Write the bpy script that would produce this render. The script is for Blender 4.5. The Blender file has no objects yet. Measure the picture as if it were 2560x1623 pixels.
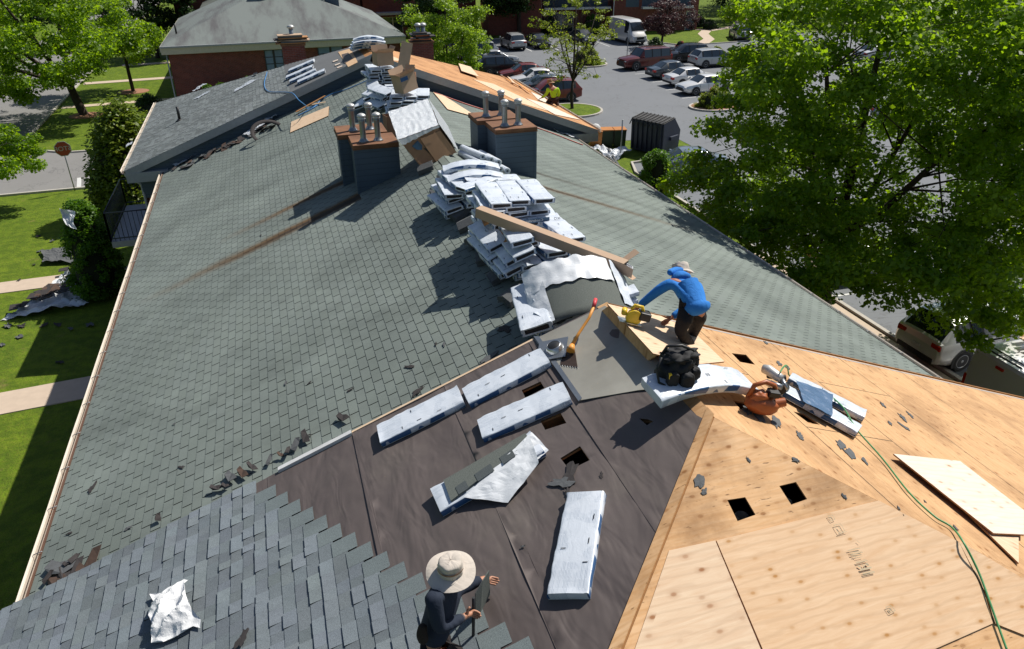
import bpy, bmesh, math, random
from math import radians as rad, sin, cos, tan, pi, sqrt
from mathutils import Vector as V, Matrix as Mx, noise as mnoise
RNG = random.Random(7)
S = bpy.context.scene
C = S.collection

# ------------------------------------------------------------------ camera, sky, sun, exposure
CAMZ = 13.0
F, TH, PS, RO = 1893.0, rad(28.3), rad(17.09), rad(-.41)
_fw = V((sin(PS)*cos(TH), cos(PS)*cos(TH), -sin(TH)))
_r = V((cos(PS), -sin(PS), 0)); _u = _r.cross(_fw)
CR = _r*cos(RO)+_u*sin(RO); CU = -_r*sin(RO)+_u*cos(RO)
cd = bpy.data.cameras.new('camera'); cam = bpy.data.objects.new('camera', cd); C.objects.link(cam)
cd.sensor_width = 36; cd.lens = F/2560*36; cd.clip_start = .1; cd.clip_end = 2000
cam.matrix_world = Mx(((CR.x, CU.x, -_fw.x, 0), (CR.y, CU.y, -_fw.y, 0), (CR.z, CU.z, -_fw.z, CAMZ), (0, 0, 0, 1)))
S.camera = cam
S.render.resolution_x = 1024; S.render.resolution_y = 649
SUN_EL, SUN_AZ = 52.0, 66.5          # azimuth from +Y towards +X
w = bpy.data.worlds.new("World"); S.world = w; w.use_nodes = True
nt = w.node_tree; bg = nt.nodes['Background']; sk = nt.nodes.new('ShaderNodeTexSky')
sk.sky_type = 'NISHITA'; sk.sun_disc = False; sk.sun_elevation = rad(SUN_EL); sk.sun_rotation = rad(SUN_AZ)
nt.links.new(sk.outputs[0], bg.inputs[0]); bg.inputs[1].default_value = .06
sd = bpy.data.lights.new('sun', 'SUN'); so = bpy.data.objects.new('sun', sd); C.objects.link(so)
sd.energy = 4.2; sd.angle = rad(.5); sd.color = (1, .95, .86)
_sd = V((sin(rad(SUN_AZ))*cos(rad(SUN_EL)), cos(rad(SUN_AZ))*cos(rad(SUN_EL)), sin(rad(SUN_EL))))
so.rotation_euler = _sd.to_track_quat('Z', 'Y').to_euler(); so.location = (0, 0, 60)
S.view_settings.view_transform = 'Standard'; S.view_settings.look = 'None'
S.view_settings.exposure = 0.45; S.view_settings.gamma = 1

# ------------------------------------------------------------------ picking points on real planes
XR, ZR, TN = 3.354, 9.05, .3839      # ridge line, roof slope (21 degrees)
DG = .60                              # the green middle roof is this much lower
def ray(x, y): return (CR*((x-1280)/F) + CU*(-(y-811.5)/F) + _fw)
class Plane:
    def __init__(s, n, p): s.n = V(n).normalized(); s.p = V(p); s.k = s.n.dot(s.p)
    def at(s, x, y, lift=0):
        r = ray(x, y); o = V((0, 0, CAMZ)); return o + r*((s.k+lift-s.n.dot(o))/s.n.dot(r))
    def z(s, x, y): return (s.k - s.n.x*x - s.n.y*y)/s.n.z
YH = 4.78                             # where the near ridge splits into two hips
NL = Plane((-TN, 0, 1), (XR, 0, ZR)); NR = Plane((TN, 0, 1), (XR, 0, ZR))
GL = Plane((-TN, 0, 1), (XR, 0, ZR-DG)); GR = Plane((TN, 0, 1), (XR, 0, ZR-DG))
HP = Plane((0, -TN, 1), (0, YH, ZR)); G0 = Plane((0, 0, 1), (0, 0, 0))
def level(z): return Plane((0, 0, 1), (0, 0, z))
def q5(x, y): return (850+x/2.8, 540+y/2.8)    # tile offsets used while measuring
def dsp(x, y): return (x*1.0631, y*1.0631)
def frame(o, xd, n):
    n = V(n).normalized(); xd = V(xd); xd = (xd - n*xd.dot(n)).normalized(); yd = n.cross(xd)
    return Mx(((xd.x, yd.x, n.x, o[0]), (xd.y, yd.y, n.y, o[1]), (xd.z, yd.z, n.z, o[2]), (0, 0, 0, 1)))
def span(pl, a, b, lift=0):           # frame centred between two picture points, X along them
    A, B = pl.at(*a, lift), pl.at(*b, lift); return frame((A+B)/2, B-A, pl.n), (B-A).length
def spot(pl, a, ang=0, lift=0):       # frame at a point; ang is measured from the building axis (+Y)
    A = pl.at(*a, lift); d = Mx.Rotation(rad(ang), 3, pl.n) @ V((0, 1, 0)); return frame(A, d, pl.n)

# ------------------------------------------------------------------ mesh builder
class MB:
    def __init__(s): s.v = []; s.f = []; s.m = []; s.c = []; s.sm = []
    def face(s, pts, m=0, c=1.0, smooth=False):
        i = len(s.v); s.v += [tuple(p) for p in pts]; s.f.append(tuple(range(i, i+len(pts)))); s.m.append(m); s.c.append(c); s.sm.append(smooth)
    def mesh(s, vs, fs, m=0, c=1.0, smooth=False, M=None):
        i = len(s.v)
        s.v += [tuple(M @ V(p)) if M else tuple(p) for p in vs]
        for f in fs: s.f.append(tuple(i+k for k in f)); s.m.append(m); s.c.append(c); s.sm.append(smooth)
    def box(s, lo, hi, m=0, c=1.0, M=None):
        x0, y0, z0 = lo; x1, y1, z1 = hi
        s.mesh([(x0,y0,z0),(x1,y0,z0),(x1,y1,z0),(x0,y1,z0),(x0,y0,z1),(x1,y0,z1),(x1,y1,z1),(x0,y1,z1)],
               [(0,3,2,1),(4,5,6,7),(0,1,5,4),(1,2,6,5),(2,3,7,6),(3,0,4,7)], m, c, False, M)
    def prism(s, top, dz, m=0, c=1.0, side=None):   # polygon swept by vector dz (pointing down/in)
        n = len(top); dz = V(dz); a = [V(p) for p in top]; b = [p+dz for p in a]; side = m if side is None else side
        i = len(s.v); s.v += [tuple(p) for p in a+b]
        s.f.append(tuple(i+k for k in range(n))); s.m.append(m); s.c.append(c); s.sm.append(False)
        s.f.append(tuple(i+n+k for k in reversed(range(n)))); s.m.append(side); s.c.append(c); s.sm.append(False)
        for k in range(n):
            j = (k+1) % n; s.f.append((i+k, i+n+k, i+n+j, i+j)); s.m.append(side); s.c.append(c); s.sm.append(False)
    def tube(s, pts, r, seg=8, m=0, c=1.0, caps=True, smooth=True):
        pts = [V(p) for p in pts]; n = len(pts); rs = r if hasattr(r, '__len__') else [r]*n
        base = len(s.v); up = None
        for i, p in enumerate(pts):
            d = (pts[min(i+1, n-1)]-pts[max(i-1, 0)]).normalized()
            if up is None: up = d.orthogonal().normalized()
            up = (up - d*up.dot(d))
            up = up.normalized() if up.length > 1e-6 else d.orthogonal().normalized()
            q = d.cross(up)
            for k in range(seg):
                a = 2*pi*k/seg; s.v.append(tuple(p+(up*cos(a)+q*sin(a))*rs[i]))
        for i in range(n-1):
            for k in range(seg):
                k2 = (k+1) % seg; s.f.append((base+i*seg+k, base+i*seg+k2, base+(i+1)*seg+k2, base+(i+1)*seg+k)); s.m.append(m); s.c.append(c); s.sm.append(smooth)
        if caps:
            s.f.append(tuple(base+k for k in reversed(range(seg)))); s.m.append(m); s.c.append(c); s.sm.append(False)
            s.f.append(tuple(base+(n-1)*seg+k for k in range(seg))); s.m.append(m); s.c.append(c); s.sm.append(False)
    def lathe(s, prof, seg=20, m=0, c=1.0, M=None, smooth=True, sx=1, sy=1, cap=True):
        vs = []; fs = []
        for (r, z) in prof:
            for k in range(seg): a = 2*pi*k/seg; vs.append((r*cos(a)*sx, r*sin(a)*sy, z))
        for i in range(len(prof)-1):
            for k in range(seg): k2 = (k+1) % seg; fs.append((i*seg+k, i*seg+k2, (i+1)*seg+k2, (i+1)*seg+k))
        if cap: fs.append(tuple(reversed(range(seg)))); fs.append(tuple((len(prof)-1)*seg+k for k in range(seg)))
        s.mesh(vs, fs, m, c, smooth, M)
    def grid(s, fn, nu, nv, m=0, c=1.0, smooth=True, M=None, closed_u=False):
        vs = [fn(i/nu, j/nv) for j in range(nv+1) for i in range(nu+1)]
        fs = [(j*(nu+1)+i, j*(nu+1)+i+1, (j+1)*(nu+1)+i+1, (j+1)*(nu+1)+i) for j in range(nv) for i in range(nu)]
        s.mesh(vs, fs, m, c, smooth, M)
    def shift(s, o): s.v = [(p[0]-o[0], p[1]-o[1], p[2]-o[2]) for p in s.v]; return s
def obj(name, mb, mats, parent=None, world=False, solid=0, sub=0, bevel=0, smooth=None):
    if world and parent is not None: mb.shift(parent.location)
    me = bpy.data.meshes.new(name); me.from_pydata(mb.v, [], mb.f)
    if not isinstance(mats, (list, tuple)): mats = [mats]
    for m in mats: me.materials.append(m)
    me.polygons.foreach_set('material_index', mb.m)
    me.polygons.foreach_set('use_smooth', [True]*len(mb.f) if smooth else mb.sm)
    if any(c != 1.0 for c in mb.c):
        at = me.color_attributes.new('Col', 'FLOAT_COLOR', 'CORNER'); buf = []
        for f, c in zip(mb.f, mb.c):
            c = (c, c, c, 1) if not hasattr(c, '__len__') else tuple(c)+(1,)
            for _ in f: buf.extend(c)
        at.data.foreach_set('color', buf)
    me.update()
    o = bpy.data.objects.new(name, me); C.objects.link(o)
    if parent is not None: o.parent = parent
    if bevel:
        b = o.modifiers.new('bevel', 'BEVEL'); b.width = bevel; b.segments = 2; b.limit_method = 'ANGLE'
    if solid:
        b = o.modifiers.new('thick', 'SOLIDIFY'); b.thickness = abs(solid); b.offset = -1 if solid > 0 else 1
    if sub:
        b = o.modifiers.new('sub', 'SUBSURF'); b.levels = sub; b.render_levels = sub
    return o
def tag(o, label, cat=None, group=None, kind=None):
    if label: o['label'] = label
    if cat: o['category'] = cat
    if group: o['group'] = group
    if kind: o['kind'] = kind
    return o
def thing(name, label, cat, M=None, group=None):
    o = bpy.data.objects.new(name, None); C.objects.link(o); o.empty_display_size = .2
    if M is not None:
        if isinstance(M, Mx): o.matrix_world = M
        else: o.location = M
    return tag(o, label, cat, group)
def dup(root, M, label=None, group=None):
    r = root.copy(); C.objects.link(r)
    if isinstance(M, Mx): r.matrix_world = M
    else: r.location = M
    if label: r['label'] = label
    if group: r['group'] = group
    for ch in list(root.children):
        c = ch.copy(); C.objects.link(c); c.parent = r
        for g in ch.children:
            d = g.copy(); C.objects.link(d); d.parent = c
    return r
def TR(x, y, z=0, rz=0, s=1): return Mx.Translation((x, y, z)) @ Mx.Rotation(rad(rz), 4, 'Z') @ Mx.Scale(s, 4)

# ------------------------------------------------------------------ node materials
class NM:
    def __init__(s, name, rough=.8, metal=0, spec=.5):
        s.m = bpy.data.materials.new(name); s.m.use_nodes = True; s.t = s.m.node_tree; s.n = s.t.nodes
        s.b = s.n['Principled BSDF']; s.b.inputs['Roughness'].default_value = rough; s.b.inputs['Metallic'].default_value = metal
        s.b.inputs['Specular IOR Level'].default_value = spec
        s.co = s.n.new('ShaderNodeTexCoord').outputs['Object']
    def L(s, a, b): s.t.links.new(a, b)
    def val(s, sock, v):
        if hasattr(v, 'is_linked') or hasattr(v, 'links'): s.L(v, sock)
        elif hasattr(v, '__len__'): sock.default_value = tuple(v)+((1,) if len(v) == 3 and sock.type == 'RGBA' else ())
        else: sock.default_value = v
    def map(s, scale=(1,1,1), loc=(0,0,0), rot=(0,0,0), src=None):
        k = s.n.new('ShaderNodeMapping'); k.inputs['Scale'].default_value = scale; k.inputs['Location'].default_value = loc; k.inputs['Rotation'].default_value = rot
        s.L(src or s.co, k.inputs['Vector']); return k.outputs[0]
    def noise(s, scale=5, detail=4, rough=.55, src=None, dist=0):
        k = s.n.new('ShaderNodeTexNoise'); s.L(src or s.co, k.inputs['Vector']); k.inputs['Scale'].default_value = scale
        k.inputs['Detail'].default_value = detail; k.inputs['Roughness'].default_value = rough; k.inputs['Distortion'].default_value = dist; return k.outputs['Fac']
    def vor(s, scale=5, src=None, out='Distance', feat='F1', rnd=1, flat2=False):
        k = s.n.new('ShaderNodeTexVoronoi'); k.feature = feat; k.voronoi_dimensions = '2D' if flat2 else '3D'; s.L(src or s.co, k.inputs['Vector']); k.inputs['Scale'].default_value = scale; k.inputs['Randomness'].default_value = rnd; return k.outputs[out]
    def ramp(s, fac, stops, interp='LINEAR'):
        k = s.n.new('ShaderNodeValToRGB'); s.L(fac, k.inputs[0]); r = k.color_ramp; r.interpolation = interp
        while len(r.elements) < len(stops): r.elements.new(.5)
        for e, (p, c) in zip(r.elements, stops):
            e.position = p; e.color = (c, c, c, 1) if not hasattr(c, '__len__') else tuple(c)+(1,)
        return k.outputs[0]
    def mix(s, fac, a, b, mode='MIX'):
        k = s.n.new('ShaderNodeMix'); k.data_type = 'RGBA'; k.blend_type = mode
        s.val(k.inputs[0], fac); s.val(k.inputs[6], a); s.val(k.inputs[7], b); return k.outputs[2]
    def math(s, op, a, b=0, c=0, clamp=False):
        k = s.n.new('ShaderNodeMath'); k.operation = op; k.use_clamp = clamp
        s.val(k.inputs[0], a); s.val(k.inputs[1], b); s.val(k.inputs[2], c); return k.outputs[0]
    def xyz(s, src=None):
        k = s.n.new('ShaderNodeSeparateXYZ'); s.L(src or s.co, k.inputs[0]); return k.outputs
    def attr(s, n='Col'):
        k = s.n.new('ShaderNodeVertexColor'); k.layer_name = n; return k.outputs[0]
    def bump(s, h, strength=.3, dist=.02):
        k = s.n.new('ShaderNodeBump'); k.inputs['Strength'].default_value = strength; k.inputs['Distance'].default_value = dist
        s.L(h, k.inputs['Height']); s.L(k.outputs[0], s.b.inputs['Normal'])
    def col(s, c): s.val(s.b.inputs['Base Color'], c); return s
    def rough(s, c): s.val(s.b.inputs['Roughness'], c); return s
def flat(name, c, rough=.7, metal=0, var=.12, scale=8, bump=0, spec=.5, coat=0):
    k = NM(name, rough, metal, spec); f = k.noise(scale, 5, .6)
    k.col(k.mix(f, tuple(x*(1-var*2) for x in c), tuple(min(1, x*(1+var*2)) for x in c)))
    if bump: k.bump(k.noise(scale*4, 4), bump)
    if coat: k.b.inputs['Coat Weight'].default_value = coat; k.b.inputs['Coat Roughness'].default_value = .06
    return k.m
M = {}
# weathered green three-tab shingles; stains run down from the chimneys (x, y are object space = world)
def shingle_mat(name, base, dark, streaks=(), speck=.25, vspread=.35):
    k = NM(name, .93, 0, .25); a = k.attr()
    c = k.mix(k.ramp(k.noise(.55, 5, .6), [(.35, 0), (.7, 1)]), dark, base)
    c = k.mix(vspread, c, k.mix(1, c, a, 'MULTIPLY'))
    g = k.noise(140, 2, .7); c = k.mix(speck, c, k.mix(g, (.02,.02,.02), (.9,.92,.9)), 'OVERLAY')
    st = k.noise(.9, 6, .7, k.map((.45, 1.3, 1))); c = k.mix(k.ramp(st, [(.48, 0), (.75, .5)]), c, tuple(x*.45 for x in dark))
    if streaks:
        X, Y, Z = k.xyz()
        for (x0, x1, y0, wd, colr, amt) in streaks:
            x0 -= XR; x1 -= XR; y0 -= 16
            wob = k.math('MULTIPLY', k.math('SUBTRACT', k.noise(1.5, 3), .5), .25)
            dy = k.math('DIVIDE', k.math('ADD', k.math('SUBTRACT', Y, y0), wob), wd)
            gs = k.math('POWER', 2.718, k.math('MULTIPLY', k.math('MULTIPLY', dy, dy), -1))
            t = k.math('DIVIDE', k.math('SUBTRACT', X, x0), x1-x0)
            f = k.math('MULTIPLY', k.math('SUBTRACT', 1, t, clamp=True), k.math('GREATER_THAN', t, 0))
            f = k.math('MULTIPLY', k.math('MULTIPLY', f, gs), amt, clamp=True); c = k.mix(f, c, colr)
    k.col(c); k.bump(g, .25, .004); M[name] = k.m
rust = (.125, .075, .035); brown = (.045, .034, .026)
shingle_mat('green_shingle', (.208,.240,.222), (.150,.175,.163),
   [(1.5, -1.7, 17.3, .14, rust, 1.7), (1.5, -3.4, 15.9, .18, rust, 1.9), (1.5, -2, 15.85, .10, brown, 1.8), (1.5, -.2, 17.3, .08, brown, 1.1),
    (5.6, 10.5, 15.6, .16, rust, .9), (5.6, 9.0, 17.1, .16, brown, .8), (5.6, 8.3, 15.6, .1, brown, 1.0)])
shingle_mat('grey_green_shingle', (.20,.22,.225), (.15,.17,.175), speck=.3, vspread=.6)
shingle_mat('slate_shingle', (.195,.222,.245), (.160,.183,.205), speck=.85, vspread=.95)
shingle_mat('far_shingle', (.17,.19,.165), (.12,.125,.118), vspread=.2)
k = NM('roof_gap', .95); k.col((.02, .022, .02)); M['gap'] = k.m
# brick
def brick(name, c1, c2, mortar):
    k = NM(name, .9); X, Y, Z = k.xyz(); cb = k.n.new('ShaderNodeCombineXYZ')
    k.L(k.math('ADD', X, Y), cb.inputs[0]); k.L(Z, cb.inputs[1])
    t = k.n.new('ShaderNodeTexBrick'); k.L(cb.outputs[0], t.inputs['Vector']); t.inputs['Scale'].default_value = 1
    t.inputs['Brick Width'].default_value = .22; t.inputs['Row Height'].default_value = .075; t.inputs['Mortar Size'].default_value = .008
    t.inputs['Color1'].default_value = c1+(1,); t.inputs['Color2'].default_value = c2+(1,); t.inputs['Mortar'].default_value = mortar+(1,)
    k.col(k.mix(k.math('MULTIPLY', k.noise(3, 4), .5), t.outputs[0], (.03,.012,.01), 'MULTIPLY')); M[name] = k.m
brick('brick', (.26,.06,.038), (.17,.04,.028), (.2,.13,.11))
# wood
def ply(name, light, mid, knot, stain=.0, kn=5.0, rot=0):
    k = NM(name, .75, 0, .3)
    if rot: k.co = k.map(rot=(0, 0, rad(rot)))
    g = k.noise(6, 6, .65, k.map((.35, 3.2, 1), src=None), 1.2)
    wv = k.n.new('ShaderNodeTexWave'); wv.wave_type = 'BANDS'; wv.bands_direction = 'Y'; k.L(k.map((.28, 1, 1)), wv.inputs['Vector'])
    wv.inputs['Scale'].default_value = 4.2; wv.inputs['Distortion'].default_value = 7; wv.inputs['Detail'].default_value = 3; wv.inputs['Detail Scale'].default_value = 1.3
    c = k.mix(k.ramp(g, [(.3, 0), (.7, 1)]), mid, light)
    c = k.mix(k.ramp(wv.outputs['Fac'], [(.0, .30), (.3, 0), (1, 0)]), c, tuple(x*.75 for x in mid))
    wn = k.map((1.0, 1.8, 1), (3, 7, 0)); kv = k.vor(kn, wn, flat2=True)
    kf = k.ramp(kv, [(.0, 1), (.07, .9), (.11, .42), (.15, .22), (.30, 0)]); rnd = k.vor(kn, wn, 'Color', flat2=True)
    sel = k.math('MULTIPLY', k.math('SUBTRACT', k.xyz(rnd)[0], .3, clamp=True), 1.6, clamp=True)
    c = k.mix(k.math('MULTIPLY', kf, sel), c, knot)
    if stain:
        c = k.mix(k.ramp(k.noise(1.3, 6, .65), [(.45, 0), (.75, stain)]), c, tuple(x*.55 for x in knot))
        c = k.mix(k.ramp(k.noise(18, 2, .5, k.map((.6, 2.5, 1))), [(.66, 0), (.74, stain)]), c, tuple(x*.4 for x in knot))
    k.col(c); k.bump(g, .15, .01); M[name] = k.m
ply('new_ply', (.69,.49,.315), (.60,.385,.22), (.40,.19,.05))
ply('pale_ply', (.70,.54,.38), (.62,.43,.28), (.30,.13,.05), kn=4)
ply('old_ply', (.66,.43,.24), (.57,.32,.14), (.26,.11,.03), stain=.75, kn=4)
ply('orange_ply', (.56,.30,.14), (.46,.23,.09), (.30,.11,.03), stain=.75)
ply('orange_ply_y', (.60,.375,.195), (.52,.30,.14), (.26,.11,.035), stain=.7, rot=90, kn=4.5)
ply('white_ply', (.72,.62,.53), (.66,.53,.43), (.34,.18,.08), kn=4)
M['card_mid'] = flat('card_mid', (.33,.19,.11), .85, var=.1, scale=5); M['print_tape'] = flat('print_tape', (.03,.10,.25), .4)
M['black_cloth'] = flat('black_cloth', (.014,.014,.016), .8); M['rust_blade'] = flat('rust_blade', (.05,.032,.025), .6, .4, var=.3, scale=20); M['brown_scrap'] = flat('brown_scrap', (.075,.045,.032), .9, var=.25, scale=20)
M['wrap_blue'] = flat('wrap_blue', (.075,.14,.25), .35, scale=6); M['wrap_bag'] = flat('wrap_bag', (.68,.69,.70), .4, var=.05, scale=5, bump=.4)
M['rake'] = flat('rake_grey', (.33,.34,.36), .6)
M['gutter'] = flat('gutter_cream', (.60,.53,.45), .5, var=.1, scale=3)
M['brown_trim'] = flat('brown_trim', (.10,.05,.03), .6)
M['black_rail'] = flat('black_rail', (.03,.035,.045), .4)
M['board'] = flat('board', (.36,.17,.06), .8, scale=14, var=.2)
M['white_trim'] = flat('white_trim', (.58,.58,.58), .5)
M['blue_trim'] = flat('grey_trim', (.30,.32,.35), .6)
# underlayment felt
k = NM('felt', .8, 0, .4); n1 = k.noise(.9, 5, .6, k.map((1, .5, 1))); n2 = k.noise(160, 2)
c = k.mix(n1, (.075,.060,.057), (.118,.096,.092)); c = k.mix(k.ramp(n2, [(.62, 0), (.8, .5)]), c, (.16,.13,.11))
c = k.mix(k.ramp(k.noise(.8, 6, .7, k.map((1,1,1), (4,2,0))), [(.55, 0), (.75, .45)]), c, (.15,.13,.11))
c = k.mix(k.ramp(k.vor(9), [(.0, 1), (.018, .7), (.03, 0)]), c, (.3,.22,.10))
k.col(c); k.rough(k.ramp(n1, [(.3, .5), (.7, .8)])); wr_ = k.math('ADD', k.noise(1.7, 3, .5, k.map((1, .4, 1)), .4), k.math('MULTIPLY', k.noise(5, 2, .5, k.map((1, .35, 1)), .8), .22)); k.bump(wr_, .55, .13); M['felt'] = k.m
k = NM('grey_felt', .85); k.col(k.mix(k.noise(1.2, 5), (.10,.105,.11), (.15,.155,.16))); M['grey_felt'] = k.m
k = NM('membrane', .38, 0, .6); n1 = k.noise(.9, 5, .6); c = k.mix(k.ramp(n1, [(.3, 0), (.7, 1)]), (.17,.155,.125), (.33,.32,.28))
c = k.mix(k.ramp(k.noise(60, 3), [(.6, 0), (.8, .5)]), c, (.4,.34,.2)); k.col(c); k.bump(k.noise(2, 3), .15, .05); M['membrane'] = k.m
# siding: lap boards 12 cm tall
def siding(name, c0):
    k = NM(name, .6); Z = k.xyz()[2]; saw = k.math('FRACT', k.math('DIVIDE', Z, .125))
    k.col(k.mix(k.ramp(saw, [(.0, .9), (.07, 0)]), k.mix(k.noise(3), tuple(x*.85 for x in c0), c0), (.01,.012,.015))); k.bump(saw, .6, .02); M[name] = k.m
siding('siding', (.065,.10,.145))
# glass, plastic, metal
k = NM('glass', .05, 0, 1); k.col((.02,.03,.04)); M['glass'] = k.m
k = NM('window_glass', .12, 0, .8); k.col(k.mix(k.noise(2), (.10,.17,.26), (.22,.33,.46))); M['window_glass'] = k.m
M['galv'] = flat('galv', (.27,.29,.31), .38, .75, scale=5)
M['galv_cap'] = flat('galv_cap', (.50,.50,.49), .45, .4, scale=5)
k = NM('rusty', .8); k.col(k.mix(k.ramp(k.noise(2.2, 6, .65), [(.35, 0), (.65, 1)]), (.12,.05,.024), (.22,.10,.045))); M['rusty'] = k.m
M['black'] = flat('black_plastic', (.012,.012,.014), .5)
M['dark'] = flat('dark_scrap', (.035,.03,.03), .9, var=.25, scale=20)
M['scrap'] = flat('grey_scrap', (.09,.095,.10), .9, var=.25, scale=30)
M['steel'] = flat('steel', (.45,.46,.47), .3, .9)
M['card'] = flat('card', (.43,.30,.205), .85, var=.08, scale=4)
M['card_dark'] = flat('card_dark', (.27,.15,.085), .85, var=.12, scale=6)
M['orange'] = flat('orange_plastic', (.36,.095,.025), .45)
M['yellow'] = flat('yellow_plastic', (.75,.5,.03), .4)
M['blue_rope'] = flat('blue_rope', (.05,.20,.45), .7)
M['green_hose'] = flat('green_hose', (.06,.28,.10), .45)
M['red_hose'] = flat('red_hose', (.5,.06,.03), .5)
M['handle_wood'] = flat('handle_wood', (.72,.30,.05), .5)
M['red_grip'] = flat('red_grip', (.6,.05,.06), .5)
M['concrete'] = flat('concrete', (.50,.40,.31), .9, var=.08, scale=3)
M['kerb'] = flat('kerb', (.42,.39,.35), .9, var=.1, scale=3)
M['soil'] = flat('soil', (.30,.15,.09), .95, var=.2, scale=6)
# ------------------------------------------------------------------ the re-roofed apartment building
from mathutils.geometry import delaunay_2d_cdt
CO, SI = cos(math.atan(TN)), sin(math.atan(TN))
def inpoly(p, poly):
    x, y = p; c = False; j = len(poly)-1
    for i in range(len(poly)):
        xi, yi = poly[i]; xj, yj = poly[j]
        if (yi > y) != (yj > y) and x < (xj-xi)*(y-yi)/(yj-yi)+xi: c = not c
        j = i
    return c
def SL(u, d, l=0): return (XR-d*CO-l*SI, u, ZR-d*SI+l*CO)          # near/far left slope, d metres below the ridge
def SR(u, d, l=0): return (XR+d*CO+l*SI, u, ZR-d*SI+l*CO)
def SGL(u, d, l=0): p = SL(u, d, l); return (p[0], p[1], p[2]-DG)
def SGR(u, d, l=0): p = SR(u, d, l); return (p[0], p[1], p[2]-DG)
def SH(x, d, l=0): return (x, YH-d*CO-l*SI, ZR-d*SI+l*CO)            # near hip, u is world x
YH2 = 28.9
def SH2(x, d, l=0): return (x, YH2+d*CO+l*SI, ZR-d*SI+l*CO)
def sheet(fn, poly, holes=(), lift=0, th=.012, m=0, mside=0, cell=0, amp=0, nf=(1, 1), mb=None, flipn=False):
    mb = mb or MB(); pts = [tuple(p) for p in poly]; edges = [(i, (i+1) % len(poly)) for i in range(len(poly))]
    for h in holes:
        b = len(pts); pts += [tuple(p) for p in h]; edges += [(b+i, b+(i+1) % len(h)) for i in range(len(h))]
    if cell:
        xs = [p[0] for p in poly]; ys = [p[1] for p in poly]; x = min(xs)
        while x < max(xs):
            y = min(ys)
            while y < max(ys):
                q = (x+RNG.uniform(-.2, .2)*cell, y+RNG.uniform(-.2, .2)*cell)
                if inpoly(q, poly) and not any(inpoly(q, h) for h in holes): pts.append(q)
                y += cell
            x += cell
    vs, es, fs, *_ = delaunay_2d_cdt([V(p) for p in pts], edges, [], 0, 1e-5)
    def up(p):
        l = lift
        if amp:
            l += amp*max(0, mnoise.fractal(V((p[0]*nf[0], p[1]*nf[1], 1.7)), 1, 2, 3)+.35)
        return fn(p[0], p[1], l)
    P = [V(up(p)) for p in vs]; nrm = (V(fn(1, 1, 1))-V(fn(1, 1, 0)))
    keep = []
    for f in fs:
        c = sum((V(vs[k]) for k in f), V((0, 0)))/len(f)
        if inpoly(c, poly) and not any(inpoly(c, h) for h in holes):
            if (P[f[1]]-P[f[0]]).cross(P[f[2]]-P[f[0]]).dot(nrm) < 0: f = list(reversed(f))
            keep.append(tuple(f))
    mb.mesh(P, keep, m, 1.0, bool(amp))
    if th:
        for ring in [poly]+list(holes):
            n = len(ring)
            for i in range(n):
                a, b = ring[i], ring[(i+1) % n]
                A, B = V(up(a)), V(up(b)); mb.face([A, B, B-nrm*th, A-nrm*th], mside)
    return mb
def tabs(fn, u0f, u1f, d0, d1, ex, wd, gap=.01, lift=.0, rnd=0, seed=1, butt=.008, tone=(.75, 1.1), stag=.5, mb=None, holes=()):
    mb = mb or MB(); r = random.Random(seed); n = int((d1-d0)/ex+.5)
    for i in range(n):
        a, b = d0+i*ex, d0+(i+1)*ex; m_ = (a+b)/2
        U0, U1 = u0f(m_), u1f(m_); u = U0 - (i*stag % 1)*wd if not rnd else U0 - r.random()*wd
        base = 1
        while u < U1:
            ww = wd if not rnd else r.uniform(*rnd)
            s, e = max(u+gap/2, U0), min(u+ww-gap/2, U1)
            if e-s > .01:
                t = r.uniform(*tone); lb = butt
                if rnd: hi = r.random() < .5; t = r.uniform(.95, 1.22) if hi else r.uniform(.58, .86); lb = butt*(2.0 if hi else 1.1)
                if not any(inpoly(((s+e)/2, m_), h) for h in holes):
                    j = r.uniform(-.003, .003)
                    A = fn(s, a-.01, lift+.001); B = fn(e, a-.01, lift+.001); c_ = fn(e, b+j, lift+lb); D_ = fn(s, b+j, lift+lb)
                    mb.face([A, B, c_, D_], 0, (t, t*r.uniform(.985, 1.015), t*r.uniform(.97, 1.03)))
                    mb.face([D_, c_, fn(e, b+j, lift-.004), fn(s, b+j, lift-.004)], 1, t)
                    if lb > .008: mb.face([A, D_, fn(s, b+j, lift-.004), fn(s, a, lift-.004)], 1, t); mb.face([c_, B, fn(e, a, lift-.004), fn(e, b+j, lift-.004)], 1, t)
            u += ww
    return mb
def fixn(mb):   # make faces of a roof sheet look up
    nf = []
    for f in mb.f:
        a, b, c = (V(mb.v[f[k]]) for k in (0, 1, 2)); nf.append(f if (b-a).cross(c-a).z >= 0 else tuple(reversed(f)))
    mb.f = nf; return mb

B = thing('apartment_building', 'long brick apartment building being re-roofed, half old green shingles and half bare plywood', 'building', V((XR, 16, 0)))
W_ = 8.2; DW = W_/CO; WG = 7.05; DGW = WG/CO       # half width and slope length of end sections / middle section
YG0, YG1 = 7.15, 26.45                             # the two step lines
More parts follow.
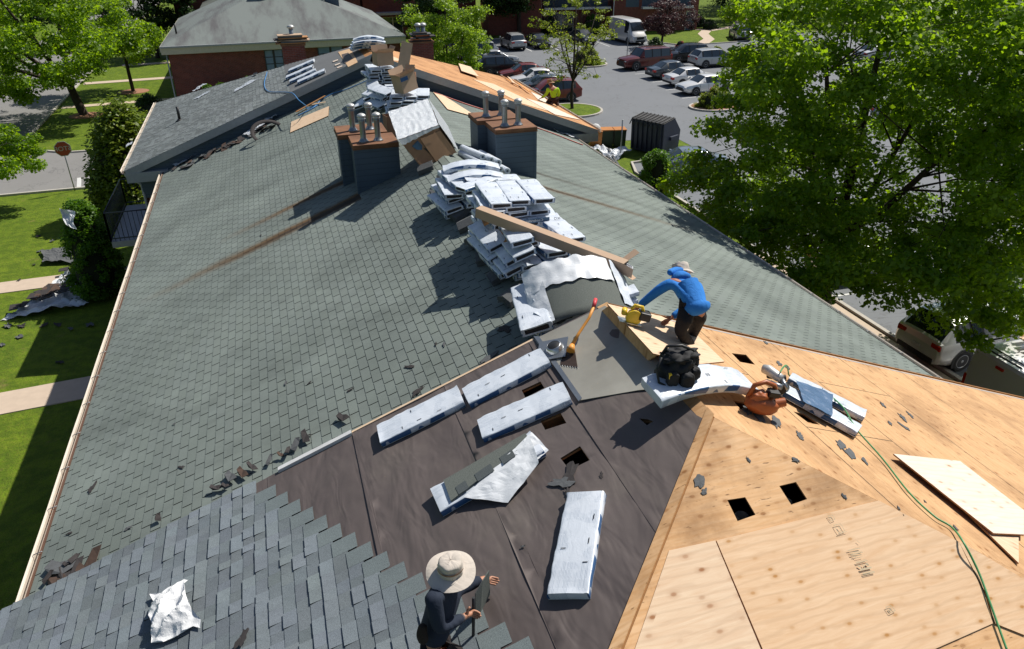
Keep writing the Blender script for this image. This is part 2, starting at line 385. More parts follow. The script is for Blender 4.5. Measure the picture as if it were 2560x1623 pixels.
# --- middle roof, old green shingles
mb = MB()
sheet(SGL, [(YG0-.6, 0), (YG1, 0), (YG1, DGW), (YG0-.6, DGW)], lift=-.01, th=.15, mb=mb)
sheet(SGR, [(YG0-.6, 0), (YG1, 0), (YG1, DGW+.25), (YG0-.6, DGW+.25)], lift=-.01, th=.15, mb=mb)
rf = obj('roof', mb, M['gap'], B, True); rf['label'] = 'old green three-tab shingle roof of the lower middle section'
torn = [(7.1, 2.4), (7.5, 2.35), (7.6, 2.9), (7.25, 3.1), (7.55, 3.9), (7.4, 5.2), (7.1, 5.3)]
mb = tabs(SGL, lambda d: YG0-.3, lambda d: YG1+.02, .02, DGW+.03, .1385, .305, .016, seed=3, tone=(.80, 1.10), stag=.5)
ol = obj('old_shingles', fixn(mb), [M['green_shingle'], M['gap']], B, True)
mb = tabs(SGR, lambda d: YG0-.3, lambda d: YG1+.02, .02, DGW+.3, .1385, .305, .014, seed=5, tone=(.86, 1.06))
obj('old_shingles', fixn(mb), [M['green_shingle'], M['gap']], B, True)
mb = MB()
for i in range(63):
    u = YG0-.3+i*.305; t = RNG.uniform(.8, 1.05)
    for sg, fn in ((1, SGL), (-1, SGR)): mb.face([fn(u, 0, .014), fn(u+.3, 0, .022), fn(u+.3, .15, .022), fn(u, .15, .014)][::sg], 0, (t, t, t))
obj('ridge_cap', fixn(mb), M['green_shingle'], B, True)
# --- far end section: left slope shingled below, felt above; right slope plywood; hip at its far end
mb = MB()
for fn in (SL, SR): sheet(fn, [(YG1-.05, 0), (YH2, 0), (YH2+W_, DW), (YG1-.05, DW)], lift=-.005, th=.16, mb=mb)
sheet(SH2, [(XR, 0), (XR+W_, DW), (XR-W_, DW)], lift=-.006, th=.15, mb=mb)
obj('roof_deck', mb, M['board'], B, True)
mb = tabs(SL, lambda d: YG1-.08, lambda d: min(YH2+d*CO, 99), 2.9, DW+.04, .1385, .25, .012, rnd=(.12, .3), seed=8, butt=.005)
ns = obj('new_shingles', fixn(mb), [M['grey_green_shingle'], M['gap']], B, True)
mb = sheet(SL, [(YG1-.07, .25), (YH2+.1, .25), (YH2+2.9, 2.95), (YG1-.07, 2.95)], lift=.004, th=.004, cell=.3, amp=.012, nf=(.8, 2))
obj('felt', mb, M['grey_felt'], B, True)
mb = sheet(SR, [(YG1-.07, .03), (YH2, .03), (YH2+W_, DW), (YG1-.07, DW)], lift=.006, th=.012)
obj('plywood_deck', mb, M['orange_ply'], B, True)
mb = tabs(SH2, lambda d: XR-d*CO, lambda d: XR+d*CO, .1, DW, .1385, .25, rnd=(.12, .3), seed=9)
obj('hip_shingles', fixn(mb), [M['grey_green_shingle'], M['gap']], B, True)
for pts in ([(26.45, .35), (28.2, .15), (28.3, .6), (27.3, 1.3), (26.45, .75)], [(26.5, 5.6), (29.5, 4.5), (30.6, 5.7), (27.2, 7.3)]):
    obj('new_plywood', sheet(SR, pts, lift=.02, th=.012), M['pale_ply'], B, True)
# --- near end section
deck = MB(); YN = YG0-.02
hl = [[(6.40, 1.34), (6.37, 1.03), (6.13, 1.03), (6.16, 1.34)], [(5.98, 1.42), (5.95, 1.12), (5.72, 1.12), (5.75, 1.42)], [(5.31, 1.50), (5.28, 1.17), (5.02, 1.17), (5.05, 1.50)]]
hr = [[(6.43, 1.33), (6.50, 1.60), (6.24, 1.62), (6.2, 1.34)], [(5.22, .48), (5.25, .86), (4.98, .88), (4.96, .5)], [(4.85, 1.12), (4.9, 1.5), (4.7, 1.52), (4.66, 1.14)]]
hh = [[(3.09, 1.77), (3.28, 1.76), (3.28, 1.60), (3.09, 1.60)], [(3.10, .9), (3.3, .9), (3.3, 1.1), (3.1, 1.1)]]
hh = [[(3.07, 1.82), (3.255, 1.72), (3.27, 1.55), (3.09, 1.62)]]
def hpt(x, y): q = HP.at(x, y); return (q.x, (YH-q.y)/CO)
hh = [[hpt(1818,1250), hpt(1863,1243), hpt(1889,1287), hpt(1844,1303)], [hpt(1948,1215), hpt(1990,1205), hpt(2018,1248), hpt(1978,1262)]]
def npt(x, y): q = NL.at(x, y); return (q.y, (XR-q.x)/CO)
def rpt(x, y): q = NR.at(x, y); return (q.y, (q.x-XR)/CO)
hl = [[npt(1306,980), npt(1353,958), npt(1363,974), npt(1316,999)], [npt(1353,1057), npt(1403,1036), npt(1418,1062), npt(1365,1079)],
      [npt(1403,1150), npt(1452,1120), npt(1477,1156), npt(1426,1180)], [npt(1601,1054), npt(1622,1056), npt(1636,1062), npt(1620,1071)]]
hr = [[rpt(1829,883), rpt(1865,887), rpt(1888,912), rpt(1850,905)], [rpt(1832,1001), rpt(1880,1010), rpt(1898,1034), rpt(1850,1022)],
      [rpt(1983,1029), rpt(2010,1035), rpt(2050,1062), rpt(2022,1058)]]
# roof space: dark boards below the openings, and rafters
for y in [YN-.05-.4064*i for i in range(20)]:
    for fn in (SL, SR):
        dmin = max(.05, (YH-y)/CO+.05)
        if dmin < DW-.2: a, b = V(fn(y, dmin, -.03)), V(fn(y, DW-.1, -.03)); deck.prism([a+V((0,.02,0)), a-V((0,.02,0)), b-V((0,.02,0)), b+V((0,.02,0))], (0, 0, -.2))
obj('rafters', deck, M['board'], B, True)
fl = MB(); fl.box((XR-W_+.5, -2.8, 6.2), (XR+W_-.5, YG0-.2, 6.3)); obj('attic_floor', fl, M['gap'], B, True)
mb = sheet(SL, [(YN, 0.005), (YH, 0.005), (YH-W_, DW), (YN, DW)], hl, lift=0, th=.016); obj('deck', mb, M['board'], B, True)
# felt in three runs lapping downslope, wrinkled
runs = [(-.02, 1.02), (.98, 2.1), (2.0, 3.25), (3.2, 4.3), (4.25, 6)]
for i, (a, b) in enumerate(runs):
    lo = lambda d: YH-d*CO+.02
    mb = sheet(SL, [(YN, max(a, .02)), (YN, b), (lo(b), b), (lo(max(a, .02)), max(a, .02))], [h for h in hl if min(p[1] for p in h) < b and max(p[1] for p in h) > a and all(a < p[1] < b for p in h)] , lift=.008+.004*(len(runs)-i), th=.004, cell=.085, amp=.02 if i < 3 else .01, nf=(.9, 1.7))
    obj('felt', mb, M['felt'], B, True)
mb = sheet(SL, [npt(1339,856), npt(1515,773), npt(1560,800), npt(1700,962), npt(1690,976), npt(1600,985), npt(1451,1010)], lift=.045, th=.006, cell=.15, amp=.01)
obj('membrane_sheet', mb, M['membrane'], B, True)['label'] = 'tan self-adhesive membrane sheet below the near gable peak'
mb = sheet(SL, [npt(1338,850), npt(1352,851), npt(1459,1005), npt(1451,1014)], lift=.06, th=.006); obj('flashing', mb, M['galv'], B, True)
mb = tabs(SL, lambda d: max(YH-d*CO, 7.05-(d-2.35)*0 - (4.44-d)/.6 if d < 4.44 else -9) if d > 4.44 else max(YH-d*CO, 7.1-(4.44-d)/.6*-1) if 0 else max(YH-d*CO, -9), lambda d: YN+.02, 2.2, DW, .145, .25, rnd=(.13, .3), seed=21, lift=.034) if 0 else None
def stair():
    mb = MB(); r = random.Random(4); ex = .13; d = 1.2; tones = []
    while d < DW:
        hi_u = YN+.03 if d > 4.42 else 7.12-(4.44-d)/.60; lo_u = YH-d*CO
        u = hi_u; first = True
        while u > lo_u:
            ww = r.uniform(.09, .21); e = u; s = max(u-ww, lo_u)
            if first and d < 4.42: s = u-.19
            hi = r.random() < .5; t = r.uniform(1.0, 1.12) if hi else r.uniform(.78, .95)
            if first and d < 4.42: t = 1.12; hi = False
            l0, l1 = .030, .050 if hi else .040; a, b = d, d+ex+r.uniform(-.004, .004)
            if first and d < 4.42: a = d-.10
            A, B_, C_, D_ = SL(s, a-.02, l0), SL(e, a-.02, l0+.004), SL(e, b, l1), SL(s, b, l1)
            col = (t, t*r.uniform(.98, 1.02), t*r.uniform(.96, 1.04))
            if first and d < 4.42: t *= .8; col = (t*.97, t*1.0, t*.94)
            mb.face([A, B_, C_, D_], 0, col); mb.face([D_, C_, SL(e, b, .02), SL(s, b, .02)], 1, t*.4)
            mb.face([B_, SL(e, a, .02), SL(e, b, .02), C_], 1, t*.4); mb.face([A, D_, SL(s, b, .02), SL(s, a, .02)], 1, t*.4)
            u = s-.002; first = False
        d += ex
    return mb
o = obj('new_shingles', fixn(stair()), [M['slate_shingle'], M['gap']], B, True); o['label'] = 'new slate grey laminated shingles climbing in stair steps over the felt'
# right slope plywood, hip plywood
mb = sheet(SR, [(YN, 0.005), (YH, 0.005), (YH-W_, DW), (YN, DW)], hr, lift=0, th=.016, mside=1); obj('plywood_deck', mb, [M['orange_ply_y'], M['board']], B, True)
mb = sheet(SH, [(XR, 0), (XR-W_, DW), (XR+W_, DW)], hh, lift=0, th=.016, mside=1); obj('hip_deck', mb, [M['old_ply'], M['board']], B, True)
e = .012
mb = sheet(SH, [hpt(1790,1353), hpt(2195,1253), hpt(2395,1356), hpt(2460,1490), hpt(2480,1560), hpt(2300,1640), hpt(1912,1640)], lift=e, th=.012, mside=1); o = obj('new_plywood', mb, [M['new_ply'], M['board']], B, True)
mb = sheet(SH, [hpt(1672,1378), hpt(1787,1353), hpt(1907,1640), hpt(1560,1700)], lift=e, th=.012, mside=1); obj('new_plywood', mb, [M['pale_ply'], M['board']], B, True)
mb = sheet(SH, [hpt(2395,1356), hpt(2420,1368), hpt(2560,1450), hpt(2560,1590), hpt(2485,1560), hpt(2465,1490)], lift=e+.001, th=.012, mside=1); obj('new_plywood', mb, [M['new_ply'], M['board']], B, True)
# the strip of old boards along the ridge and down the left hip
mb = MB(); sheet(SL, [(YN, 0), (YH, 0), (YH-.12, .12), (YN, .13)], lift=.042, th=.014, mb=mb)
sheet(SL, [(YH-.01, 0.0), (YH-4.9, 4.9/CO), (YH-4.78, 4.9/CO+.0), (YH+.10, 0.0)], lift=.06, th=.014, mb=mb)
obj('hip_board', mb, M['old_ply'], B, True)
mb = MB(); mb.tube([SR(YN, .0, .012), SR(YN, DW, .012)], .012, 5); obj('deck_edge', mb, M['board'], B, True)
# seams between plywood sheets: thin dark gaps
mb = MB()
for (u0, d0, u1, d1) in [(YN, 1.22, 3.6, 1.22), (YN, 2.44, 2.5, 2.44), (YN, 3.66, 1.3, 3.66), (YN, 4.88, 0, 4.88), (5.9, 0.1, 5.9, 1.22), (4.9, 1.22, 4.9, 2.44), (6.1, 2.44, 6.1, 3.66), (3.5, 2.44, 3.5, 3.66)]:
    a, b = V(SR(u0, d0, .0025)), V(SR(u1, d1, .0025)); n = (b-a).cross(V(SR(0,0,1))-V(SR(0,0,0))).normalized()*.003; mb.face([a-n, b-n, b+n, a+n])
obj('seams', fixn(mb), M['gap'], B, True)
# white drip edge on the left gable edge, brown elsewhere
mb = MB(); mb.prism([SL(YN+.03, 3.25, .06), SL(YN-.03, 3.25, .06), SL(YN-.03, 4.15, .06), SL(YN+.03, 4.15, .06)], (0, 0, -.09)); obj('drip_edge', mb, M['white_trim'], B, True)
mb = MB(); mb.prism([SL(YN+.03, .95, .04), SL(YN-.0, .95, .04), SL(YN-.0, 3.25, .04), SL(YN+.03, 3.25, .04)], (0, 0, -.09)); obj('drip_edge', mb, M['pale_ply'], B, True)
# --- rake boards, gable siding, soffits, gutters, walls
def gable(y, sgn, fa, out):     # siding triangle between the two roofs, and the fascia that runs above it
    mb = MB(); z0 = 6.0; L_, R_ = XR-W_+.35, XR+W_-.35
    mb.prism([(L_, y, 4.9), (R_, y, 4.9), (R_, y, ZR-.18-(W_-.35)*TN), (XR, y, ZR-.18), (L_, y, ZR-.18-(W_-.35)*TN)], (0, .15*sgn, 0)); obj('gable_siding', mb, M['siding'], B, True)
    for fn in (SL, SR):
        mb = MB(); a, b, c, d = fn(0, -.0, .002), fn(0, DW+.03, .002), fn(0, DW+.03, -.24), fn(0, 0, -.24)
        ys = y-out*sgn
        mb.prism([(p[0], ys, p[2]) for p in (a, b, c, d)], (0, .03*sgn, 0)); obj('rake_board', mb, M['rake'], B, True)
        mb = MB(); mb.prism([(p[0], ys+.03*sgn, p[2]) for p in (fn(0, .05, -.17), fn(0, DW, -.17))]+[(p[0], y, p[2]) for p in (fn(0, DW, -.17), fn(0, .05, -.17))], (0, 0, -.01)); obj('soffit', mb, M['rake'], B, True)
        # boxed return at the eave corner
        mb = MB(); q = fn(0, DW, 0); s = -1 if fn is SL else 1; x0, x1 = sorted((q[0]+.02*s, q[0]-1.25*s))
        mb.box((x0, min(ys-.012*sgn, y), q[2]-.42), (x1, max(ys-.012*sgn, y), q[2]-.1)); obj('eave_return', mb, M['rake'], B, True)
gable(YG1+.08, 1, M['rake'], .16); gable(YG0-.22, -1, M['rake'], .16)
def walls(x0, x1, y0, y1, z1):
    mb = MB(); t = .25
    mb.box((x0, y0, -.2), (x0+t, y1, z1)); mb.box((x1-t, y0, -.2), (x1, y1, z1)); mb.box((x0+t, y0, -.2), (x1-t, y0+t, z1)); mb.box((x0+t, y1-t, -.2), (x1-t, y1, z1)); return mb
ze = ZR-W_*TN
obj('brick_wall', walls(XR-W_+.4, XR+W_-.4, YG1+.15, YH2+W_-.4, ze-.3), M['brick'], B, True)
obj('brick_wall', walls(XR-W_+.4, XR+W_-.4, YH-W_+.4, YG0-.28, ze-.3), M['brick'], B, True)
zg = ZR-DG-WG*TN
obj('brick_wall', walls(XR-WG+.4, XR+WG-.25, YG0-.27, YG1+.14, zg-.25), M['brick'], B, True)
def gutter(x, y0, y1, z, s, mt, n=24):
    mb = MB(); w_ = .075; prof = [(0, .02), (0, -.09), (s*.04, -.11), (s*w_, -.09), (s*w_, .0), (s*(w_+.018), .012), (s*(w_+.018), .0), (s*(w_-.006), -.012), (s*(w_-.01), -.08), (s*.04, -.095), (s*.006, -.08), (s*.006, .02)]
    for i in range(n):
        a, b = y0+(y1-y0)*i/n, y0+(y1-y0)*(i+1)/n; j1 = .005*sin(i*1.7); j2 = .005*sin((i+1)*1.7)
        for k in range(len(prof)-1): mb.face([(x+prof[k][0], a, z+prof[k][1]+j1), (x+prof[k+1][0], a, z+prof[k+1][1]+j1), (x+prof[k+1][0], b, z+prof[k+1][1]+j2), (x+prof[k][0], b, z+prof[k][1]+j2)])
    g = obj('gutter', mb, mt, B, True)
    mb = MB(); m2 = MB()
    for i in range(int((y1-y0)/.9)):
        y = y0+.4+i*.9; mb.tube([(x-s*.05, y, z+.05), (x+s*.06, y, z+.02), (x+s*w_, y, z+.0)], .006, 5)
    for i in range(34):
        y = RNG.uniform(y0, y1); y = y if i > 24 else RNG.choice([y0+2.3, y0+2.8, y0+8.0, y0+.5])+RNG.gauss(0, .15)
        if y0 < y < y1: h = RNG.uniform(.01, .03); m2.lathe([(.001, h), (.03, h*.6), (.05, 0)], 6, M=TR(x+s*.055, y, z-.085, RNG.uniform(0, 90)) @ Mx.Scale(1, 4, (0, 1, 0)))
    if y1-y0 > 10:
        for nm, mm, mat in (('hanger', mb, M['galv']), ('leaf_litter', m2, M['soil'])):
            c = obj(nm, mm, mat, None); mm_ = c; c.parent = g
            for v in c.data.vertices: v.co = v.co-V(B.location)
    return g
gutter(XR-WG-.06, YG0+.3, YG1-.1, zg+.0, -1, M['gutter']); gutter(XR+WG+.26, YG0+.3, YG1-.1, zg-.1, 1, M['gutter'], 12)
gutter(XR-W_-.06, YG1-.1, YH2+W_, ze+.0, -1, M['gutter'], 12); gutter(XR+W_+.06, YG1-.1, YH2+W_, ze, 1, M['gutter'], 12)
mb = MB(); mb.box((XR-WG-.06, YG0+.2, zg-.28), (XR-WG-.03, YG1, zg+.01)); mb.box((XR-WG-.03, YG0+.2, zg-.28), (XR-WG+.4, YG1, zg-.26)); obj('fascia', mb, M['brown_trim'], B, True)
mb = MB(); mb.box((XR+WG+.03, YG0+.2, zg-.35), (XR+WG+.06+.12, YG1, zg-.12)); obj('fascia', mb, M['rake'], B, True)
for s in (-1, 1):   # downspouts at the far gable corner
    x = XR+s*(W_+.10); mb = MB(); mb.tube([(x, YG1+.25, ze-.08), (x-s*.02, YG1+.25, ze-.25), (x-s*.42, YG1+.18, ze-.55), (x-s*.46, YG1+.1, ze-.9), (x-s*.46, YG1+.1, 0)], .045, 8); obj('downspout', mb, M['rake'], B, True)
# balcony on the left side of the far section
def balcony(parent, x, y0, y1, z, s, dep=1.6, posts=16, mt=None):
    mb = MB(); mb.box((min(x, x+s*dep), y0, z-.22), (max(x, x+s*dep), y1, z)); sl = obj('balcony', mb, M['rake'], parent, True)
    mb = MB(); xe = x+s*dep
    pts = [(x, y0), (xe, y0), (xe, y1), (x, y1)]
    for k in range(3):
        (ax, ay), (bx, by) = pts[k], pts[k+1]; L_ = math.hypot(bx-ax, by-ay); n = int(L_/.14)
        for zz in (.12, 1.05): mb.tube([(ax, ay, z+zz), (bx, by, z+zz)], .025, 4)
        for i in range(n+1): t = i/n; mb.tube([(ax+(bx-ax)*t, ay+(by-ay)*t, z+.02), (ax+(bx-ax)*t, ay+(by-ay)*t, z+1.05)], .012 if 0 < i < n else .035, 4)
    c = obj('railing', mb, M['black_rail'], None); c.parent = sl
    for v in c.data.vertices: v.co = v.co-V(parent.location)
    return sl
balcony(B, -4.45, 27.6, 31.6, 3.12, -1, 1.62)
# --- chimney boxes with their vent stacks
def chimney(boxes, zt, zb, pipes, label):
    # each box is (x0, x1, y0, y1)
    m1 = MB(); m2 = MB()
    for (x0, x1, y0, y1, dz) in boxes:
        m1.box((x0, y0, zb), (x1, y1, zt-.06+dz)); g = .035
        for (cx, cy) in ((x0, y0), (x1, y0)): m1.box((cx-.03, cy-.012, zb), (cx+.03, cy+.03, zt-.06+dz))
        m2.box((x0-g, y0-g, zt-.085+dz), (x1+g, y1+g, zt+dz)); m2.box((x0-g-.012, y0-g-.012, zt-.10+dz), (x1+g+.012, y1+g+.012, zt-.084+dz))
    b = obj('chimney', m1, M['siding'], B, True); b['label'] = label
    c = obj('chimney_cap', m2, M['rusty'], None, bevel=.006); c.parent = b
    for v in c.data.vertices: v.co = v.co-V(B.location)
    for (x, y, z, h, r) in pipes:
        mb = MB(); T = TR(x, y, z)
        mb.lathe([(r*1.9, .0), (r*1.5, .02), (r*1.06, .07), (r, .08), (r, h-.1), (r*1.12, h-.09), (r*1.12, h-.06), (r*.85, h-.05)], 16, 0, M=T)
        mb.lathe([(r*.85, h-.05), (r*1.35, h-.045), (r*1.38, h-.03), (r*1.2, h-.02), (r*1.2, h+.0), (r*1.5, h+.005), (r*1.52, h+.025), (r*1.25, h+.05), (r*.6, h+.07), (.001, h+.075)], 18, 1, M=T)
        c = obj('vent_stack', mb, [M['galv'], M['galv_cap']], None); c.parent = b
        for v in c.data.vertices: v.co = v.co-V(B.location)
CZ = 8.80
chimney([(1.50, 2.40, 16.05, 16.85, 0), (1.28, 2.30, 16.95, 17.75, .02)], CZ, 7.2, [(1.73, 16.3, CZ, .52, .062), (2.04, 16.3, CZ, .52, .062), (1.62, 17.25, CZ+.02, .52, .062), (2.0, 17.25, CZ+.02, .52, .062)], 'grey sided chimney box left of the ridge, rusty caps')
chimney([(4.70, 5.62, 16.35, 17.15, 0), (4.52, 5.5, 17.25, 18.05, .02)], CZ, 7.0, [(4.98, 16.65, CZ, .52, .062), (5.30, 16.65, CZ, .52, .062), (4.80, 17.6, CZ+.02, .52, .062), (5.18, 17.6, CZ+.02, .52, .062)], 'grey sided chimney box right of the ridge, rusty caps')
# vent pipes on the roofs
for (fn, u, d, h, r, pl) in ((SL, 30.5, 7.2, .5, .05, NL), (SGR, 25.0, 1.2, .62, .05, GR)):
    p = fn(u, d, 0); mb = MB(); mb.tube([p, (p[0], p[1], p[2]+h)], r, 10); mb.lathe([(.16, -.02), (.12, .0), (.06, .06)], 12, M=TR(*p)); obj('vent_pipe', mb, M['black'] if fn is SL else M['rusty'], B, True)
for (x, y, dz, r) in ((3.18+.0, 0, 0, .055),):
    for q, rr, tilt in ((hpt(1868,1290), .055, 0), (hpt(1842,1302), .045, .0), (hpt(1980,1255), .05, .02)):
        p = SH(q[0], q[1], -.18); mb = MB(); mb.tube([(p[0]+tilt, p[1]+.05, p[2]-.9), (p[0], p[1], p[2]-.02), (p[0], p[1], p[2]+.12)], rr, 14, caps=False); mb.tube([(p[0], p[1], p[2]-.2), (p[0], p[1], p[2]+.118)], rr*.93, 14, caps=False)
        obj('flue_pipe', mb, M['galv'], B, True)
import numpy as np
# ------------------------------------------------------------------ ground, streets, paths
k = NM('grass', .9, 0, .2); n1 = k.noise(.35, 5, .65); n2 = k.noise(9, 5, .7); n3 = k.noise(40, 3, .7)
c = k.mix(k.ramp(n1, [(.3, 0), (.7, 1)]), (.105,.20,.004), (.20,.30,.010)); c = k.mix(k.ramp(n2, [(.38, 0), (.68, .75)]), c, (.21,.22,.03)); c = k.mix(k.ramp(k.noise(2.2, 5, .7), [(.42, .55), (.6, 0)]), c, (.045,.09,.006)); c = k.mix(k.ramp(n3, [(.4, .6), (.6, 0)]), c, (.03,.055,.008))
c = k.mix(k.ramp(k.noise(.9, 4, .6, k.map((1,1,1), (7,3,0))), [(.64, 0), (.74, .5)]), c, (.25,.17,.08))
k.col(c); k.bump(n2, .8, .08); M['grass'] = k.m
def asph(name, a, b):
    k = NM(name, .85); c = k.mix(k.noise(.25, 6, .6), a, b); c = k.mix(k.ramp(k.noise(120, 2), [(.55, 0), (.8, .25)]), c, (.3,.3,.3))
    cr = k.noise(.22, 5, .6, dist=.8); wob = k.ramp(cr, [(.494, 0), (.5, .45), (.506, 0)]); c = k.mix(wob, c, (.06,.06,.06))
    c = k.mix(k.ramp(k.noise(.7, 4, .7, k.map((1,1,1), (5,9,0))), [(.6, 0), (.75, .35)]), c, tuple(x*.6 for x in a)); k.col(c); M[name] = k.m
asph('asphalt', (.125,.135,.15), (.165,.175,.19)); asph('street', (.17,.165,.16), (.23,.225,.22))
def flatpoly(name, pts, z, mat, kind='structure', th=0):
    mb = MB()
    if th: mb.prism([(x, y, z) for x, y in pts], (0, 0, -th))
    else: mb.face([(x, y, z) for x, y in pts])
    o = obj(name, mb, M[mat]); o['kind'] = kind; return o
flatpoly('ground', [(-400, -150), (600, -150), (600, 700), (-400, 700)], 0, 'grass')
flatpoly('street', [(-25, -60), (-16.3, -60), (-16.1, 44.5), (-14, 45.4), (17, 45.4), (17, 53.6), (-12.5, 53.6), (-15.3, 55.5), (-16.15, 59), (-16.4, 200), (-25.4, 200)], .012, 'street') if 0 else None
flatpoly('street', [(-26, 30), (-16.1, 30), (-16.1, 43.5), (-15, 45.3), (-4, 45.4), (-4, 53.4), (-13.0, 53.6), (-15.5, 55.2), (-16.15, 58.5), (-16.4, 82), (-16.8, 200), (-26, 200)], .012, 'street')
lot = [(19.4, 5), (19.4, 33), (19.3, 38.4), (19.9, 40.2), (22.5, 40.4), (25.2, 41.0), (25.2, 44.8), (20.6, 45.2), (19.4, 46), (19.2, 93), (25, 92.9), (33.5, 93.2), (35.2, 92), (36.4, 90.3), (38.7, 90.6), (42.8, 90.4), (43.3, 84.5), (45.4, 80.7), (52.3, 81.0), (60, 84), (72, 86), (72, 5)]
flatpoly('parking_lot', lot, .012, 'asphalt')
def strip(name, pts, wd, mat, z, th=0, closed=False):
    mb = MB(); n = len(pts); P = [V((x, y, z)) for x, y in pts]
    L_, R_ = [], []
    for i in range(n):
        a = P[(i-1) % n] if (closed or i) else P[i]; b = P[(i+1) % n] if (closed or i < n-1) else P[i]
        d = (b-a).normalized(); q = V((-d.y, d.x, 0))*wd/2; L_.append(P[i]+q); R_.append(P[i]-q)
    for i in range(n if closed else n-1):
        j = (i+1) % n
        mb.face([R_[i], R_[j], L_[j], L_[i]])
        if th:
            dz = V((0, 0, -th)); mb.face([L_[i], L_[j], L_[j]+dz, L_[i]+dz]); mb.face([R_[j], R_[i], R_[i]+dz, R_[j]+dz])
    o = obj(name, mb, M[mat]); o['kind'] = 'structure'; return o
def arc(cx, cy, r, a0, a1, n=8): return [(cx+r*cos(rad(a0+(a1-a0)*i/n)), cy+r*sin(rad(a0+(a1-a0)*i/n))) for i in range(n+1)]
strip('kerb', [(-16.8, 200), (-16.4, 82), (-16.15, 58.5), (-15.5, 55.2), (-13.0, 53.6), (-4, 53.4)], .16, 'kerb', .11, .12)
strip('kerb', [(-16.1, 30), (-16.1, 43.5), (-15, 45.3), (-4, 45.4)], .16, 'kerb', .11, .12)
strip('kerb', lot[:10][::-1][:3][::-1] if 0 else [(19.4, 5), (19.4, 33), (19.3, 38.4), (19.9, 40.2), (22.5, 40.4)], .16, 'kerb', .12, .12)
strip('kerb', [(19.2, 93), (25, 92.9), (33.5, 93.2), (35.2, 92), (36.4, 90.3), (38.7, 90.6), (42.8, 90.4), (43.3, 84.5), (45.4, 80.7), (52.3, 81.0), (60, 84), (72, 86)], .16, 'kerb', .12, .12)
for pts, wd in (([(-16.0, 78.6), (-6, 79.4)], 1.1), ([(-15.9, 68.3), (-6.5, 69.0)], .9), ([(-14, 88), (-7, 88.4)], 1.0), ([(-30, 31.6), (-9.6, 32.4), (-6, 32.5)], 1.15), ([(-20, 20.8), (-12, 22.2), (-9.3, 23.0), (-6.3, 23.25), (-3.4, 23.3)], 1.35),
                ([(48.0, 81.2), (50.8, 84.4), (52.4, 88.6), (54.6, 91.5), (53.8, 92.6)], 1.3), ([(54.6, 91.2), (60, 93.4), (66, 101)], 1.3), ([(42.5, 91), (41, 97), (39.5, 103)], 1.3), ([(16.0, 6), (18.55, 6)], .4), ([(18.6, 6), (18.6, 26)], 1.3)):
    strip('path', pts, wd, 'concrete', .03, .03)
for (x0, y0, x1, y1) in [(-11.4, 45.6, -10.9, 49.2), (-10.6, 45.6, -10.2, 49.2)]:
    pass
def lines(segs, wd=.11, name='road_marking'):
    mb = MB()
    for (x0, y0, x1, y1) in segs:
        d = V((x1-x0, y1-y0, 0)).normalized(); q = V((-d.y, d.x, 0))*wd/2; a, b = V((x0, y0, .018)), V((x1, y1, .018)); mb.face([a-q, b-q, b+q, a+q])
    o = obj(name, fixn(mb), M['white_paint']); o['kind'] = 'structure'; return o
M['white_paint'] = flat('white_paint', (.55,.55,.54), .8)
lines([(27.9, 82.6, 28.0, 88), (31.0, 82.6, 31.1, 88), (24.6, 82.6, 24.7, 88), (34.1, 82.6, 34.2, 88), (37.3, 83, 37.4, 88), (43, 84, 38.4, 84.2),
       (32.6, 66.5, 37.5, 66.9), (32.4, 62.5, 37.4, 62.9), (31.9, 59.0, 36.8, 59.4), (31.6, 55.6, 36.4, 56), (32.6, 64.3, 33.2, 64.35),
       (19.6, 60.2, 24.2, 60.4), (19.6, 63.6, 24.2, 63.8), (19.6, 67, 24.2, 67.2), (19.6, 15.0, 24.6, 15.0), (19.6, 18.2, 24.6, 18.2), (19.6, 21.4, 24.6, 21.4), (19.6, 27.5, 24.6, 27.5)])
lines([(-10.9+i*.55, 45.7, -11.2+i*.55, 47.6) for i in range(3)], .22)
def island(name, cx, cy, rx, ry, z=.13, mat='grass', rot=0):
    mb = MB(); n = 28; P = [(cx+rx*cos(2*pi*i/n), cy+ry*sin(2*pi*i/n)) for i in range(n)]
    mb.prism([(x, y, z-.01) for x, y in P], (0, 0, -z)); o = obj(name, mb, M[mat]); o['kind'] = 'structure'
    strip('kerb', P, .17, 'kerb', z+.01, z, True)
island('grass_island', 21.5, 54.2, 2.3, 2.2); island('planting_island', 32.3, 51.9, 1.9, 1.5, mat='soil'); island('planting_island', 29.0, 66.5, 1.9, 1.5, mat='soil') if 0 else None
island('planting_island', 30.4, 72.6, 1.9, 1.5, mat='grass')
for (x, y, r) in ((-11.3, 73.4, 1.3), (30.6, 94.6, 2.6), (-13.6, 64.8, 1.2)):
    mb = MB(); mb.lathe([(r, .0), (r*.8, .035), (.01, .06)], 18, M=TR(x, y, 0)); tag(obj('mulch_bed', mb, M['soil']), None, kind='structure')

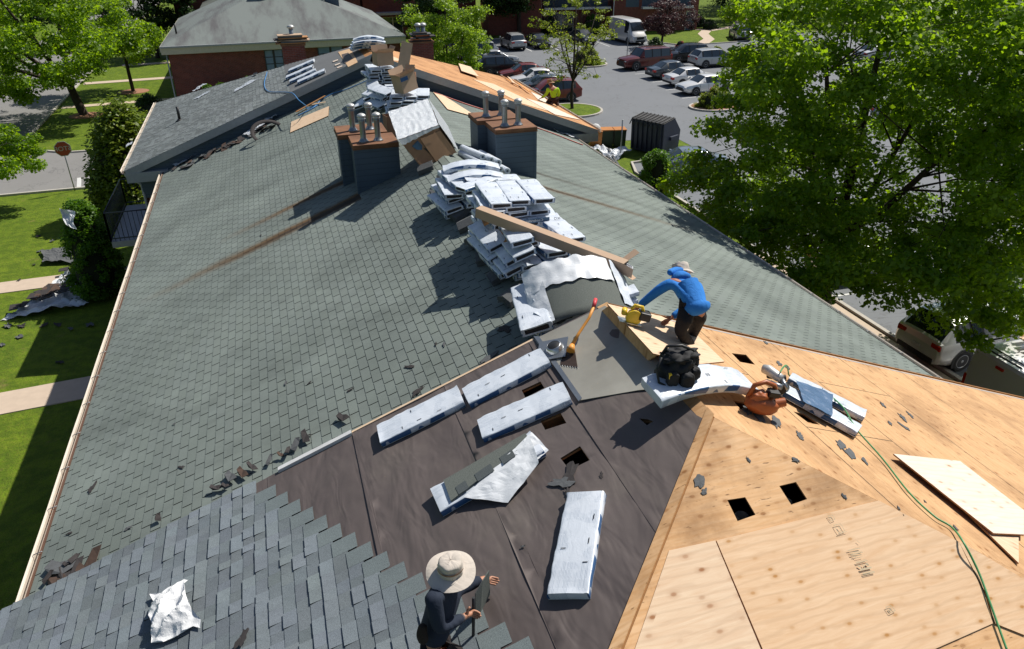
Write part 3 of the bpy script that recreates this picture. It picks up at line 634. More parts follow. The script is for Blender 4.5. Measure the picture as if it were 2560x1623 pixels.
# ------------------------------------------------------------------ trees and bushes
def leafmat(name, a, b, tr, trans=.45, rough=.45):
    m = bpy.data.materials.new(name); m.use_nodes = True; t = m.node_tree; n = t.nodes; n.remove(n['Principled BSDF']); out = n['Material Output']
    at = n.new('ShaderNodeVertexColor'); at.layer_name = 'Col'; sep = n.new('ShaderNodeSeparateColor'); t.links.new(at.outputs[0], sep.inputs[0])
    mx = n.new('ShaderNodeMix'); mx.data_type = 'RGBA'; t.links.new(sep.outputs[0], mx.inputs[0]); mx.inputs[6].default_value = a+(1,); mx.inputs[7].default_value = b+(1,)
    d = n.new('ShaderNodeBsdfPrincipled'); d.inputs['Roughness'].default_value = rough; d.inputs['Specular IOR Level'].default_value = .35; t.links.new(mx.outputs[2], d.inputs[0])
    r = n.new('ShaderNodeBsdfTranslucent'); m2 = n.new('ShaderNodeMix'); m2.data_type = 'RGBA'; t.links.new(sep.outputs[1], m2.inputs[0]); m2.inputs[6].default_value = tuple(x*.7 for x in tr)+(1,); m2.inputs[7].default_value = tr+(1,)
    t.links.new(m2.outputs[2], r.inputs[0]); s = n.new('ShaderNodeMixShader'); s.inputs[0].default_value = trans
    t.links.new(d.outputs[0], s.inputs[1]); t.links.new(r.outputs[0], s.inputs[2]); t.links.new(s.outputs[0], out.inputs[0]); M[name] = m
leafmat('leaf_maple', (.06,.125,.005), (.14,.24,.010), (.38,.60,.012), .55)
leafmat('leaf_dark', (.018,.045,.010), (.035,.075,.012), (.06,.14,.015), .3)
leafmat('leaf_green', (.05,.12,.008), (.09,.19,.012), (.22,.45,.015), .45)
leafmat('leaf_light', (.11,.20,.012), (.20,.30,.02), (.42,.62,.03), .5)
leafmat('leaf_yellow', (.14,.20,.012), (.24,.30,.02), (.4,.5,.03), .45)
leafmat('leaf_plum', (.035,.015,.018), (.075,.03,.03), (.10,.03,.03), .3)
leafmat('leaf_juniper', (.05,.10,.008), (.20,.25,.015), (.3,.42,.02), .35)
leafmat('leaf_red', (.35,.05,.04), (.5,.08,.06), (.5,.1,.05), .3)
M['bark'] = flat('bark', (.045,.032,.024), .95, scale=9, var=.25)
def leaves(name, cen, spread, per, size, mat, parent, seed, up=.5, elong=1.6, droop=0, flatz=.55):
    rs = np.random.RandomState(seed); cen = np.array(cen, float); n = len(cen)
    sp = np.broadcast_to(np.array(spread, float), (n,))
    N = n*per; c = np.repeat(cen, per, 0); s = np.repeat(sp, per)
    off = rs.normal(size=(N, 3)); off /= (np.linalg.norm(off, axis=1, keepdims=True)+1e-6); off *= (rs.rand(N, 1)**.45)
    off[:, 2] *= flatz; P = c+off*s[:, None]; P[:, 2] -= droop*(off[:, 0]**2+off[:, 1]**2)*s
    nrm = rs.normal(size=(N, 3)); nrm[:, 2] = np.abs(nrm[:, 2])+up; nrm += off*.8; nrm /= np.linalg.norm(nrm, axis=1, keepdims=True)
    a = rs.normal(size=(N, 3)); a -= nrm*(a*nrm).sum(1, keepdims=True); a /= np.linalg.norm(a, axis=1, keepdims=True); b = np.cross(nrm, a)
    L_ = size*(.6+.8*rs.rand(N, 1)); W2 = L_/elong/2
    v = np.stack([P-a*L_/2, P-b*W2-nrm*L_*.08, P+a*L_/2, P+b*W2-nrm*L_*.08], 1).reshape(-1, 3)
    me = bpy.data.meshes.new(name); me.vertices.add(4*N); me.vertices.foreach_set('co', v.ravel()); me.loops.add(4*N); me.polygons.add(N)
    me.loops.foreach_set('vertex_index', np.arange(4*N, dtype=np.int32)); me.polygons.foreach_set('loop_start', np.arange(0, 4*N, 4, dtype=np.int32)); me.polygons.foreach_set('loop_total', np.full(N, 4, np.int32))
    cl = np.repeat(rs.rand(n), per); col = np.stack([np.clip(cl*.6+rs.rand(N)*.5, 0, 1), rs.rand(N), rs.rand(N), np.ones(N)], 1)
    at = me.color_attributes.new('Col', 'FLOAT_COLOR', 'CORNER'); at.data.foreach_set('color', np.repeat(col, 4, 0).ravel().astype(np.float32))
    me.materials.append(M[mat]); me.update(); me.validate(); o = bpy.data.objects.new(name, me); C.objects.link(o); o.parent = parent; return o
def tree(name, label, cat, pos, h, crown, mat, nclump=120, per=90, leaf=.16, spread=.8, trunk=.18, fork=.35, seed=1, group=None, fill=.35, nbr=22, lean=(0, 0), bare=0, flatz=.55, up=.5, noise_amp=.35, boxy=False):
    """crown = (dx, dy, cz, rx, ry, rz) relative to the base"""
    r = random.Random(seed); t = thing(name, label, cat, V(pos), group); dx, dy, cz, rx, ry, rz = crown; pts = []
    while len(pts) < nclump:
        q = V((r.uniform(-1, 1), r.uniform(-1, 1), r.uniform(-1, 1)))
        l = q.length if not boxy or (q.z > 0 and boxy < 2) else sqrt(q.x*q.x+q.y*q.y+q.z**4*.9); lim = 1-noise_amp+2*noise_amp*mnoise.noise(q.normalized()*1.7+V((seed, 0, 0)))*1.2
        if l > min(1.08, lim+noise_amp*.5) or l < .25: continue
        if l < .62 and r.random() > fill: continue
        pts.append((dx+q.x*rx, dy+q.y*ry, cz+q.z*rz))
    leaves('crown', pts, [spread*r.uniform(.6, 1.25) for _ in pts], per, leaf, mat, t, seed, flatz=flatz, up=up)
    mb = MB(); fz = cz-rz*(1-fork) if fork < 1 else cz; f = V((lean[0], lean[1], max(fz, .6)))
    mb.tube([(0, 0, -.1), (0, 0, .15), f*.5+V((r.uniform(-.1, .1), 0, 0)), f], [trunk*1.5, trunk*1.1, trunk, trunk*.85], 9)
    mains = []
    for i in range(5):
        a = 2*pi*i/5+r.random(); e = V((dx+rx*.45*cos(a), dy+ry*.45*sin(a), cz+rz*r.uniform(-.1, .35))); m_ = (f+e)/2+V((0, 0, -rz*.08)); mb.tube([f, m_, e], [trunk*.62, trunk*.42, trunk*.2], 7); mains += [(m_, trunk*.36), (e, trunk*.2), ((f+m_)/2, trunk*.5), ((m_+e)/2, trunk*.3)]
    e = V((dx, dy, cz+rz*.75)); mb.tube([f, (f+e)/2, e], [trunk*.7, trunk*.45, trunk*.12], 7); mains += [((f+e)/2, trunk*.4), (e, trunk*.15)]
    for p in r.sample(pts, min(nbr, len(pts))):
        p = V(p); a, w_ = r.choice(sorted(mains, key=lambda m: (m[0]-p).length+(m[0].z-p.z > 0)*1.5)[:3]); c_ = a.lerp(p, .45)+V((r.uniform(-.3, .3), r.uniform(-.3, .3), r.uniform(0, .3))); mb.tube([a, c_, p], [w_*.5, w_*.3, .01], 5)
        if w_ > .03: mains.append((c_, w_*.45))
    obj('trunk', mb, M['bark'], t); return t
def bush(name, label, cat, pos, rx, ry, h, mat, n=40, per=120, leaf=.09, seed=1, group=None, cone=0, spread=.3, core='leaf_dark', up=.5, flatz=.9, tip=None):
    r = random.Random(seed); t = thing(name, label, cat, V(pos), group); pts = []
    while len(pts) < n:
        a = r.random()*2*pi; z = r.random(); w_ = (1-z**1.6)**.6 if not cone else min(1, (1-z)**cone*1.15*min(1, .6+z*3)); w_ *= 1+.18*mnoise.noise(V((cos(a)*2, sin(a)*2, z*4+seed)))
        q = r.uniform(.72, 1.0); pts.append((rx*w_*q*cos(a), ry*w_*q*sin(a), h*(z*.93+.03)))
    leaves('foliage', pts, [spread*r.uniform(.7, 1.2) for _ in pts], per, leaf, mat, t, seed, up=up, flatz=flatz)
    mb = MB()
    if cone: mb.lathe([(.05, 0)]+[(rx*.72*min(1, (1-z)**cone*1.15*min(1, .6+z*3)), h*z) for z in (.05, .25, .45, .65, .8, .92)]+[(.01, h*.96)], 12)
    else: mb.lathe([(rx*.7, 0), (rx*.78, h*.3), (rx*.7, h*.6), (rx*.4, h*.82), (.01, h*.88)], 12, sy=ry/rx)
    o = obj('inner_twigs', mb, M['twig'], t); return t
M['twig'] = flat('twig', (.012,.018,.006), 1)
# big maple between the building and the parking lot
tree('shade_tree', 'huge bright green maple filling the right side, standing between roof and parking lot', 'tree', (17.9, 20.0, 0), 14, (-1.0, -1.3, 7.2, 5.3, 6.3, 5.8), 'leaf_maple', 640, 260, .15, .74, .27, fork=.3, seed=11, nbr=140, fill=.45, noise_amp=.2, boxy=2, lean=(.3, .4))
tree('shade_tree', 'large wide-crowned green tree beside the street at top left, its dark trunk bare', 'tree', (-13.8, 65.0, 0), 12, (-3.6, -1.0, 6.2, 8.4, 6.5, 4.4), 'leaf_maple', 260, 190, .24, 1.05, .30, fork=.1, seed=5, nbr=50, lean=(-.4, 0), noise_amp=.28, boxy=True)
tree('small_tree', 'smaller forked tree on the left lawn between the two footpaths', 'tree', (-11.3, 73.4, 0), 8, (-1.2, 0, 5.2, 4.4, 3.6, 3.0), 'leaf_maple', 120, 170, .2, .8, .14, fork=.25, seed=6, nbr=30)
tree('dark_tree', 'dark shaded tree behind the left lawn beside the far brick building', 'tree', (-11.0, 92.0, 0), 9, (-.4, 0, 5.8, 5.2, 4.2, 3.6), 'leaf_dark', 120, 170, .26, 1.0, .2, fork=.3, seed=7, nbr=30)
tree('dark_tree', 'dark tree rising at the top left corner above the far lawn', 'tree', (-22, 104, 0), 12, (0, 0, 8, 9, 5, 5.5), 'leaf_dark', 130, 150, .34, 1.6, .3, seed=8, nbr=20)
tree('low_tree', 'near leafy branch crown at the left edge beside the stop sign', 'tree', (-16.4, 42.0, 0), 6, (2.0, .2, 3.4, 3.0, 2.6, 2.2), 'leaf_maple', 120, 150, .17, .55, .13, fork=.3, seed=9, nbr=40, noise_amp=.35)
tree('light_tree', 'light yellow-green bushy tree behind the far end of the roof', 'tree', (12.6, 56.6, 0), 9, (0, 0, 4.9, 3.1, 3.0, 4.1), 'leaf_light', 170, 170, .15, .62, .14, fork=.1, seed=10, nbr=40, noise_amp=.25)
tree('dark_tree', 'tall dark tree directly behind the light yellow-green tree', 'tree', (19.2, 88, 0), 12, (-.5, 0, 6.9, 4.2, 4.2, 6.4), 'leaf_dark', 150, 160, .26, 1.0, .22, fork=.1, seed=12, nbr=20)
tree('dark_tree', 'dark spreading tree with a straight trunk behind the parked silver hatchback', 'tree', (30.4, 95, 0), 11, (-.6, 0, 7.4, 6.6, 5, 4.6), 'leaf_dark', 190, 170, .27, 1.1, .27, fork=.15, seed=13, nbr=30)
tree('young_tree', 'young sparse yellow-green tree on the grass island in the parking lot', 'tree', (21.7, 54.6, 0), 9, (.1, 0, 5.6, 3.6, 3.3, 3.9), 'leaf_yellow', 165, 30, .15, .38, .12, fork=.12, seed=14, nbr=150, fill=.8, noise_amp=.3)
tree('plum_tree', 'round dark purple-leaved tree beside the white delivery van', 'tree', (42.4, 80.2, 0), 6, (.6, 0, 3.4, 3.4, 2.9, 2.1), 'leaf_plum', 120, 120, .14, .55, .13, fork=.15, seed=15, nbr=60)
tree('dark_tree', 'dark tree on the far lawn right of the brick apartments', 'tree', (63.5, 99, 0), 12, (0, 0, 8.4, 7, 5, 5.0), 'leaf_dark', 150, 150, .3, 1.3, .25, fork=.15, seed=16, nbr=20)
for i, (x, y, s) in enumerate(((72, 112, 8), (84, 118, 9), (98, 110, 9), (46, 128, 7), (58, 122, 7), (79, 92, 7), (90, 80, 7))):
    tree('woodland_tree', ['dark wood-edge tree nearest the far lawn', 'second dark tree along the far wood edge', 'tall dark tree at the far right wood edge', 'dark tree showing behind the brick apartments', 'dark tree right behind the brick apartments corner', 'green tree half hidden behind the big maple', 'dark tree at the right edge behind the big maple'][i], 'tree', (x, y, 0), 12, (0, 0, 7.5, s, s*.8, 7), 'leaf_dark', 90, 130, .4, 1.9, .3, fork=.0, seed=20+i, nbr=8, group='trees at the wood edge')
# bushes
bush('juniper', 'big feathery dark juniper against the left corner of the building', 'bush', (-7.0, 40.2, 0), 2.0, 2.1, 5.0, 'leaf_juniper', 190, 210, .20, seed=31, spread=.7, up=1.2, flatz=1.4)
bush('arborvitae', 'tall dense dark evergreen below the left gutter with plastic caught on top', 'bush', (-7.5, 30.4, 0), 1.0, 1.0, 3.9, 'leaf_green', 110, 170, .10, seed=32, cone=.5, spread=.32)
bush('arborvitae', 'upright bright green conifer right of the roof by the dark sedan', 'bush', (18.0, 33.6, 0), 1.0, 1.0, 2.7, 'leaf_green', 90, 170, .10, seed=33, cone=.45, spread=.28)
for i, (x, s) in enumerate(((-4.0, 1.0), (-3.05, 1.05), (-2.2, .95), (-1.35, 1.1))):
    bush('cone_evergreen', ['leftmost', 'second from the left', 'third from the left', 'rightmost'][i]+' of the four green cone shrubs against the far brick wall', 'bush', (x, 54.5, 0), .62, .6, 3.55*s, 'leaf_green', 60, 120, .1, seed=40+i, cone=.6, spread=.24, group='cone shrubs by the far brick wall')
bush('round_bush', 'dark rounded bush at the left corner of the far brick building', 'bush', (-8.0, 57.0, 0), 1.5, 1.4, 2.6, 'leaf_dark', 60, 150, .12, seed=45, spread=.4)
bush('round_bush', 'clipped yellow-green hedge mound with red blossom on the island by the white sedans', 'bush', (32.3, 51.9, .1), 1.5, 1.2, 1.35, 'leaf_yellow', 70, 160, .09, seed=46, spread=.25)
bush('red_flowers', 'red flower clump rising from the clipped hedge mound', 'flowers', (32.5, 52.3, .9), .45, .4, .75, 'leaf_red', 14, 80, .07, seed=47, spread=.15)
bush('round_bush', 'yellow-green shrub at the nose of the dark red off-roader', 'bush', (30.3, 72.6, .1), 1.5, 1.2, 1.7, 'leaf_yellow', 60, 150, .1, seed=48, spread=.28)
bush('round_bush', 'small clipped yellow shrub behind the black crossover at right', 'bush', (44.5, 72.2, 0), .9, .8, 1.1, 'leaf_yellow', 40, 130, .09, seed=49, spread=.22)
bush('red_flowers', 'red flower clump behind the black crossover roof', 'flowers', (41.0, 73.6, 0), .7, .5, 1.9, 'leaf_red', 20, 90, .08, seed=50, spread=.2)
bush('round_bush', 'dark grey-green shrub behind the tail of the dark red off-roader', 'bush', (37.9, 73.2, .1), 1.2, 1.0, 2.0, 'leaf_dark', 50, 150, .1, seed=51, spread=.3)
bush('round_bush', 'olive ball shrub beside the glazed entrance of the far apartments', 'bush', (39.8, 94.2, 0), 1.5, 1.2, 2.2, 'leaf_green', 50, 150, .12, seed=52, spread=.3)
bush('round_bush', 'dark ball shrub left of the glazed entrance of the far apartments', 'bush', (34.6, 95.6, 0), 1.4, 1.2, 2.0, 'leaf_dark', 50, 150, .12, seed=53, spread=.3)
bush('round_bush', 'low clipped shrub beside the blue door, the nearer of two', 'bush', (55.6, 92.6, 0), 1.2, 1.0, 1.1, 'leaf_dark', 36, 130, .1, seed=54, spread=.25)
bush('round_bush', 'small dark shrub beside the blue door, the farther of two', 'bush', (55.8, 95.4, 0), .9, .8, 1.2, 'leaf_dark', 30, 130, .1, seed=55, spread=.25)
bush('round_bush', 'leafy foundation shrub just right of the downspout by the dumpster', 'bush', (17.0, 31.0, 0), .8, .8, 1.1, 'leaf_green', 36, 130, .1, seed=56, spread=.25) if 0 else None

# ------------------------------------------------------------------ the other buildings
def hiproof(mb, x0, x1, y0, y1, ze_, oh=.35, pit=TN, hip0=True, hip1=False, m=0):
    xa, xb = x0-oh, x1+oh; xc = (xa+xb)/2; hw = (xb-xa)/2; zr = ze_+hw*pit; ya, yb = y0-oh, y1+oh
    r0, r1 = (ya+hw if hip0 else ya), (yb-hw if hip1 else yb)
    mb.face([(xa, ya, ze_), (xb, ya, ze_), (xc, r0, zr)], m) if hip0 else None
    mb.face([(xa, yb, ze_), (xa, ya, ze_), (xc, r0, zr), (xc, r1, zr)], m); mb.face([(xb, ya, ze_), (xb, yb, ze_), (xc, r1, zr), (xc, r0, zr)], m)
    if hip1: mb.face([(xb, yb, ze_), (xa, yb, ze_), (xc, r1, zr)], m)
    return zr
k = NM('stained_roof', .92, 0, .25); saw = k.math('FRACT', k.math('DIVIDE', k.xyz()[2], .055))
c = k.mix(k.ramp(k.noise(.8, 6, .65, k.map((1, .22, .5))), [(.46, 0), (.68, .9)]), (.20,.225,.215), (.105,.10,.105)); c = k.mix(k.math('MULTIPLY', saw, .28), c, (.05,.05,.055)); k.col(c); M['stained_roof'] = k.m
FB = thing('apartment_building', 'second brick apartment building behind the far end, stained grey-green hip roof', 'building', V((1.55, 56, 0)))
x0, x1 = -6.05, 9.15
mb = MB(); hiproof(mb, x0, x1, 56, 72, 5.8); obj('roof', fixn(mb), M['stained_roof'], FB, True)
mb = MB(); mb.box((x0, 56, -.1), (x1, 72, 5.75)); mb.prism([(x0, 72, 5.7), ((x0+x1)/2, 72, 8.7), (x1, 72, 5.7)], (0, -.2, 0)); obj('wall', mb, M['brick'], FB, True)
mb = MB(); mb.box((x0-.35, 55.62, 5.45), (x1+.35, 55.66, 5.80)); mb.box((x0-.35, 55.66, 5.42), (x1+.35, 56, 5.45)); mb.box((x0-.39, 55.62, 5.5), (x0-.35, 72.3, 5.80)); obj('fascia', mb, M['cream'], FB, True) if 0 else None
M['cream'] = flat('cream_trim', (.50,.45,.36), .5)
mb = MB(); mb.box((x0-.35, 55.62, 5.30), (x1+.35, 55.66, 5.70)); mb.box((x0-.35, 55.66, 5.28), (x1+.35, 56, 5.31)); mb.box((x0-.39, 55.62, 5.45), (x0-.35, 72.3, 5.78)); obj('fascia', mb, M['cream'], FB, True)
mb = MB(); mb.box((x0-.36, 55.52, 5.69), (x1+.36, 55.64, 5.80)); obj('gutter', mb, M['rake'], FB, True)
def window(parent, xa, xb, za, zb, y, nx=2, nz=2, glass='window_glass', fr='black_rail', nrm=-1):
    mb = MB(); mb.box((xa-.06, y-.05, za-.06), (xb+.06, y-.004, za)); mb.box((xa-.06, y-.05, zb), (xb+.06, y-.004, zb+.06)); mb.box((xa-.06, y-.05, za), (xa, y-.004, zb)); mb.box((xb, y-.05, za), (xb+.06, y-.004, zb))
    for i in range(1, nx): x = xa+(xb-xa)*i/nx; mb.box((x-.07, y-.04, za), (x+.07, y-.004, zb))
    for i in range(1, nz): z = za+(zb-za)*i/nz; mb.box((xa, y-.035, z-.025), (xb, y-.0045, z+.025))
    f = obj('window', mb, M[fr], parent, True); g = MB(); g.box((xa, y-.02, za), (xb, y-.002, zb)); c = obj('pane', g, M[glass]); c.parent = f
    for v in c.data.vertices: v.co = v.co-V(parent.location)
    return f
window(FB, -.02, 1.08, 3.9, 5.2, 56, 2, 3); window(FB, 3.5, 5.1, 3.9, 5.25, 56, 2, 3); window(FB, -4.5, -3.3, 1.0, 2.4, 56, 2, 2)
for s in (-1, 1): mb = MB(); x = 1.55+s*7.7; mb.tube([(x, 55.9, 5.4), (x, 55.9, 0)], .045, 6); obj('downspout', mb, M['rake'], FB, True)
mb = MB(); mb.tube([(-5.6, 59.3, 5.95), (-5.6, 59.3, 6.75)], .06, 8); obj('vent_pipe', mb, M['black'], FB, True)
for x in (-.1, 4.75): mb = MB(); mb.box((x, 61.2, 7.0), (x+.95, 62.2, 8.75)); b = obj('chimney', mb, M['siding'], FB, True)
# lower middle and farther end of the same building
mb = MB(); hiproof(mb, x0+.9, x1-.9, 72.6, 92, 5.3, hip0=False); obj('lower_roof', fixn(mb), M['far_shingle'], FB, True)
mb = MB(); mb.box((x0+.9, 72.05, -.1), (x1-.9, 92, 5.25)); obj('lower_wall', mb, M['brick'], FB, True)
B4 = thing('apartment_building', 'brick block with a white gable edge at the top left, behind the second building', 'building', V((1.5, 95, 0)))
mb = MB(); hiproof(mb, -8.5, 11, 93, 108, 6.6, hip0=False); obj('roof', fixn(mb), M['far_shingle'], B4, True)
mb = MB(); mb.box((-8.5, 93, -.1), (11, 108, 6.5)); mb.prism([(-8.5, 93, 6.5), (1.25, 93, 10.2), (11, 93, 6.5)], (0, .2, 0)); obj('wall', mb, M['brick'], B4, True)
mb = MB(); mb.prism([(-8.9, 92.6, 6.62), (1.25, 92.6, 10.5), (1.25, 92.6, 10.1), (-8.9, 92.6, 6.2)], (0, .1, 0)); obj('rake_board', mb, M['cream'], B4, True)
B5 = thing('apartment_building', 'brick block with a dark balcony peeking out above the right end of the second building', 'building', V((18, 100, 0)))
mb = MB(); mb.box((12, 99, -.1), (26, 112, 7)); obj('wall', mb, M['brick'], B5, True); balcony(B5, 13.2, 99.0, 99.0, 3, 1) if 0 else None
mb = MB(); mb.box((13.4, 97.6, 2.7), (17.6, 99, 2.95)); obj('balcony', mb, M['rake'], B5, True); window(B5, 14.3, 16.6, .3, 2.3, 99, 2, 1, 'glass', 'cream')
mb = MB(); hiproof(mb, 12, 26, 99, 112, 7, hip0=True); obj('roof', fixn(mb), M['far_shingle'], B5, True)
# right-hand apartments (their own rotation)
B3 = thing('apartment_building', 'two storey brick apartments with grey balconies beyond the parking lot', 'building', TR(53.6, 92.4, 0, -9))
mb = MB()
mb.box((-11.2, 0, -.1), (0, 9, 6.2)); mb.box((-27, -.3, -.1), (-20.4, 9, 6.2)); mb.box((-20.4, 1.6, -.1), (-11.2, 9, 6.2))
obj('wall', mb, M['brick'], B3)
mb = MB(); mb.face([(-27.4, -.7, 6.2), (.4, -.7, 6.2), (-4.4, 4.5, 8.2), (-22.6, 4.5, 8.2)]); mb.face([(.4, -.7, 6.2), (.4, 9.4, 6.2), (-4.4, 4.5, 8.2)]); mb.face([(-27.4, 9.4, 6.2), (-27.4, -.7, 6.2), (-22.6, 4.5, 8.2)]); mb.face([(.4, 9.4, 6.2), (-27.4, 9.4, 6.2), (-22.6, 4.5, 8.2), (-4.4, 4.5, 8.2)]); obj('roof', mb, M['far_shingle'], B3)
def balc3(xa, xb, y0, y1):
    mb = MB(); mb.box((xa, y0, 2.72), (xb, y1, 2.98)); s = obj('balcony', mb, M['white_trim'], B3); mb = MB(); n = int((xb-xa)/.16)
    for z in (3.08, 4.0): mb.tube([(xa, y0+.05, z), (xb, y0+.05, z)], .03, 4)
    for i in range(n+1): x = xa+(xb-xa)*i/n; mb.tube([(x, y0+.05, 2.98), (x, y0+.05, 4.0)], .012, 4)
    c = obj('railing', mb, M['black_rail']); c.parent = s
    mb = MB(); mb.box((xa+.1, y1-.02, 2.98), (xb-.1, y1, 5.6)); c = obj('recess', mb, M['siding']); c.parent = s
balc3(-7.6, -1.0, -.9, 0); balc3(-19.9, -11.4, .3, 1.6)
mb = MB(); mb.box((-20.4, .25, 5.4), (-11.2, 1.6, 6.2)); obj('parapet', mb, M['siding'], B3)
mb = MB(); mb.tube([(-11.15, -.08, 6), (-11.15, -.08, 0)], .06, 6); obj('downspout', mb, M['white_trim'], B3)
mb = MB(); mb.tube([(-20.35, .2, 6), (-20.35, .2, 0)], .06, 6); obj('downspout', mb, M['white_trim'], B3)
def door3(xa, xb, y, mat, glass=False):
    mb = MB(); mb.box((xa-.12, y-.04, 0), (xa, y-.003, 2.3)); mb.box((xb, y-.04, 0), (xb+.12, y-.003, 2.3)); mb.box((xa-.12, y-.04, 2.18), (xb+.12, y-.0035, 2.32)); d = obj('door', mb, M['cream'], B3)
    mb = MB(); mb.box((xa, y-.02, 0), (xb, y-.002, 2.18)); c = obj('door_leaf', mb, M[mat]); c.parent = d
    if glass: mb = MB(); mb.box(((xa+xb)/2-.06, y-.04, 0), ((xa+xb)/2+.06, y-.021, 2.18)); c = obj('mullion', mb, M['white_trim']); c.parent = d
M['blue_door'] = flat('blue_door', (.03,.06,.11), .5)
door3(-1.5, -.5, 0, 'blue_door'); door3(-19.0, -16.0, 1.6, 'glass', True); window(B3, -15.4, -12.2, 1.0, 2.4, 1.6, 2, 1, 'glass')
mb = MB(); mb.box((-9.6, -.03, 2.9), (-7.9, -.002, 4.6)); obj('shutter_panel', mb, M['siding'], B3)
# ------------------------------------------------------------------ vehicles
def paint(name, c, metal=.3): M[name] = flat(name, c, .28, metal, .02, 2, coat=.6)
for n_, c_ in dict(silver=(.42,.43,.44), white=(.72,.72,.71), black=(.012,.013,.015), dkgrey=(.07,.08,.09), steelblue=(.16,.20,.25), maroon=(.12,.014,.010), red=(.17,.022,.012), slate=(.055,.07,.085), charcoal=(.03,.035,.04)).items(): paint('paint_'+n_, c_)
M['tyre'] = flat('tyre', (.018,.018,.019), .8); M['rim'] = flat('rim', (.45,.45,.46), .3, .7)
M['tail'] = flat('tail_red', (.45,.02,.01), .25); M['head'] = flat('head_lamp', (.6,.62,.65), .15); M['plate'] = flat('plate', (.6,.6,.58), .5)
M['trim_black'] = flat('trim_black', (.02,.02,.022), .6)
# stations: x, belt z, roof z, half width sill, half width belt, half width roof ; kinds per interval: b body, w glass across, s side glass, p pillar
BODIES = {
 'sedan': dict(L=4.7, W=1.82, wb=2.75, R=.33, st=[(-2.35,.72,.74,.76,.70,.55),(-2.28,.88,.92,.84,.80,.66),(-1.75,.97,1.02,.9,.86,.72),(-1.62,.97,1.03,.9,.86,.70),(-.98,.96,1.40,.91,.87,.60),(-.82,.95,1.43,.91,.88,.61),(-.1,.93,1.46,.91,.88,.62),(0,.93,1.46,.91,.88,.62),(.42,.92,1.42,.91,.88,.60),(1.12,.90,.98,.91,.86,.66),(1.25,.88,.95,.9,.84,.68),(2.0,.78,.84,.87,.80,.64),(2.28,.68,.74,.8,.72,.56),(2.36,.55,.6,.7,.62,.5)], k='bbbwpspswbbbb'),
 'suv': dict(L=4.65, W=1.88, wb=2.7, R=.36, st=[(-2.33,.85,.87,.80,.76,.62),(-2.28,1.02,1.06,.88,.85,.70),(-2.2,1.05,1.12,.91,.88,.70),(-1.78,1.06,1.60,.93,.90,.66),(-1.62,1.05,1.64,.94,.90,.67),(-.75,1.02,1.68,.94,.90,.68),(-.65,1.02,1.68,.94,.90,.68),(.1,1.0,1.67,.94,.90,.67),(.2,1.0,1.66,.94,.90,.66),(.5,.99,1.60,.94,.90,.63),(1.2,.98,1.06,.94,.89,.68),(1.35,.96,1.03,.93,.88,.70),(2.1,.88,.93,.89,.83,.66),(2.3,.76,.82,.82,.75,.58),(2.35,.6,.66,.74,.68,.52)], k='bbwpspspsswbbbb'[:14]),
 'big': dict(L=5.1, W=2.0, wb=2.95, R=.42, st=[(-2.55,1.05,1.08,.92,.9,.78),(-2.5,1.12,1.3,.97,.95,.78),(-2.4,1.14,1.82,.99,.96,.78),(-2.25,1.14,1.86,1.0,.96,.79),(-1.35,1.14,1.89,1.0,.96,.79),(-1.22,1.14,1.89,1.0,.96,.79),(-.35,1.13,1.90,1.0,.96,.79),(-.22,1.13,1.90,1.0,.96,.79),(.55,1.12,1.86,1.0,.96,.77),(1.1,1.12,1.22,1.0,.95,.8),(1.2,1.10,1.2,.99,.94,.82),(2.25,1.04,1.1,.96,.90,.76),(2.5,.92,.98,.93,.86,.70),(2.56,.7,.76,.88,.8,.65)], k='bwpspspswbbbb'),
 'van': dict(L=5.9, W=2.05, wb=3.7, R=.36, st=[(-2.95,1.2,2.45,.95,.96,.86),(-2.9,1.2,2.56,1.0,1.0,.88),(-.6,1.2,2.60,1.02,1.01,.9),(.9,1.2,2.58,1.02,1.01,.89),(1.05,1.2,2.56,1.02,1.01,.88),(1.75,1.18,2.35,1.01,.98,.82),(1.85,1.17,2.25,1.01,.97,.8),(2.3,1.16,1.45,1.0,.95,.8),(2.4,1.12,1.3,1.0,.94,.78),(2.85,.95,1.02,.95,.86,.7),(2.95,.7,.78,.88,.8,.65)], k='bbbpswwbbb'),
}
_wheel = {}
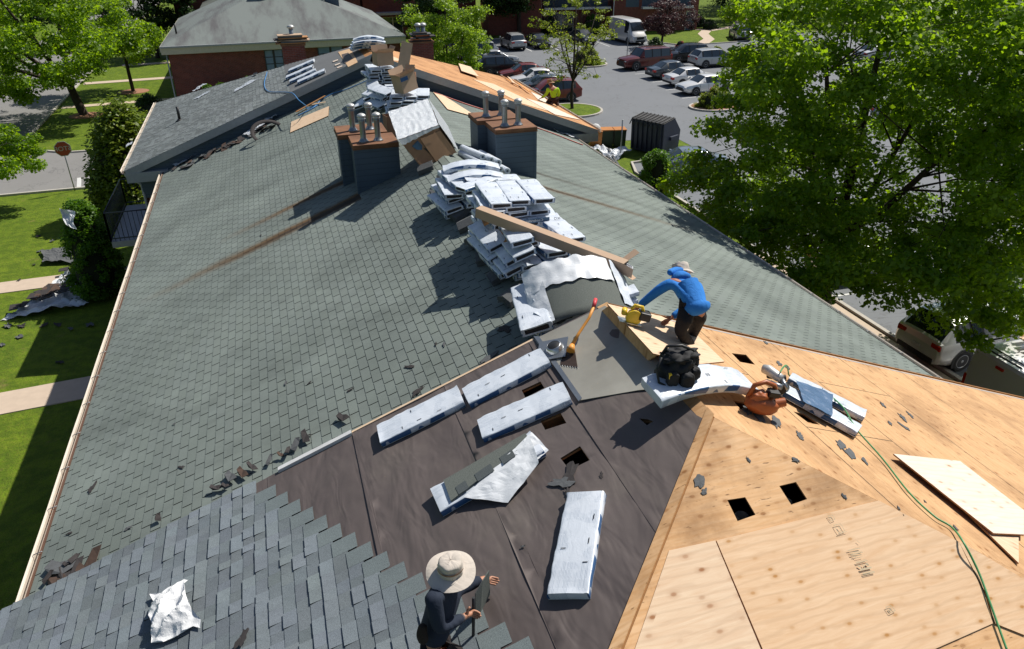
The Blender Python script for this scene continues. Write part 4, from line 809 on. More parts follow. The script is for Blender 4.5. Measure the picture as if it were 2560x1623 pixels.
def make_car(kind, pm, label, cat, Mt, group='cars parked in the lot', rails=False, trim=False, name=None):
    d = BODIES[kind]; st = d['st']; t = thing(name or {'sedan': 'sedan', 'suv': 'crossover', 'big': 'off_roader', 'van': 'van'}[kind], label, cat, Mt, group)
    rings = []
    for (x, zb, zr, ws, wb, wr) in st:
        s0 = .22 if abs(x) < d['L']/2-.3 else .34
        h = [(ws*.88, s0), (ws, s0+.13), (ws*1.01, .58 if zb > .62 else zb-.06), (wb*1.02, zb-.07), (wb, zb), (wr+.02, max(zr-.05, zb+.005)), (wr*.85, zr), (0, zr+.02)]
        rings.append([V((x, y, z)) for y, z in h]+[V((x, -y, z)) for y, z in reversed(h[:-1])])
    body, win = MB(), MB(); n = len(rings[0]); hb = 4
    for i in range(len(rings)-1):
        k = d['k'][i]
        for j in range(n-1):
            side = j == hb or j == n-2-hb; top = hb < j < n-2-hb
            isg = (k == 'w' and (top or side)) or (k == 's' and side)
            tgt = win if isg else body; mi = 1 if (k == 'p' and side) else 0
            if k == 'w' and side: tgt, mi = body, 0
            tgt.face([rings[i][j], rings[i+1][j], rings[i+1][j+1], rings[i][j+1]], mi if tgt is body else 0, smooth=not isg)
        body.face([rings[i][n-1], rings[i+1][n-1], rings[i+1][0], rings[i][0]], 1)
    body.face(list(reversed(rings[0])), 0) if kind != 'x' else None; body.face(rings[-1], 0)
    if trim or kind in ('suv', 'big'):
        pass
    w_ = d['W']/2+.015; R = d['R']
    for s in (-1, 1):
        for xw in (-d['wb']/2, d['wb']/2):
            c = V((xw, s*w_, R)); ring = [V((xw+(R+.075)*cos(a), s*(w_+.004), R+(R+.075)*sin(a))) for a in [rad(-25+230*q/12) for q in range(13)]]
            body.face(ring if s < 0 else ring[::-1], 1)
    if kind in ('suv', 'big', 'van'):
        for s in (-1, 1): body.box((-d['wb']/2+R+.08, s*w_-.02, .24), (d['wb']/2-R-.08, s*w_+.01, .36), 1)
    for z in (.80,):
        for s in (-1, 1):
            for x in (-.72 if kind != 'big' else -1.2, .2, 1.0): body.box((x-.006, s*(w_-.005)-.004, .36), (x+.006, s*(w_-.005)+.004, .9), 1) if kind != 'van' else None
    body.box((-d['L']/2-.03, -.7, .34), (-d['L']/2+.06, .7, .5), 1); body.box((d['L']/2-.05, -.6, .36), (d['L']/2+.03, .6, .52), 1)
    bo = obj('body', body, [M[pm], M['trim_black']], t)
    me = bo.data; bmh = bmesh.new(); bmh.from_mesh(me); bmesh.ops.remove_doubles(bmh, verts=bmh.verts, dist=.002); bmh.to_mesh(me); bmh.free()
    try: me.set_sharp_from_angle(angle=rad(38))
    except Exception: pass
    obj('windows', win, M['glass'], t)
    if R not in _wheel:
        a = MB(); a.lathe([(R*.6, -.1), (R*.93, -.11), (R, -.08), (R, .08), (R*.93, .11), (R*.62, .1), (R*.6, .06)], 22, cap=False); a.lathe([(R*.62, .02), (.02, .03)], 22)
        b = MB(); b.lathe([(R*.62, .07), (R*.64, .105), (R*.60, .105), (R*.58, .07)], 22, cap=False); b.lathe([(R*.14, .06), (R*.14, .10), (.01, .105)], 12)
        for i in range(5):
            q = Mx.Rotation(2*pi*i/5, 4, 'Z'); b.box((R*.1, -R*.09, .06), (R*.6, R*.09, .095), M=q)
        _wheel[R] = (obj('wheel', a, M['tyre'], t), obj('rim', b, M['rim'])); _wheel[R][1].parent = _wheel[R][0]; fresh = True
    else: fresh = False
    idx = 0
    for s in (-1, 1):
        for xw in (-d['wb']/2, d['wb']/2):
            if fresh: a, b = _wheel[R]; fresh = False
            else:
                a = _wheel[R][0].copy(); C.objects.link(a); b = _wheel[R][1].copy(); C.objects.link(b); b.parent = a; a.parent = t
            a.matrix_local = Mx.Translation((xw, s*(w_-.095), R)) @ Mx.Rotation(rad(-90*s), 4, 'X')
    hx, hz = d['L']/2, d['st'][-2][1]
    for s in (-1, 1):
        m1 = MB(); m1.box((hx-.16, s*.62-.17, hz-.13), (hx-.015, s*.62+.17, hz+.0)); obj('headlight', m1, M['head'], t, bevel=.02)
        zt = d['st'][1][1]; m2 = MB()
        if kind == 'van': m2.box((-hx-.01, s*.95-.05, .9), (-hx+.06, s*.95+.05, 1.5))
        elif kind == 'big': m2.box((-hx-.0, s*.92-.08, .85), (-hx+.12, s*.92+.07, 1.25))
        else: m2.box((-hx-.005, s*.68-.18, zt-.2), (-hx+.2, s*.68+.17, zt-.03))
        obj('tail_light', m2, M['tail'], t, bevel=.02)
        xm = [q[0] for q in st][d['k'].index('w', 4)] + .25; zb = 1.0 if kind != 'van' else 1.35; zb = 1.15 if kind == 'big' else zb
        m3 = MB(); m3.box((xm-.05, s*(w_+.09)-.09, zb), (xm+.07, s*(w_+.09)+.09, zb+.15)); obj('mirror', m3, M[pm], t, bevel=.03)
        if rails: m4 = MB(); m4.tube([(-1.5, s*.62, 1.70 if kind == 'suv' else 1.95), (.3, s*.62, 1.72 if kind == 'suv' else 1.97)], .02, 5); obj('roof_rail', m4, M['trim_black'], t)
    m5 = MB(); m5.box((-hx-.045, -.16, .62), (-hx-.03+.02, .16, .74)); obj('licence_plate', m5, M['plate'], t)
    g = MB(); g.box((hx-.04, -.45, .45 if kind != 'van' else .6), (hx+.012, .45, hz-.06)); obj('grille', g, M['trim_black'], t)
    return t
CARS = [
 ('suv', 'paint_silver', 'silver crossover parked tail towards us beside the black sedan, dark rear window', 'car', (26.6, 85.4, 90), 1),
 ('sedan', 'paint_black', 'black sedan parked nose towards us beside the silver crossover', 'car', (29.6, 85.6, -90), 0),
 ('suv', 'paint_silver', 'silver wagon seen side-on at the edge of the light green tree', 'car', (20.9, 80.2, 176), 1),
 ('sedan', 'paint_silver', 'silver car with only its nose showing behind the black crossover', 'car', (21.6, 75.6, 2), 0),
 ('suv', 'paint_black', 'black crossover seen side-on at the foot of the light green tree', 'car', (20.9, 71.0, 0), 0),
 ('sedan', 'paint_red', 'red car mostly hidden behind the white sedan and the plywood roof', 'car', (22.0, 67.3, 178), 0),
 ('sedan', 'paint_white', 'white sedan just beyond the plywood roof edge, behind the kneeling roofer', 'car', (22.1, 64.3, 180), 0),
 ('sedan', 'paint_slate', 'dark blue-grey sedan between the white sedan and the red crossover', 'car', (21.7, 61.3, 180), 0),
 ('suv', 'paint_red', 'dark red crossover behind the young tree and the kneeling roofer', 'car', (21.3, 58.2, 180), 0),
 ('sedan', 'paint_dkgrey', 'grey sedan nose out behind the young sparse tree, bright windshield', 'car', (35.5, 87.0, -84), 0),
 ('van', 'paint_white', 'tall white delivery van with its black nose beside the purple tree', 'van', (40.7, 85.6, -86), 0),
 ('big', 'paint_maroon', 'dark red boxy off-roader with chrome wheels, parked side-on', 'car', (34.8, 69.2, 187), 1),
 ('suv', 'paint_black', 'black crossover behind the tail of the dark red off-roader', 'car', (40.6, 71.4, 180), 1),
 ('suv', 'paint_silver', 'silver hatchback partly behind the maple leaves, red lamps', 'car', (41.6, 68.0, 2), 0),
 ('sedan', 'paint_slate', 'dark grey sedan tail towards the aisle, in front of the off-roader', 'car', (35.1, 64.1, 4), 0),
 ('sedan', 'paint_white', 'white sedan between the dark grey sedan and the lower white sedan', 'car', (35.0, 60.5, 4), 0),
 ('sedan', 'paint_white', 'white sedan nose first beside the clipped hedge island', 'car', (34.4, 57.1, 184), 0),
 ('suv', 'paint_silver', 'pale off-roader alone at the far kerb near the maple crown', 'car', (54.3, 83.4, 70), 0),
 ('sedan', 'paint_steelblue', 'dark blue-grey sedan beside the dumpster, partly under the maple', 'car', (21.9, 37.4, 167), 0),
 ('suv', 'paint_white', 'big white crossover under the front of the maple, dark side glass', 'car', (21.2, 16.6, 2), 0),
 ('sedan', 'paint_silver', 'silver car under the maple, first space behind the white crossover', 'car', (22.2, 23.0, 0), 0),
 ('sedan', 'paint_white', 'pale car under the middle of the maple crown', 'car', (22.2, 29.4, 0), 0),
 ('sedan', 'paint_silver', 'silver car seen through the left half of the maple crown', 'car', (35.0, 42.5, 0), 0),
 ('sedan', 'paint_steelblue', 'bluish car seen through the lower middle of the maple crown', 'car', (43.0, 44.0, 0), 0),
 ('sedan', 'paint_silver', 'pale car glimpsed high up through the maple crown', 'car', (59.0, 66.0, 10), 0),
 ('suv', 'paint_slate', 'dark car seen at the right edge through the maple leaves', 'car', (44.5, 35.5, 0), 0),
]
for kd, pm, lb, ct, (x, y, a), rl in CARS:
    c = make_car(kd, pm, lb, ct, TR(x, y, .012, a, 1.0 if lb[:9] != 'big white' else 1.03), rails=bool(rl))
# white van with a ladder rack in the corner
vn = make_car('van', 'paint_white', 'white work van with ladder rack and old boards on its roof, bottom right', 'van', TR(21.0, 13.0, .012, 0) @ Mx.Scale(.84, 4, (0, 0, 1)), group=None)
mb = MB()
for x in (-2.6, -1.2, .3): mb.tube([(x, -.95, 2.62), (x, .95, 2.62)], .025, 6); mb.tube([(x, -.92, 2.5), (x, -.92, 2.7)], .02, 5); mb.tube([(x, .92, 2.5), (x, .92, 2.7)], .02, 5)
for y in (-.92, .92): mb.tube([(-2.8, y, 2.7), (1.4, y, 2.7)], .025, 6)
mb.tube([(-3.0, -.6, 2.75), (-3.0, .5, 2.75)], .03, 6); obj('ladder_rack', mb, M['trim_black'], vn)
mb = MB(); mb.box((-3.0, -.12, 2.28), (-2.9, .12, 2.36)); obj('brake_light', mb, M['tail'], vn)
mb = MB(); mb.tube([(-1.9, 1.15, 2.85), (2.6, 1.05, 2.85)], .05, 4); obj('awning_tube', mb, M['white_trim'], vn)
for i in range(9):
    mb = MB(); a = RNG.uniform(-8, 8); T = TR(20.2+RNG.uniform(-.5, .5), 13.2-i*.14+RNG.uniform(-.03, .03), 2.36+RNG.uniform(0, .05), 90+a); mb.box((-.1, -.85, 0), (.1, .85, .03)); t = obj('board', mb, M['pale_ply' if i % 3 else 'board']); t.matrix_world = TR(20.3+RNG.uniform(-.4, .4), 13.6-i*.19, 2.42+.0*i, 0) @ Mx.Rotation(rad(a), 4, 'Z'); t.data.transform(Mx.Rotation(rad(90), 4, 'Z'))
    tag(t, 'weathered loose board lying on the rack of the white work van', 'board', 'boards on the work van')
# ------------------------------------------------------------------ dumpster, bins, signs
M['dump'] = flat('dumpster_blue', (.022,.03,.055), .55, var=.2, scale=3)
T = TR(22.4, 42.3, .012, -62)
d_ = thing('dumpster', 'big dark blue steel dumpster with ribbed black lid beside the parking lot', 'dumpster', T)
mb = MB(); mb.prism([(-1.25, -.9, 0), (1.25, -.9, 0), (1.25, -.9, 1.5), (-1.25, -.9, 1.5)], (0, 0, 0)) if 0 else None
prof = [(-.85, .08), (.85, .08), (.95, 1.35), (.25, 2.15), (-.9, 1.95)]
mb.prism([(-1.2, y, z) for y, z in prof], (2.4, 0, 0)); obj('container', mb, M['dump'], d_, bevel=.02)
for i in range(7): mb = MB(); x = -1.05+i*.35; mb.box((x-.03, -.97, .2), (x+.03, -.86, 1.9)); obj('rib', mb, M['dump'], d_)
mb = MB(); mb.box((-1.0, .98, .75), (1.0, 1.1, .95)); mb.box((1.2, -.2, .9), (1.34, .6, 1.12)); obj('lift_pocket', mb, M['dump'], d_)
mb = MB()
for i in range(9): x = -1.15+i*.28; mb.tube([(x, .25, 2.2), (x, -.9, 2.03), (x, -1.15, 1.7)], .035, 5)
mb.prism([(-1.2, .28, 2.17), (1.2, .28, 2.17), (1.2, -.92, 2.0), (-1.2, -.92, 2.0)], (0, 0, -.03)); obj('lid', mb, M['trim_black'], d_)
M['bin_green'] = flat('bin_green', (.02,.04,.02), .6); M['bin_orange'] = flat('bin_orange', (.42,.16,.03), .6)
for i, (x, y, bm_, lm, lb) in enumerate(((20.75, 44.0, 'bin_green', 'bin_orange', 'dark green bin with an orange lid, next to the dumpster'), (19.95, 44.2, 'bin_green', 'bin_orange', 'dark green bin with an orange lid, next to the orange bin'), (19.1, 44.0, 'bin_orange', 'bin_orange', 'orange bin by the roof corner with a white sack on top'))):
    t = thing('wheelie_bin', lb, 'bin', TR(x, y, .0, -12)); mb = MB(); mb.prism([(-.35, -.38, .08), (.35, -.38, .08), (.38, -.42, 1.1), (-.38, -.42, 1.1)], (0, .75, 0)); obj('container', mb, M[bm_], t, bevel=.03)
    mb = MB(); mb.box((-.4, -.46, 1.1), (.4, .38, 1.17)); obj('lid', mb, M[lm], t, bevel=.02)
    for s in (-1, 1): mb = MB(); mb.tube([(s*.3, .36, .1), (s*.38, .36, .1)], .1, 10); obj('wheel', mb, M['tyre'], t)
mb = MB(); mb.lathe([(.02, 0), (.28, .05), (.33, .18), (.2, .34), (.05, .4)], 12); t = obj('trash_sack', mb, M['white_paint']); t.matrix_world = TR(19.1, 44.0, 1.17); tag(t, 'white knotted sack on top of the orange bin', 'sack')
def post(x, y, h, r, lb, nm='sign_post'):
    mb = MB(); mb.tube([(0, 0, 0), (0, 0, h)], r, 6); mb.lathe([(r*1.2, h), (r*1.2, h+.03), (.005, h+.04)], 6); t = obj(nm, mb, M['galv']); t.location = (x, y, 0); return tag(t, lb, 'post')
post(19.7, 41.4, 2.3, .04, 'thin grey post standing between the bins and the dumpster'); post(36.2, 76.0, 2.6, .04, 'thin dark post standing in front of the white delivery van')
# stop sign seen from behind-left: letters read mirrored as in the picture
st = thing('stop_sign', 'red octagonal stop sign on a thin pole by the left crossing', 'road sign', TR(-11.0, 45.1, -.1, 10))
mb = MB(); mb.tube([(0, 0, 0), (0, 0, 2.75)], .03, 6); obj('pole', mb, M['galv'], st)
def ngon(r, y, n=8): return [(r*cos(rad(22.5)+2*pi*i/n), y, 2.42+r*sin(rad(22.5)+2*pi*i/n)) for i in range(n)]
mb = MB(); mb.prism(ngon(.42, -.05), (0, .012, 0)); obj('rim_plate', mb, M['white_paint'], st)
M['sign_red'] = flat('sign_red', (.42,.06,.03), .5); mb = MB(); mb.prism(ngon(.385, -.054), (0, .003, 0)); pl_ = obj('face_plate', mb, M['sign_red'], st)
def text(name, body, size, mat, parent=None, Mt=None, depth=.002, mirror=True, align='CENTER'):
    cu = bpy.data.curves.new(name, 'FONT'); cu.body = body; cu.size = size; cu.extrude = depth; cu.align_x = align; cu.align_y = 'CENTER'
    tmp = bpy.data.objects.new(name, cu); dg = bpy.context.evaluated_depsgraph_get(); C.objects.link(tmp); dg.update(); me = bpy.data.meshes.new_from_object(tmp.evaluated_get(dg)); bpy.data.objects.remove(tmp)
    if mirror: me.transform(Mx.Scale(-1, 4, (1, 0, 0)))
    me.materials.clear(); me.materials.append(mat); o = bpy.data.objects.new(name, me); C.objects.link(o)
    if parent: o.parent = parent
    if Mt is not None: o.matrix_local = Mt
    return o
text('lettering', 'STOP', .33, M['white_paint'], pl_, Mx.Translation((0, -.057, 2.42)) @ Mx.Rotation(rad(90), 4, 'X'))
# ------------------------------------------------------------------ wrapped shingle bundles
k = NM('wrap', .32, 0, .5); X, Y, Z = k.xyz(); 
base = k.mix(k.noise(3, 3), (.56,.61,.68), (.69,.73,.79))
def tb(sx, sy, sc, w, h, mo, seed):
    t = k.n.new('ShaderNodeTexBrick'); k.L(k.map((sx, sy, 1), (seed, .13, 0)), t.inputs['Vector']); t.inputs['Scale'].default_value = sc
    t.inputs['Brick Width'].default_value = w; t.inputs['Row Height'].default_value = h; t.inputs['Mortar Size'].default_value = mo; t.inputs['Mortar'].default_value = (1,1,1,1); t.inputs['Color1'].default_value = (.0,.0,.0,1); t.inputs['Color2'].default_value = (.75,.75,.75,1); return t.outputs[0]
t1 = tb(1, 1, 1, .17, .012, .003, .03); blk = k.ramp(k.noise(5.5, 1, .5, k.map((1, .6, .2), (3, 1, 0))), [(.44, 0), (.47, .55)])
c = k.mix(k.math('MULTIPLY', k.math('SUBTRACT', 1, k.xyz(t1)[0]), blk), base, (.22,.28,.37))
side = k.math('GREATER_THAN', k.math('ABSOLUTE', Y), .160); low = k.math('LESS_THAN', k.math('ABSOLUTE', k.math('ADD', Z, -.045)), .03)
bands = k.math('GREATER_THAN', k.noise(4.2, 1, .5, k.map((1, .02, .5), (1.2, 0, 0))), .46)  # blue side print, spread wider so its colour also carries the sides' bluish shade
c = k.mix(k.math('MULTIPLY', k.math('MULTIPLY', side, low), bands), c, (.03,.10,.24)); 
k.col(c); k.bump(k.noise(16, 4, .6, k.map((.5, 1, 1)), .8), .22, .02); M['wrap'] = k.m
k = NM('wrap_plain', .3, 0, .5); k.col(k.mix(k.noise(6, 4), (.60,.63,.67), (.76,.78,.80))); k.bump(k.noise(14, 4, .6, k.map((.6, 1, 1)), 1), .3, .02); M['wrap_plain'] = k.m
k = NM('plastic_sheet', .25, 0, .6); k.col(k.mix(k.noise(5, 5, .7, k.map((1, 3, 1))), (.34,.38,.44), (.62,.65,.68))); k.bump(k.noise(14, 5, .7, k.map((1, 2.5, 1)), 1.2), .7, .03); M['plastic_sheet'] = k.m
k = NM('tarp_white', .25, 0, .6); k.col(k.mix(k.noise(2, 5, .7), (.45,.48,.52), (.74,.75,.76))); k.bump(k.noise(5, 5, .7), .6, .06); M['tarp_white'] = k.m
k = NM('shingle_face', .95, 0, .2); k.col(k.mix(k.ramp(k.noise(230, 2, .7), [(.35, 0), (.65, 1)]), (.075,.085,.078), (.165,.18,.165))); M['shingle_face'] = k.m
k = NM('shingle_tab', .95, 0, .2); k.col(k.mix(k.ramp(k.noise(230, 2, .7), [(.35, 0), (.65, 1)]), (.045,.055,.058), (.11,.125,.13))); M['shingle_tab'] = k.m
def bundle_parts(seed, bend=0.0, L_=1.0, W=.345, H=.086, open_=True, wr=.0042, sag=0):
    r = random.Random(seed); nu, nv = 26, 20
    def bendf(p):
        x, y, z = p
        if bend: R = 1/bend; a = x*bend; x, z = (R+z)*sin(a), (R+z)*cos(a)-R
        if sag: z -= sag*max(0, x+.1)**2
        return (x, y, z)
    def sec(t, s, wob=1, sc=1):
        x = (t-.5)*L_; a = 2*pi*s; cx, sx = cos(a), sin(a); e = .2
        y = W/2*abs(cx)**e*(1 if cx > 0 else -1)*sc; z = H/2+H/2*abs(sx)**e*(1 if sx > 0 else -1)*sc
        n = mnoise.noise(V((x*6+seed*3, y*9, z*9)))+.6*mnoise.noise(V((x*17+seed, y*22, z*20)))
        em = 1+1.5*max(0, abs(t-.5)-.38)/.12
        d = wob*wr*n*em
        return (x, y*(1+d*3)+d*cx, z+d*(1 if sx > 0 else .3)*2)
    w_ = MB(); w_.grid(lambda u, v: bendf(sec(u, v)), nu, nv)
    for s, t in ((-1, 0), (1, 1)):                 # ends: lip turned in round an open mouth, or folded flap
        ring = [sec(t, v/nv) for v in range(nv+1)]
        if open_:
            inn = [(q[0]-s*.004, q[1]*.78+.0, H/2+(q[2]-H/2)*.60) for q in ring]
            for v in range(nv): f = [bendf(ring[v]), bendf(ring[v+1]), bendf(inn[v+1]), bendf(inn[v])]; w_.face(f if s < 0 else f[::-1], 0, smooth=True)
        else:
            c_ = bendf(((t-.5)*L_+s*.006, 0, H*.45))
            for v in range(nv): f = [bendf(ring[v]), bendf(ring[v+1]), c_]; w_.face(f if s < 0 else f[::-1], 0)
    for i in range(4):                              # vent slits punched in the wrapper
        x, y = r.uniform(-.42, .42)*L_, r.choice([-.11, -.12, .1, .12, .0]); lx, ly = (.028, .004) if r.random() < .6 else (.004, .022); zt = H+.0045
        w_.face([bendf((x-lx, y-ly, zt)), bendf((x+lx, y-ly, zt)), bendf((x+lx, y+ly, zt)), bendf((x-lx, y+ly, zt))], 1)
    ends = []
    if open_:
        for s in (-1, 1):
            e = MB(); n = 18; x = s*(L_/2-.012)
            P = [bendf((x, W*.40*abs(cos(a))**.6*(1 if cos(a) > 0 else -1), H/2+H*.33*abs(sin(a))**.7*(1 if sin(a) > 0 else -1))) for a in [2*pi*i/n for i in range(n)]]
            e.face(P if s > 0 else P[::-1]); ends.append(e)
    return w_, ends
def make_bundle(seed, label='', **kw):
    t = thing('shingle_bundle', label, 'shingle bundle'); w_, ends = bundle_parts(seed, **kw)
    obj('wrapper', w_, [M['wrap'], M['black']], t)
    for e in ends: obj('shingle_end', e, M['dark'], t)
    return t
PROTO = {}
def bundle(kind, Mt, label, group=None):
    kw = {'flat': dict(open_=False), 'flat2': dict(open_=False), 'open': {}, 'open2': {}, 'open3': {}, 'arch': dict(bend=.75), 'arch2': dict(bend=1.0, open_=False), 'sag': dict(sag=.22), 'over': dict(bend=.62, open_=False, L_=1.25), 'arch3': dict(bend=.5, L_=1.05)}[kind]
    if kind not in PROTO:
        PROTO[kind] = make_bundle(hash(kind) % 1 + list('flat flat2 open open2 open3 arch arch2 sag over arch3'.split()).index(kind)+3, **kw); t = PROTO[kind]; t.matrix_world = Mt; t['label'] = label
        if group: t['group'] = group
        return t
    return dup(PROTO[kind], Mt, label, group)
G1 = 'wrapped shingle bundles laid out on the felt'
for kd, a, b, lb in (('flat', (1170, 1003), (1368, 900), 'white wrapped shingle bundle on the felt nearest the membrane, its upper end crumpled'),
                 ('flat2', (954, 1097), (1157, 997), 'white wrapped shingle bundle lying along the white drip edge, leftmost on the felt'),
                 ('flat', (1206, 1085), (1422, 989), 'white wrapped shingle bundle between the two upper felt cut-outs'),
                 ('flat2', (1425, 1500), (1470, 1245), 'white wrapped shingle bundle lying downslope beside the hip, lowest on the felt')):
    Mt, ln = span(NL, a, b, .025); bundle(kd, Mt @ Mx.Scale(max(.95, min(1.08, ln/1.0)), 4), lb, G1)
# the torn-open bundle
def patch(pts, n, amp, seed, f=6, sharp=1.0):   # crumpled sheet: bilinear patch of 4 corners with folded noise
    A, B_, C_, D_ = [V(p) for p in pts]; nr = (B_-A).cross(D_-A).normalized(); mb = MB()
    def fn(u, v):
        p = A*(1-u)*(1-v)+B_*u*(1-v)+C_*u*v+D_*(1-u)*v; q = p*f+V((seed*7.1, 0, 0)); h = abs(mnoise.noise(q))*1.6+abs(mnoise.noise(q*2.3))*.8
        e = mnoise.noise_vector(q*.6)*amp*1.4
        return p+nr*(h*amp*sharp)+e*.8
    mb.grid(fn, n, n, smooth=False); return mb
Mt, ln = span(NL, (1084, 1272), (1362, 1110), .03)
t = thing('shingle_bundle', 'torn-open shingle bundle with grey shingles showing and its wrapper peeled to one side', 'shingle bundle', Mt)
w_, ends = bundle_parts(77, open_=False, L_=1.1); obj('wrapper', w_, [M['wrap'], M['black']], t)
mb = MB(); mb.prism([(-.42, -.15, .112), (.48, .02, .112), (.50, .15, .112), (-.40, .155, .112)], (0, 0, -.02)); top = obj('shingle_face', mb, M['shingle_face'], t)
mb = MB()
for (x0, x1) in ((-.33, -.22), (-.12, .06), (.16, .3)): mb = MB(); mb.prism([(x0, -.135+.19*max(0, x0+.3)*.6, .1165), (x1, -.135+.19*max(0, x1+.3)*.6, .1165), (x1, -.02+.1*(x1+.3), .1165), (x0, -.02+.1*(x0+.3), .1165)], (0, 0, -.004)); c = obj('dark_tab', mb, M['shingle_tab']); c.parent = top
mb = patch([(-.30, -.17, .1), (.52, .10, .12), (.45, -.30, .12), (.02, -.46, .03)], 22, .012, 3, 4.5); obj('peeled_wrap', mb, M['wrap_plain'], t)
mb = patch([(.30, .0, .12), (.56, .12, .12), (.60, -.16, .07), (.34, -.26, .10)], 16, .02, 5, 6); obj('peeled_wrap', mb, M['wrap_plain'], t)
# far left roof: four bundles on the grey felt
z3b = lambda x, y: (380+x/3.344, y/3.344)
for i, (a, b) in enumerate((((1150, 605), (1360, 515)), ((1130, 660), (1350, 566)), ((1158, 695), (1375, 595)), ((1225, 700), (1450, 600)))):
    Mt, ln = span(NL, z3b(*a), z3b(*b), .03); bundle('open' if i % 2 else 'flat', Mt @ Mx.Scale(max(.9, min(1.1, ln)), 4), ['highest', 'second from the top', 'third from the top', 'lowest'][i]+' of the four wrapped bundles on the far grey felt', 'bundles on the far grey felt')
# ridge stacks. every entry: kind, x, y, z (underside), azimuth from +Y clockwise, roll about own axis, pitch
def put(kind, x, y, z, az=0, roll=0, pitch=0, label='', group=None, s=1.0, sz=1.0):
    Mt = Mx.Translation((x, y, z)) @ Mx.Rotation(rad(90-az), 4, 'Z') @ Mx.Rotation(rad(pitch), 4, 'Y') @ Mx.Rotation(rad(roll), 4, 'X') @ Mx.Diagonal((s, s, s*sz, 1))
    return bundle(kind, Mt, label, group)
r = random.Random(5); zr = ZR-DG; opens = ['open', 'open2', 'open3']
ORD = ['lowest', 'second', 'third', 'fourth', 'fifth', 'sixth', 'seventh', 'eighth', 'top']
def stack(name, group, rows, yc, z0, dz=.098):
    n = len(rows)
    for i, row in enumerate(rows):
        xs, dy, az, kind = row
        for j, x in enumerate(xs):
            pos = ['left', 'right'] if len(xs) == 2 else ['left', 'middle', 'right'] if len(xs) == 3 else ['single'] if len(xs) == 1 else ['far left', 'centre left', 'centre right', 'far right']
            lay = 'top' if i == n-1 else ORD[i]
            kk = kind or opens[(i+j) % 3]; dx = x-XR
            put(kk, x+r.uniform(-.015, .015), yc+dy+r.uniform(-.03, .03), z0+i*dz+r.uniform(-.004, .004)-(abs(dx) > .3)*.02*max(0, 4-i), az+r.uniform(-2.5, 2.5), (max(-12, min(12, dx*22)) if i < 3 else r.uniform(-2, 2)), r.uniform(-1.5, 1.5),
                f'{pos[j]} bundle in the {lay} layer of the {name}', group)
X0 = XR
stack('pile in front of the right chimney', 'bundles piled in front of the right chimney', [([2.95, 3.3, 3.65], .05, 0, None), ([2.98, 3.33, 3.68], .02, 0, None), ([3.0, 3.36, 3.72], .05, 1, None), ([3.02, 3.37], 0, 3, None), ([3.12, 3.47, 3.83], -.12, 2, None), ([2.98, 3.33, 3.69], .06, 0, None), ([3.0, 3.36], .0, 4, None), ([3.08, 3.42, 3.76], .03, 3, None)], 10.98, zr-.02)
stack('pile beyond it towards the chimneys', 'bundles piled behind the front chimney stack', [([2.78, 3.12, 3.46], 0, -4, None), ([2.72, 3.1, 3.5], -.05, -6, None), ([2.82, 3.15], .1, -3, None), ([2.80, 3.14], -.02, 2, None), ([2.95], .0, -8, None)], 12.95, zr-.06)
put('arch', 3.32, 13.3, zr+.50, 100, label='arched bundle crowning the pile beside the big tipped carton, the farther one', group='arched bundles on the piles'); put('arch', 3.30, 12.9, zr+.43, 96, label='arched bundle crowning the pile beside the big tipped carton, the nearer one', group='arched bundles on the piles')
put('open', 3.55, 12.72, zr+.36, 92, 0, 4, 'bundle sticking out right under the two arched bundles'); put('open2', 3.2, 12.45, zr+.40, 60, 0, 0, 'short-looking bundle end poking forward under the arched bundles', s=.8)
stack('pile under the long carton', 'bundles piled under the long carton', [([3.1, 3.45, 3.8], .1, 0, None), ([3.12, 3.47, 3.82], .05, -2, None), ([3.15, 3.5, 3.84], 0, -3, None), ([3.5, 3.85], .1, -5, None), ([3.18, 3.86], .35, -6, None)], 9.75, zr-.03)
for i, (x, y, z, az, ro, pi_) in enumerate(((2.88, 9.95, zr+.0, -2, -16, 3), (2.92, 9.75, zr+.11, 0, -22, 4), (2.98, 9.85, zr+.22, 3, -24, 4), (3.08, 9.7, zr+.33, 4, -20, 5), (2.82, 10.35, zr+.1, -4, -24, 2), (2.86, 10.45, zr+.24, -2, -22, 0), (3.12, 9.85, zr+.45, 8, -12, 6))):
    put(opens[i % 3], x, y, z, az, ro, pi_, ['lowest', 'second lowest', 'third lowest', 'fourth', 'back lower', 'back upper', 'topmost'][i]+' bundle slumping left beneath the long carton', 'bundles slumped left of the ridge')
# front pile: curved bundles across the ridge, one torn open with bare shingles
for i, (x, y, z, az) in enumerate(((3.35, 8.55, zr+.05, 90), (3.35, 8.2, zr+.02, 92), (3.4, 8.5, zr+.16, 88), (3.38, 8.3, zr+.27, 93), (3.42, 8.6, zr+.36, 90))):
    put('arch', x, y, z, az, label=['lowest back', 'lowest front', 'second', 'third', 'fourth'][i]+' curved bundle in the front pile across the ridge', group='curved bundles in the front pile', s=1.1)
for i, (x, y, z, az, pt) in enumerate(((2.98, 7.95, zr-.12, 72, 14), (3.0, 7.9, zr-.01, 76, 12), (3.04, 7.95, zr+.10, 70, 10), (3.85, 8.2, zr-.10, 100, -12), (3.87, 8.15, zr+.0, 97, -12), (3.9, 8.2, zr+.1, 99, -10))):
    put(opens[i % 3], x, y, z, az, 0, pt, (['bottom', 'middle', 'upper'][i % 3])+(' short stack bundle tucked under the bare curved shingles' if i < 3 else ' bundle at the right foot of the front pile by the worker'), 'bundles under the bare shingles' if i < 3 else 'bundles at the right foot of the front pile', s=.62 if i < 3 else .7)
